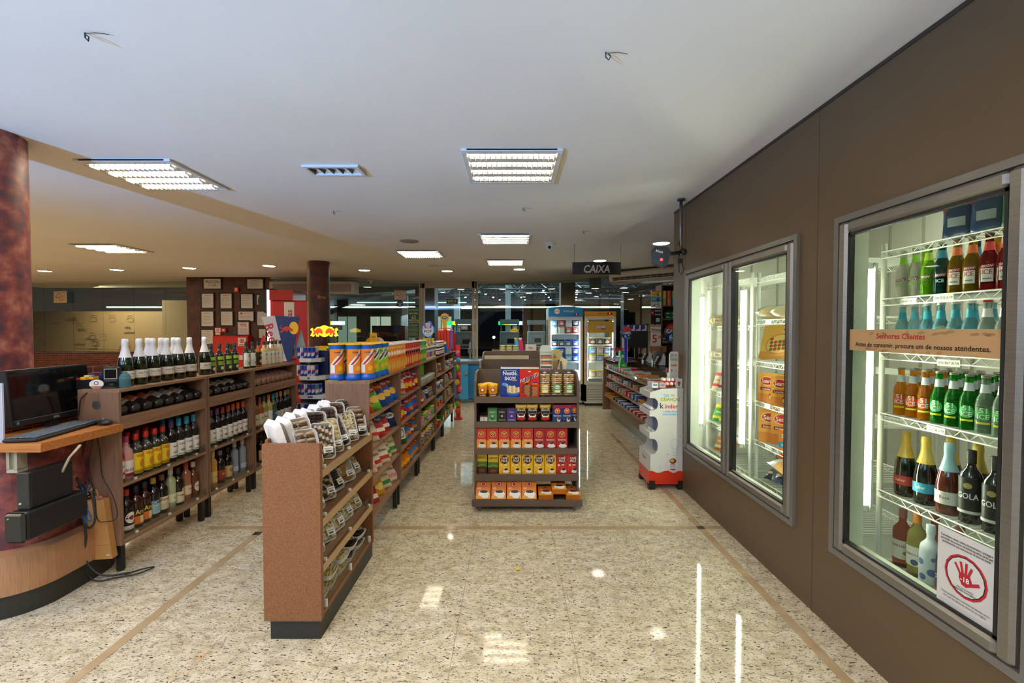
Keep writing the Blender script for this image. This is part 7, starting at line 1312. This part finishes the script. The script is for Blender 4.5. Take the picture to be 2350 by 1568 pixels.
def frame(p, label, kind='doc'):
    x0, y0, x1, y1 = p; Y = 9.985
    def wp(u, v): a, b = (u-1175)/1040, (784-v)/1040; c, s = math.cos(math.atan(27/1040)), math.sin(math.atan(27/1040)); tt = Y/(c+b*s); return a*tt, 1.5+(-s+b*c)*tt
    (xa, za), (xb, zb) = wp(x0, y1), wp(x1, y0); w_, h_ = xb-xa, zb-za; cx, cz = (xa+xb)/2, (za+zb)/2
    t = thing('framed_notice', label, 'frame', (cx, Y, cz), 0, 'framed papers on the notice wall')
    m = MB(); q = .022
    for a, b, c, d in ((-w_/2, w_/2, -h_/2, -h_/2+q), (-w_/2, w_/2, h_/2-q, h_/2), (-w_/2, -w_/2+q, -h_/2+q, h_/2-q), (w_/2-q, w_/2, -h_/2+q, h_/2-q)): m.box(a, b, -.012, .012, c, d, '1c1418')
    m.build('frame', t); W2, H2 = w_/2-q, h_/2-q; it = []; rr = random.Random(int(x0)); 
    if kind == 'doc':
        it += [('r', -W2*.5, W2*.5, H2*.74, H2*.79, '5a5654')]+[('r', -W2*.78, W2*rr.uniform(.2, .8), H2*(.5-.16*k), H2*(.5-.16*k)+.005, '8a8480') for k in range(8)]
    elif kind == 'procon': it += [('t', 'PROCON', 0, H2*.4, .055, '4a4644', W2*1.5), ('r', -W2*.4, W2*.4, -H2*.05, 0, '8a8480'), ('t', '1512 19800', 0, -H2*.3, .03, '5a5654', W2*.9), ('r', -W2*.7, W2*.7, -H2*.6, -H2*.56, '9a948f')]
    elif kind == 'hdr': it += [('d', -W2*.6, H2*.6, .025, 'b04040')]+[('r', -W2*.3, W2*.6, H2*.55, H2*.65, 'a86a60')]+[('r', -W2*.8, W2*.8, H2*(.2-.25*k), H2*(.2-.25*k)+.006, '8a8480') for k in range(4)]
    elif kind == '197': it += [('r', -W2*.95, W2*.95, -H2*.95, H2*.95, 'b84a48'), ('r', -W2*.88, W2*.88, -H2*.9, H2*.9, 'd8d0c6'), ('t', 'VOCÊ NÃO ESTÁ SÓ', 0, H2*.78, .022, '6a3030', W2*1.4), ('r', -W2*.45, W2*.45, H2*.2, H2*.6, 'b02a2c'), ('t', '197', 0, H2*.33, .05, 'e8e0d8', W2*.8)]+[('r', -W2*.7, W2*.7, H2*(-.05-.17*k), H2*(-.05-.17*k)+.006, '8a6a66') for k in range(5)]
    MB().box(-W2, W2, 0, .006, -H2, H2, 'd6cec2').flat(it, Matrix.Translation((0, -.0003, 0))).build('paper', t)
for p, l, k in [((465, 638, 509, 665), 'top left framed notice, reading PROCON', 'procon'), ((565, 639, 606, 665), 'top right framed notice in landscape shape', 'doc'), ((461, 672, 492, 709), 'upright framed paper, first in the second row', 'doc'), ((504, 672, 534, 710), 'upright framed paper, second in the second row', 'doc'), ((551, 673, 582, 710), 'upright framed paper, third in the second row', 'doc'), ((587, 675, 612, 702), 'framed paper half hidden by the round mirror', 'doc'), ((460, 713, 492, 751), 'upright framed paper, first in the third row', 'doc'), ((505, 713, 536, 749), 'upright framed paper with small grey square, third row', 'doc'), ((545, 713, 584, 739), 'landscape framed certificate with red header', 'hdr'), ((588, 713, 614, 749), 'framed paper beside the red machine in the third row', 'doc'), ((460, 755, 492, 792), 'lowest left framed paper behind the white foil bottles', 'doc'), ((543, 735, 574, 771), 'red-bordered framed notice with number 197', '197'), ((592, 753, 612, 778), 'framed paper behind the grey banner', 'doc')]: frame(p, l, k)
def pw(u, v, Y):
    a, b = (u-1175)/1040, (784-v)/1040; th = math.atan(27/1040); c, s = math.cos(th), math.sin(th); tt = Y/(c+b*s); return (a*tt, Y, 1.5+(-s+b*c)*tt)
fs = poster(pw(500, 761, 9.98), .14, .17, 'c02a26', [('r', -.06, .06, -.01, .075, 'e0d8cc'), ('d', 0, .03, .03, 'c02a26'), ('d', 0, .03, .018, 'e0d8cc'), ('d', 0, .03, .01, 'c02a26'), ('r', -.05, .05, -.07, -.025, 'e0d8cc')], 'fire_sign', 'red and white fire alarm sign left of the call point')
t = thing('fire_call_point', 'small red fire call point beside the fire alarm sign', 'alarm', pw(514, 758, 9.97)); MB().box(-.05, .05, -.02, .02, -.05, .05, 'b82420:s', .005).build('box', t); MB().box(-.025, .025, -.022, -.02, -.02, .02, 'd8d0c0').build('button', t)
t = thing('fire_call_point', 'small red call point high on the notice wall', 'alarm', pw(543, 665, 9.97)); MB().box(-.055, .055, -.02, .02, -.055, .055, 'b82420:s', .005).build('box', t); MB().box(-.025, .025, -.022, -.02, -.035, .035, 'd8c8a0').build('button', t)
t = thing('fire_hose_cabinet', 'red fire hose cabinet on the notice wall behind the oil bottles', 'cabinet', pw(534, 815, 9.895)); MB().box(-.39, .37, -.06, .1, -.42, .42, 'c0241f:s').build('case', t); MB().box(-.35, .33, -.066, -.06, -.38, .38, 'd02c26:s').box(-.05, .05, -.07, -.066, .12, .24, '3a2624').build('door', t)
MB().flat([('r', .16, .33, .2, .38, 'e0d8cc'), ('d', .245, .31, .05, 'c0241f'), ('d', .245, .31, .03, 'e0d8cc'), ('d', .245, .31, .02, 'c0241f'), ('r', .18, .31, .215, .235, 'c0241f'), ('r', .18, .3, -.1, 0, 'e0d8cc')], Matrix.Translation((0, -.0665, 0))).build('sticker', t)
t = thing('air_curtain', 'long white grilled air unit below the ceiling behind the far column', 'air conditioner', (-4.45, 10.0, 2.42)); MB().box(-.85, 1.0, -.08, .25, -.14, .13, 'b8b0a4').build('casing', t)
m = MB().box(-.78, .93, -.084, -.08, -.09, .08, '8a8278')
for i in range(56): m.box(-.775+i*.0305, -.765+i*.0305, -.087, -.084, -.09, .08, 'a09688')
for i in range(6): m.box(-.78, .93, -.088, -.084, -.085+i*.03, -.080+i*.03, 'a09688')
m.build('grille', t)
# signs on the glass
SP = lambda w_, h_: [('r', -w_*.45, w_*.45, h_*.36, h_*.4, '8a4040'), ('l', [(-w_*.36, -h_*.02), (-w_*.2, h_*.26), (w_*.05, h_*.24), (w_*.1, h_*.06), (w_*.34, h_*.1), (w_*.16, -h_*.26), (-w_*.06, -h_*.26), (-w_*.08, -h_*.05), (-w_*.36, -h_*.02)], w_*.04, 'b0303a'), ('l', [(-w_*.06, -h_*.05), (w_*.1, h_*.06)], w_*.03, 'b0303a')]
p = pw(140, 682, 11.0); poster((p[0], 10.98, p[2]), .40, .28, 'cfc2a4', SP(.40, .28), 'glass_sticker', 'beige sticker with red double outline on the far left glass', rz=R(-11))
p = pw(918, 677, 10.6); poster((p[0], 10.62, p[2]), .28, .23, 'd8ccc0', [('r', -.14, .14, -.115, .115, 'a83a3a'), ('r', -.132, .132, -.107, .107, 'd8ccc0')]+SP(.27, .22), 'glass_sticker', 'red-bordered white sticker with double outline above the green capacity sign', rz=R(14))
p = pw(918, 697, 10.6); o = MB().lathe([(0, 0), (.075, 0), (.075, .004), (0, .004)], '3a5a8a', 20, ax='y').build('round_sticker', None, (p[0], 10.6, p[2]), R(14)); tag(o, 'round blue sticker just under the red-bordered glass sticker', 'sign'); MB().flat([('r', -.07, .07, .0, .02, 'c87a50'), ('d', 0, -.035, .02, 'e0e0e0'), ('d', 0, -.035, .01, 'c87a50')], Matrix.Translation((0, -.0045, 0))).build('print', o)
p = pw(950, 741, 10.7); poster((p[0], 10.68, p[2]), .27, .72, 'c8c09a', [('r', -.127, .127, .02, .352, '1f5234'), ('r', -.127, .127, -.352, .008, '1f5234'), ('t', 'LOTAÇÃO', 0, .30, .042, 'd0c8a0', .23), ('t', 'MÁXIMA', 0, .22, .042, 'd0c8a0', .21), ('t', '62', 0, .13, .075, 'd0c8a0'), ('t', 'PESSOAS', 0, .055, .042, 'd0c8a0', .24)]+[('r', -.115, .11-(k*37 % 5)*.012, -.04-.03*k, -.028-.03*k, '8a9a78') for k in range(10)], 'capacity_sign', 'green sign reading maximum capacity 62 people on the glass', rz=R(14))
p = pw(1037, 692, 10.9); poster((p[0], 10.935, p[2]), .28, .14, 'c8c09a', [('r', -.134, .134, -.064, .064, '1f5234'), ('t', 'SAÍDA', 0, .012, .06, 'd0c8a0', .22), ('t', 'DE EMERGÊNCIA', 0, -.045, .02, '9aa884', .18)], 'exit_sign', 'green sign reading SAÍDA hanging on the exit door glass')
p = pw(1362, 652, 10.0); poster((p[0], 9.8, p[2]), .27, .22, '7c8484', [], 'glass_sticker', 'plain grey sheet stuck high on the glass behind the cashier sign', rz=R(-36)) 
t = thing('door_lock', 'grey metal lock plate with bar on the exit door', 'lock', (-1.0, 10.85, 1.0)); MB().box(-.02, .02, -.04, .0, -.35, .2, 'a8a8a4:m').box(-.05, .05, -.05, .02, -.06, .06, '7a7a78:s').build('plate', t)

# ================================================================ outside at night: paved court, forecourt canopy, pumps
for i, (px_, label) in enumerate([(1166, 'pale square canopy column outside behind the racks'), (1049, 'pale square canopy column outside beyond the exit door'), (765, 'pale canopy column outside right of the slim brown column'), (930, 'pale canopy column outside behind the green capacity sign')]):
    x = (px_-1175)/1040*20; t = thing('canopy_column', label, 'column', (x, 20, -.02)); MB().box(-.12, .12, -.12, .12, 0, 3.9, 'aebcc4').build('shaft', t); MB().box(-.14, .14, -.14, .14, 0, .5, '6a7478').build('foot', t)
    if px_ != 930:
        b = MB(); 
        for k, (a, c_, c) in enumerate([(-.42, -.16, '00c060:e1.3'), (-.16, .06, 'f0c400:e1.3'), (.06, .47, 'd8eef4:e1.5'), (.47, .62, 'a8d0e8:e1.5')]): b.box(a, c_, -.3, -.24, 1.73, 1.885, c)
        b.box(-.42, .62, -.24, -.12, 1.72, 1.895, '2a5ab0').build('light_band', t)
        MB().box(.2, .5, -.3, -.26, 1.52, 1.70, 'd88a50').box(.25, .45, -.305, -.3, 1.56, 1.66, 'e8d8c8').box(.1, .2, -.29, -.27, 1.6, 1.64, '6a6a6a').build('small_sign', t)
t = thing('canopy', 'dark steel forecourt canopy with white edge line and lamps outside', 'canopy', (-2, 22, 0)); MB().box(-14, 12, -3, 8, 5.4, 5.5, '30363c').build('roof', t); MB().box(-14, 12, -4.1, -4.0, 2.36, 2.42, 'c8e0d8:e.9').build('edge_light', t)
m = MB(); rnd = random.Random(3)
for k in range(6):
    y = -3+k*2.0; m.tube([(-14, y, 3.9), (12, y, 3.9)], .05, '6a747c', 4); m.tube([(-14, y, 3.2), (12, y, 3.2)], .05, '6a747c', 4)
    for i in range(17): x = -14+i*1.625; m.tube([(x, y, 3.2), (x+.8, y, 3.9), (x+1.62, y, 3.2)], .025, '8a949c', 4)
for i in range(9): x = -13+i*3.1; m.tube([(x, -3, 3.55), (x, 7, 3.55)], .05, '5a646c', 4)
m.build('trusses', t); m = MB(); m.box(-14, 12, -3.05, -3.0, 3.1, 4.0, '2a3036').build('fascia', t) if 0 else None
for i in range(5):
    for k in range(4): MB().ball((-1.2+i*1.55+.3*k, -1+k*2.2, 3.35), .06, 'dff0ff:e40', 10).build('lamp', t)
MB().tube([(1.2, -2.5, 4.2), (2.6, -2.0, 2.6)], .05, '7ab09a', 6).build('brace', t)
tag(MB().box(-2.75, -2.2, 12.9, 13.5, -.02, H+.4, '3a3c40').build('outdoor_pillar'), 'dark square pillar outside behind the red-bordered sticker', 'pillar')
tag(MB().box(1.55, 2.0, 14.4, 14.9, -.02, 3.2, '3a3c40').build('outdoor_pillar'), 'dark square pillar outside left of the ice cream fridges', 'pillar')
t = thing('shop_building', 'low dim building with lit windows outside beyond the glass at left', 'building', (-8.0, 22.5, 0)); MB().box(-5.5, 5.0, 0, 4, -.02, 2.9, '3c342c').build('wall', t)
for i, (x, w_, c) in enumerate([(-2.6, 1.2, '6a7a6e:e.5'), (-.6, .9, '7a8a80:e.45'), (1.0, 1.0, 'a0a898:e.6'), (2.5, 1.0, '6a7268:e.4'), (4.0, 1.0, 'a8b0a0:e.5')]):
    f = MB().box(x-.05, x+w_+.05, -.05, 0, .4, 2.2, '5a6460').build('window', t); MB().box(x, x+w_, -.06, -.05, .45, 2.15, c).box(x+w_/2-.02, x+w_/2+.02, -.07, -.06, .45, 2.15, '4a5450').build('pane', f)
t = thing('entrance_canopy', 'sloping grey canopy slab outside at the left of the glass front', 'canopy', (-6.2, 18, 0)); MB().prism([(-4, 2.6), (2.2, 2.95), (5.2, 3.4), (5.2, 3.55), (-4, 3.3)], 'y', -1, 1, '4a5258').build('slab', t); MB().tube([(-1.5, 0, 2.1), (1.0, 0, 2.9)], .15, '3a3c40', 4).build('brace', t); MB().box(.4, 4.5, -1.02, -1.0, 2.50, 2.54, 'c8e0d8:e.8').build('edge_light', t)
def pump(x, y, label, c='c8d4d8'):
    t = thing('fuel_pump', label, 'fuel pump', (x, y, -.02)); MB().box(-.4, .4, -.25, .25, 0, 1.45, c, .02).build('body', t); MB().flat([('r', -.3, .3, .6, 1.3, 'e4ecec'), ('r', -.1, .2, .95, 1.15, '1a2a3a'), ('r', -.2, .25, .8, .85, '1a2a3a'), ('r', -.2, .25, .68, .72, '1a2a3a')], Matrix.Translation((0, -.2505, 0))).build('front_panel', t)
    MB().tube([(.42, -.1, 1.0), (.55, -.1, .6), (.5, -.1, .2), (.42, -.1, .5)], .02, '1a1a1a').build('hose', t); MB().box(-.4, .4, -.2, .2, 1.75, 1.95, 'b8c4c8').box(-.38, -.32, -.05, .05, 1.4, 1.8, '8a9498').box(.32, .38, -.05, .05, 1.4, 1.8, '8a9498').build('top_board', t)
pump(-1.9, 18.5, 'white fuel pump outside beyond the exit door'); pump(-.1, 19.0, 'white fuel pump outside seen over the racks', 'd0dcdc'); pump(1.1, 20.5, 'small fuel pump outside right of the pale column')
tag(MB().box(-3.2, -2.75, 17.5, 17.9, -.02, 1.3, '7a2430').build('drinks_crate'), 'dark red machine outside beyond the snack shelves', 'machine')
tag(MB().box(-5.1, -3.9, 16.5, 17.2, -.02, 1.65, '4a1c22').flat([('r', .1, .4, 1.1, 1.3, '8a4a50')], None).build('parked_van'), 'dark red boxy kiosk outside behind the slim column', 'kiosk')
tag(MB().box(-40, 40, 60, 60.2, 0, 5, '0e0d0c').build('night_backdrop_hedge'), 'black distant hedge far beyond the forecourt', 'hedge')
for i, (x, y, z, c) in enumerate([(5.6, 20, 2.1, 'ff8a30'), (7.2, 22, 2.6, 'ffa050'), (8.2, 24, 1.9, 'ff8a30'), (-1.2, 30, 1.0, 'c0e0ff')]):
    t = thing('street_lamp', '%s street lamp glowing in the night outside' % ['orange', 'amber', 'low orange', 'cold white'][i], 'lamp', (x, y, 0)); MB().cyl((0, 0, 0), .04, z, '2a2a2a', 8).build('pole', t); MB().ball((0, 0, z), .09, c+':e12', 8).build('lamp_head', t)
t = thing('side_canopy', 'slanting grey canopy edge outside at the right behind the air conditioner', 'canopy', (4.3, 14, 0)); MB().prism([(-.9, 2.55), (3.2, 3.6), (3.2, 3.7), (-.9, 2.68)], 'y', -.1, .1, '8a8a84').build('edge', t)
MB().box(-.9, -.35, -.2, .2, -.02, 2.55, '26272a').build('post', t)
# patio wall seen through the left glass, with drawings and mirrored words
t = thing('patio_wall', 'tan patio wall with cafe doodles and mirrored words behind left glass', 'wall panel', (-11, 13.6, 0)); MB().box(-6, 3.2, 0, .2, -.02, 2.05, 'a08460').build('panel', t); MB().box(.9, 1.7, -.5, -.4, -.02, 2.35, 'a88c66').build('pillar', t)
m = MB(); MXm = Matrix.Translation((0, -.001, 0)) @ Matrix.Diagonal((-1, 1, 1, 1)); it = []
rnd = random.Random(9)
for i in range(46):
    x, z = -4.6+rnd.random()*7.2, .85+rnd.random()*1.05
    wd = rnd.choice(['CAFÉ', 'lanches', 'sucos', 'expresso', 'bolos', 'Brasil', 'pão'])
    if i % 2: it.append(('t', wd, -x, z, .075, '4a3826'))
    else: it += [('l', [(-x+.1*math.cos(a*.7), z+.07*math.sin(a*.7)) for a in range(9)], .014, '4a3826'), ('l', [(-x-.1, z+.1), (-x, z+.14), (-x+.1, z+.1)], .012, '4a3826')]
m.flat(it, MXm).build('doodles', t)
t = thing('shop_emblem', 'grey letter B emblem with star on dark board behind left glass', 'sign', (-8.05, 12.6, 1.75)); MB().box(-.75, .7, 0, .05, -.75, .75, '1c1a1a').box(-.7, -.62, .0, .05, -1.77, -.75, '1c1a1a').box(.57, .65, .0, .05, -1.77, -.75, '1c1a1a').build('board', t); MB().flat([('l', [(-.16, .12), (-.19, .2), (-.12, .27), (0, .26), (.05, .18), (0, .1), (-.06, .08)], .06, '7a7468'), ('l', [(-.02, .08), (.06, .0), (.04, -.12), (-.06, -.17), (-.16, -.12), (-.16, 0)], .07, '7a7468'), ('p', [(.2+.14*math.cos(R(90+a*36))*(1 if a % 2 == 0 else .4), .12+.14*math.sin(R(90+a*36))*(1 if a % 2 == 0 else .4)) for a in range(10)], '7a7468')], Matrix.Translation((.25, -.002, 0)) @ Matrix.Diagonal((-1, 1, 1, 1))).build('emblem', t)
tag(MB().box(-7.9, -7.6, 13.3, 13.4, -.02, 2.3, '7aa0a8').build('outdoor_post'), 'pale blue lit post outside left of the notice wall', 'post')
lamp('patio_light', 'AREA', (-11.5, 12.3, 2.5), 40, (1, .8, .55), 1.5, (-10.5, 13.6, 1))
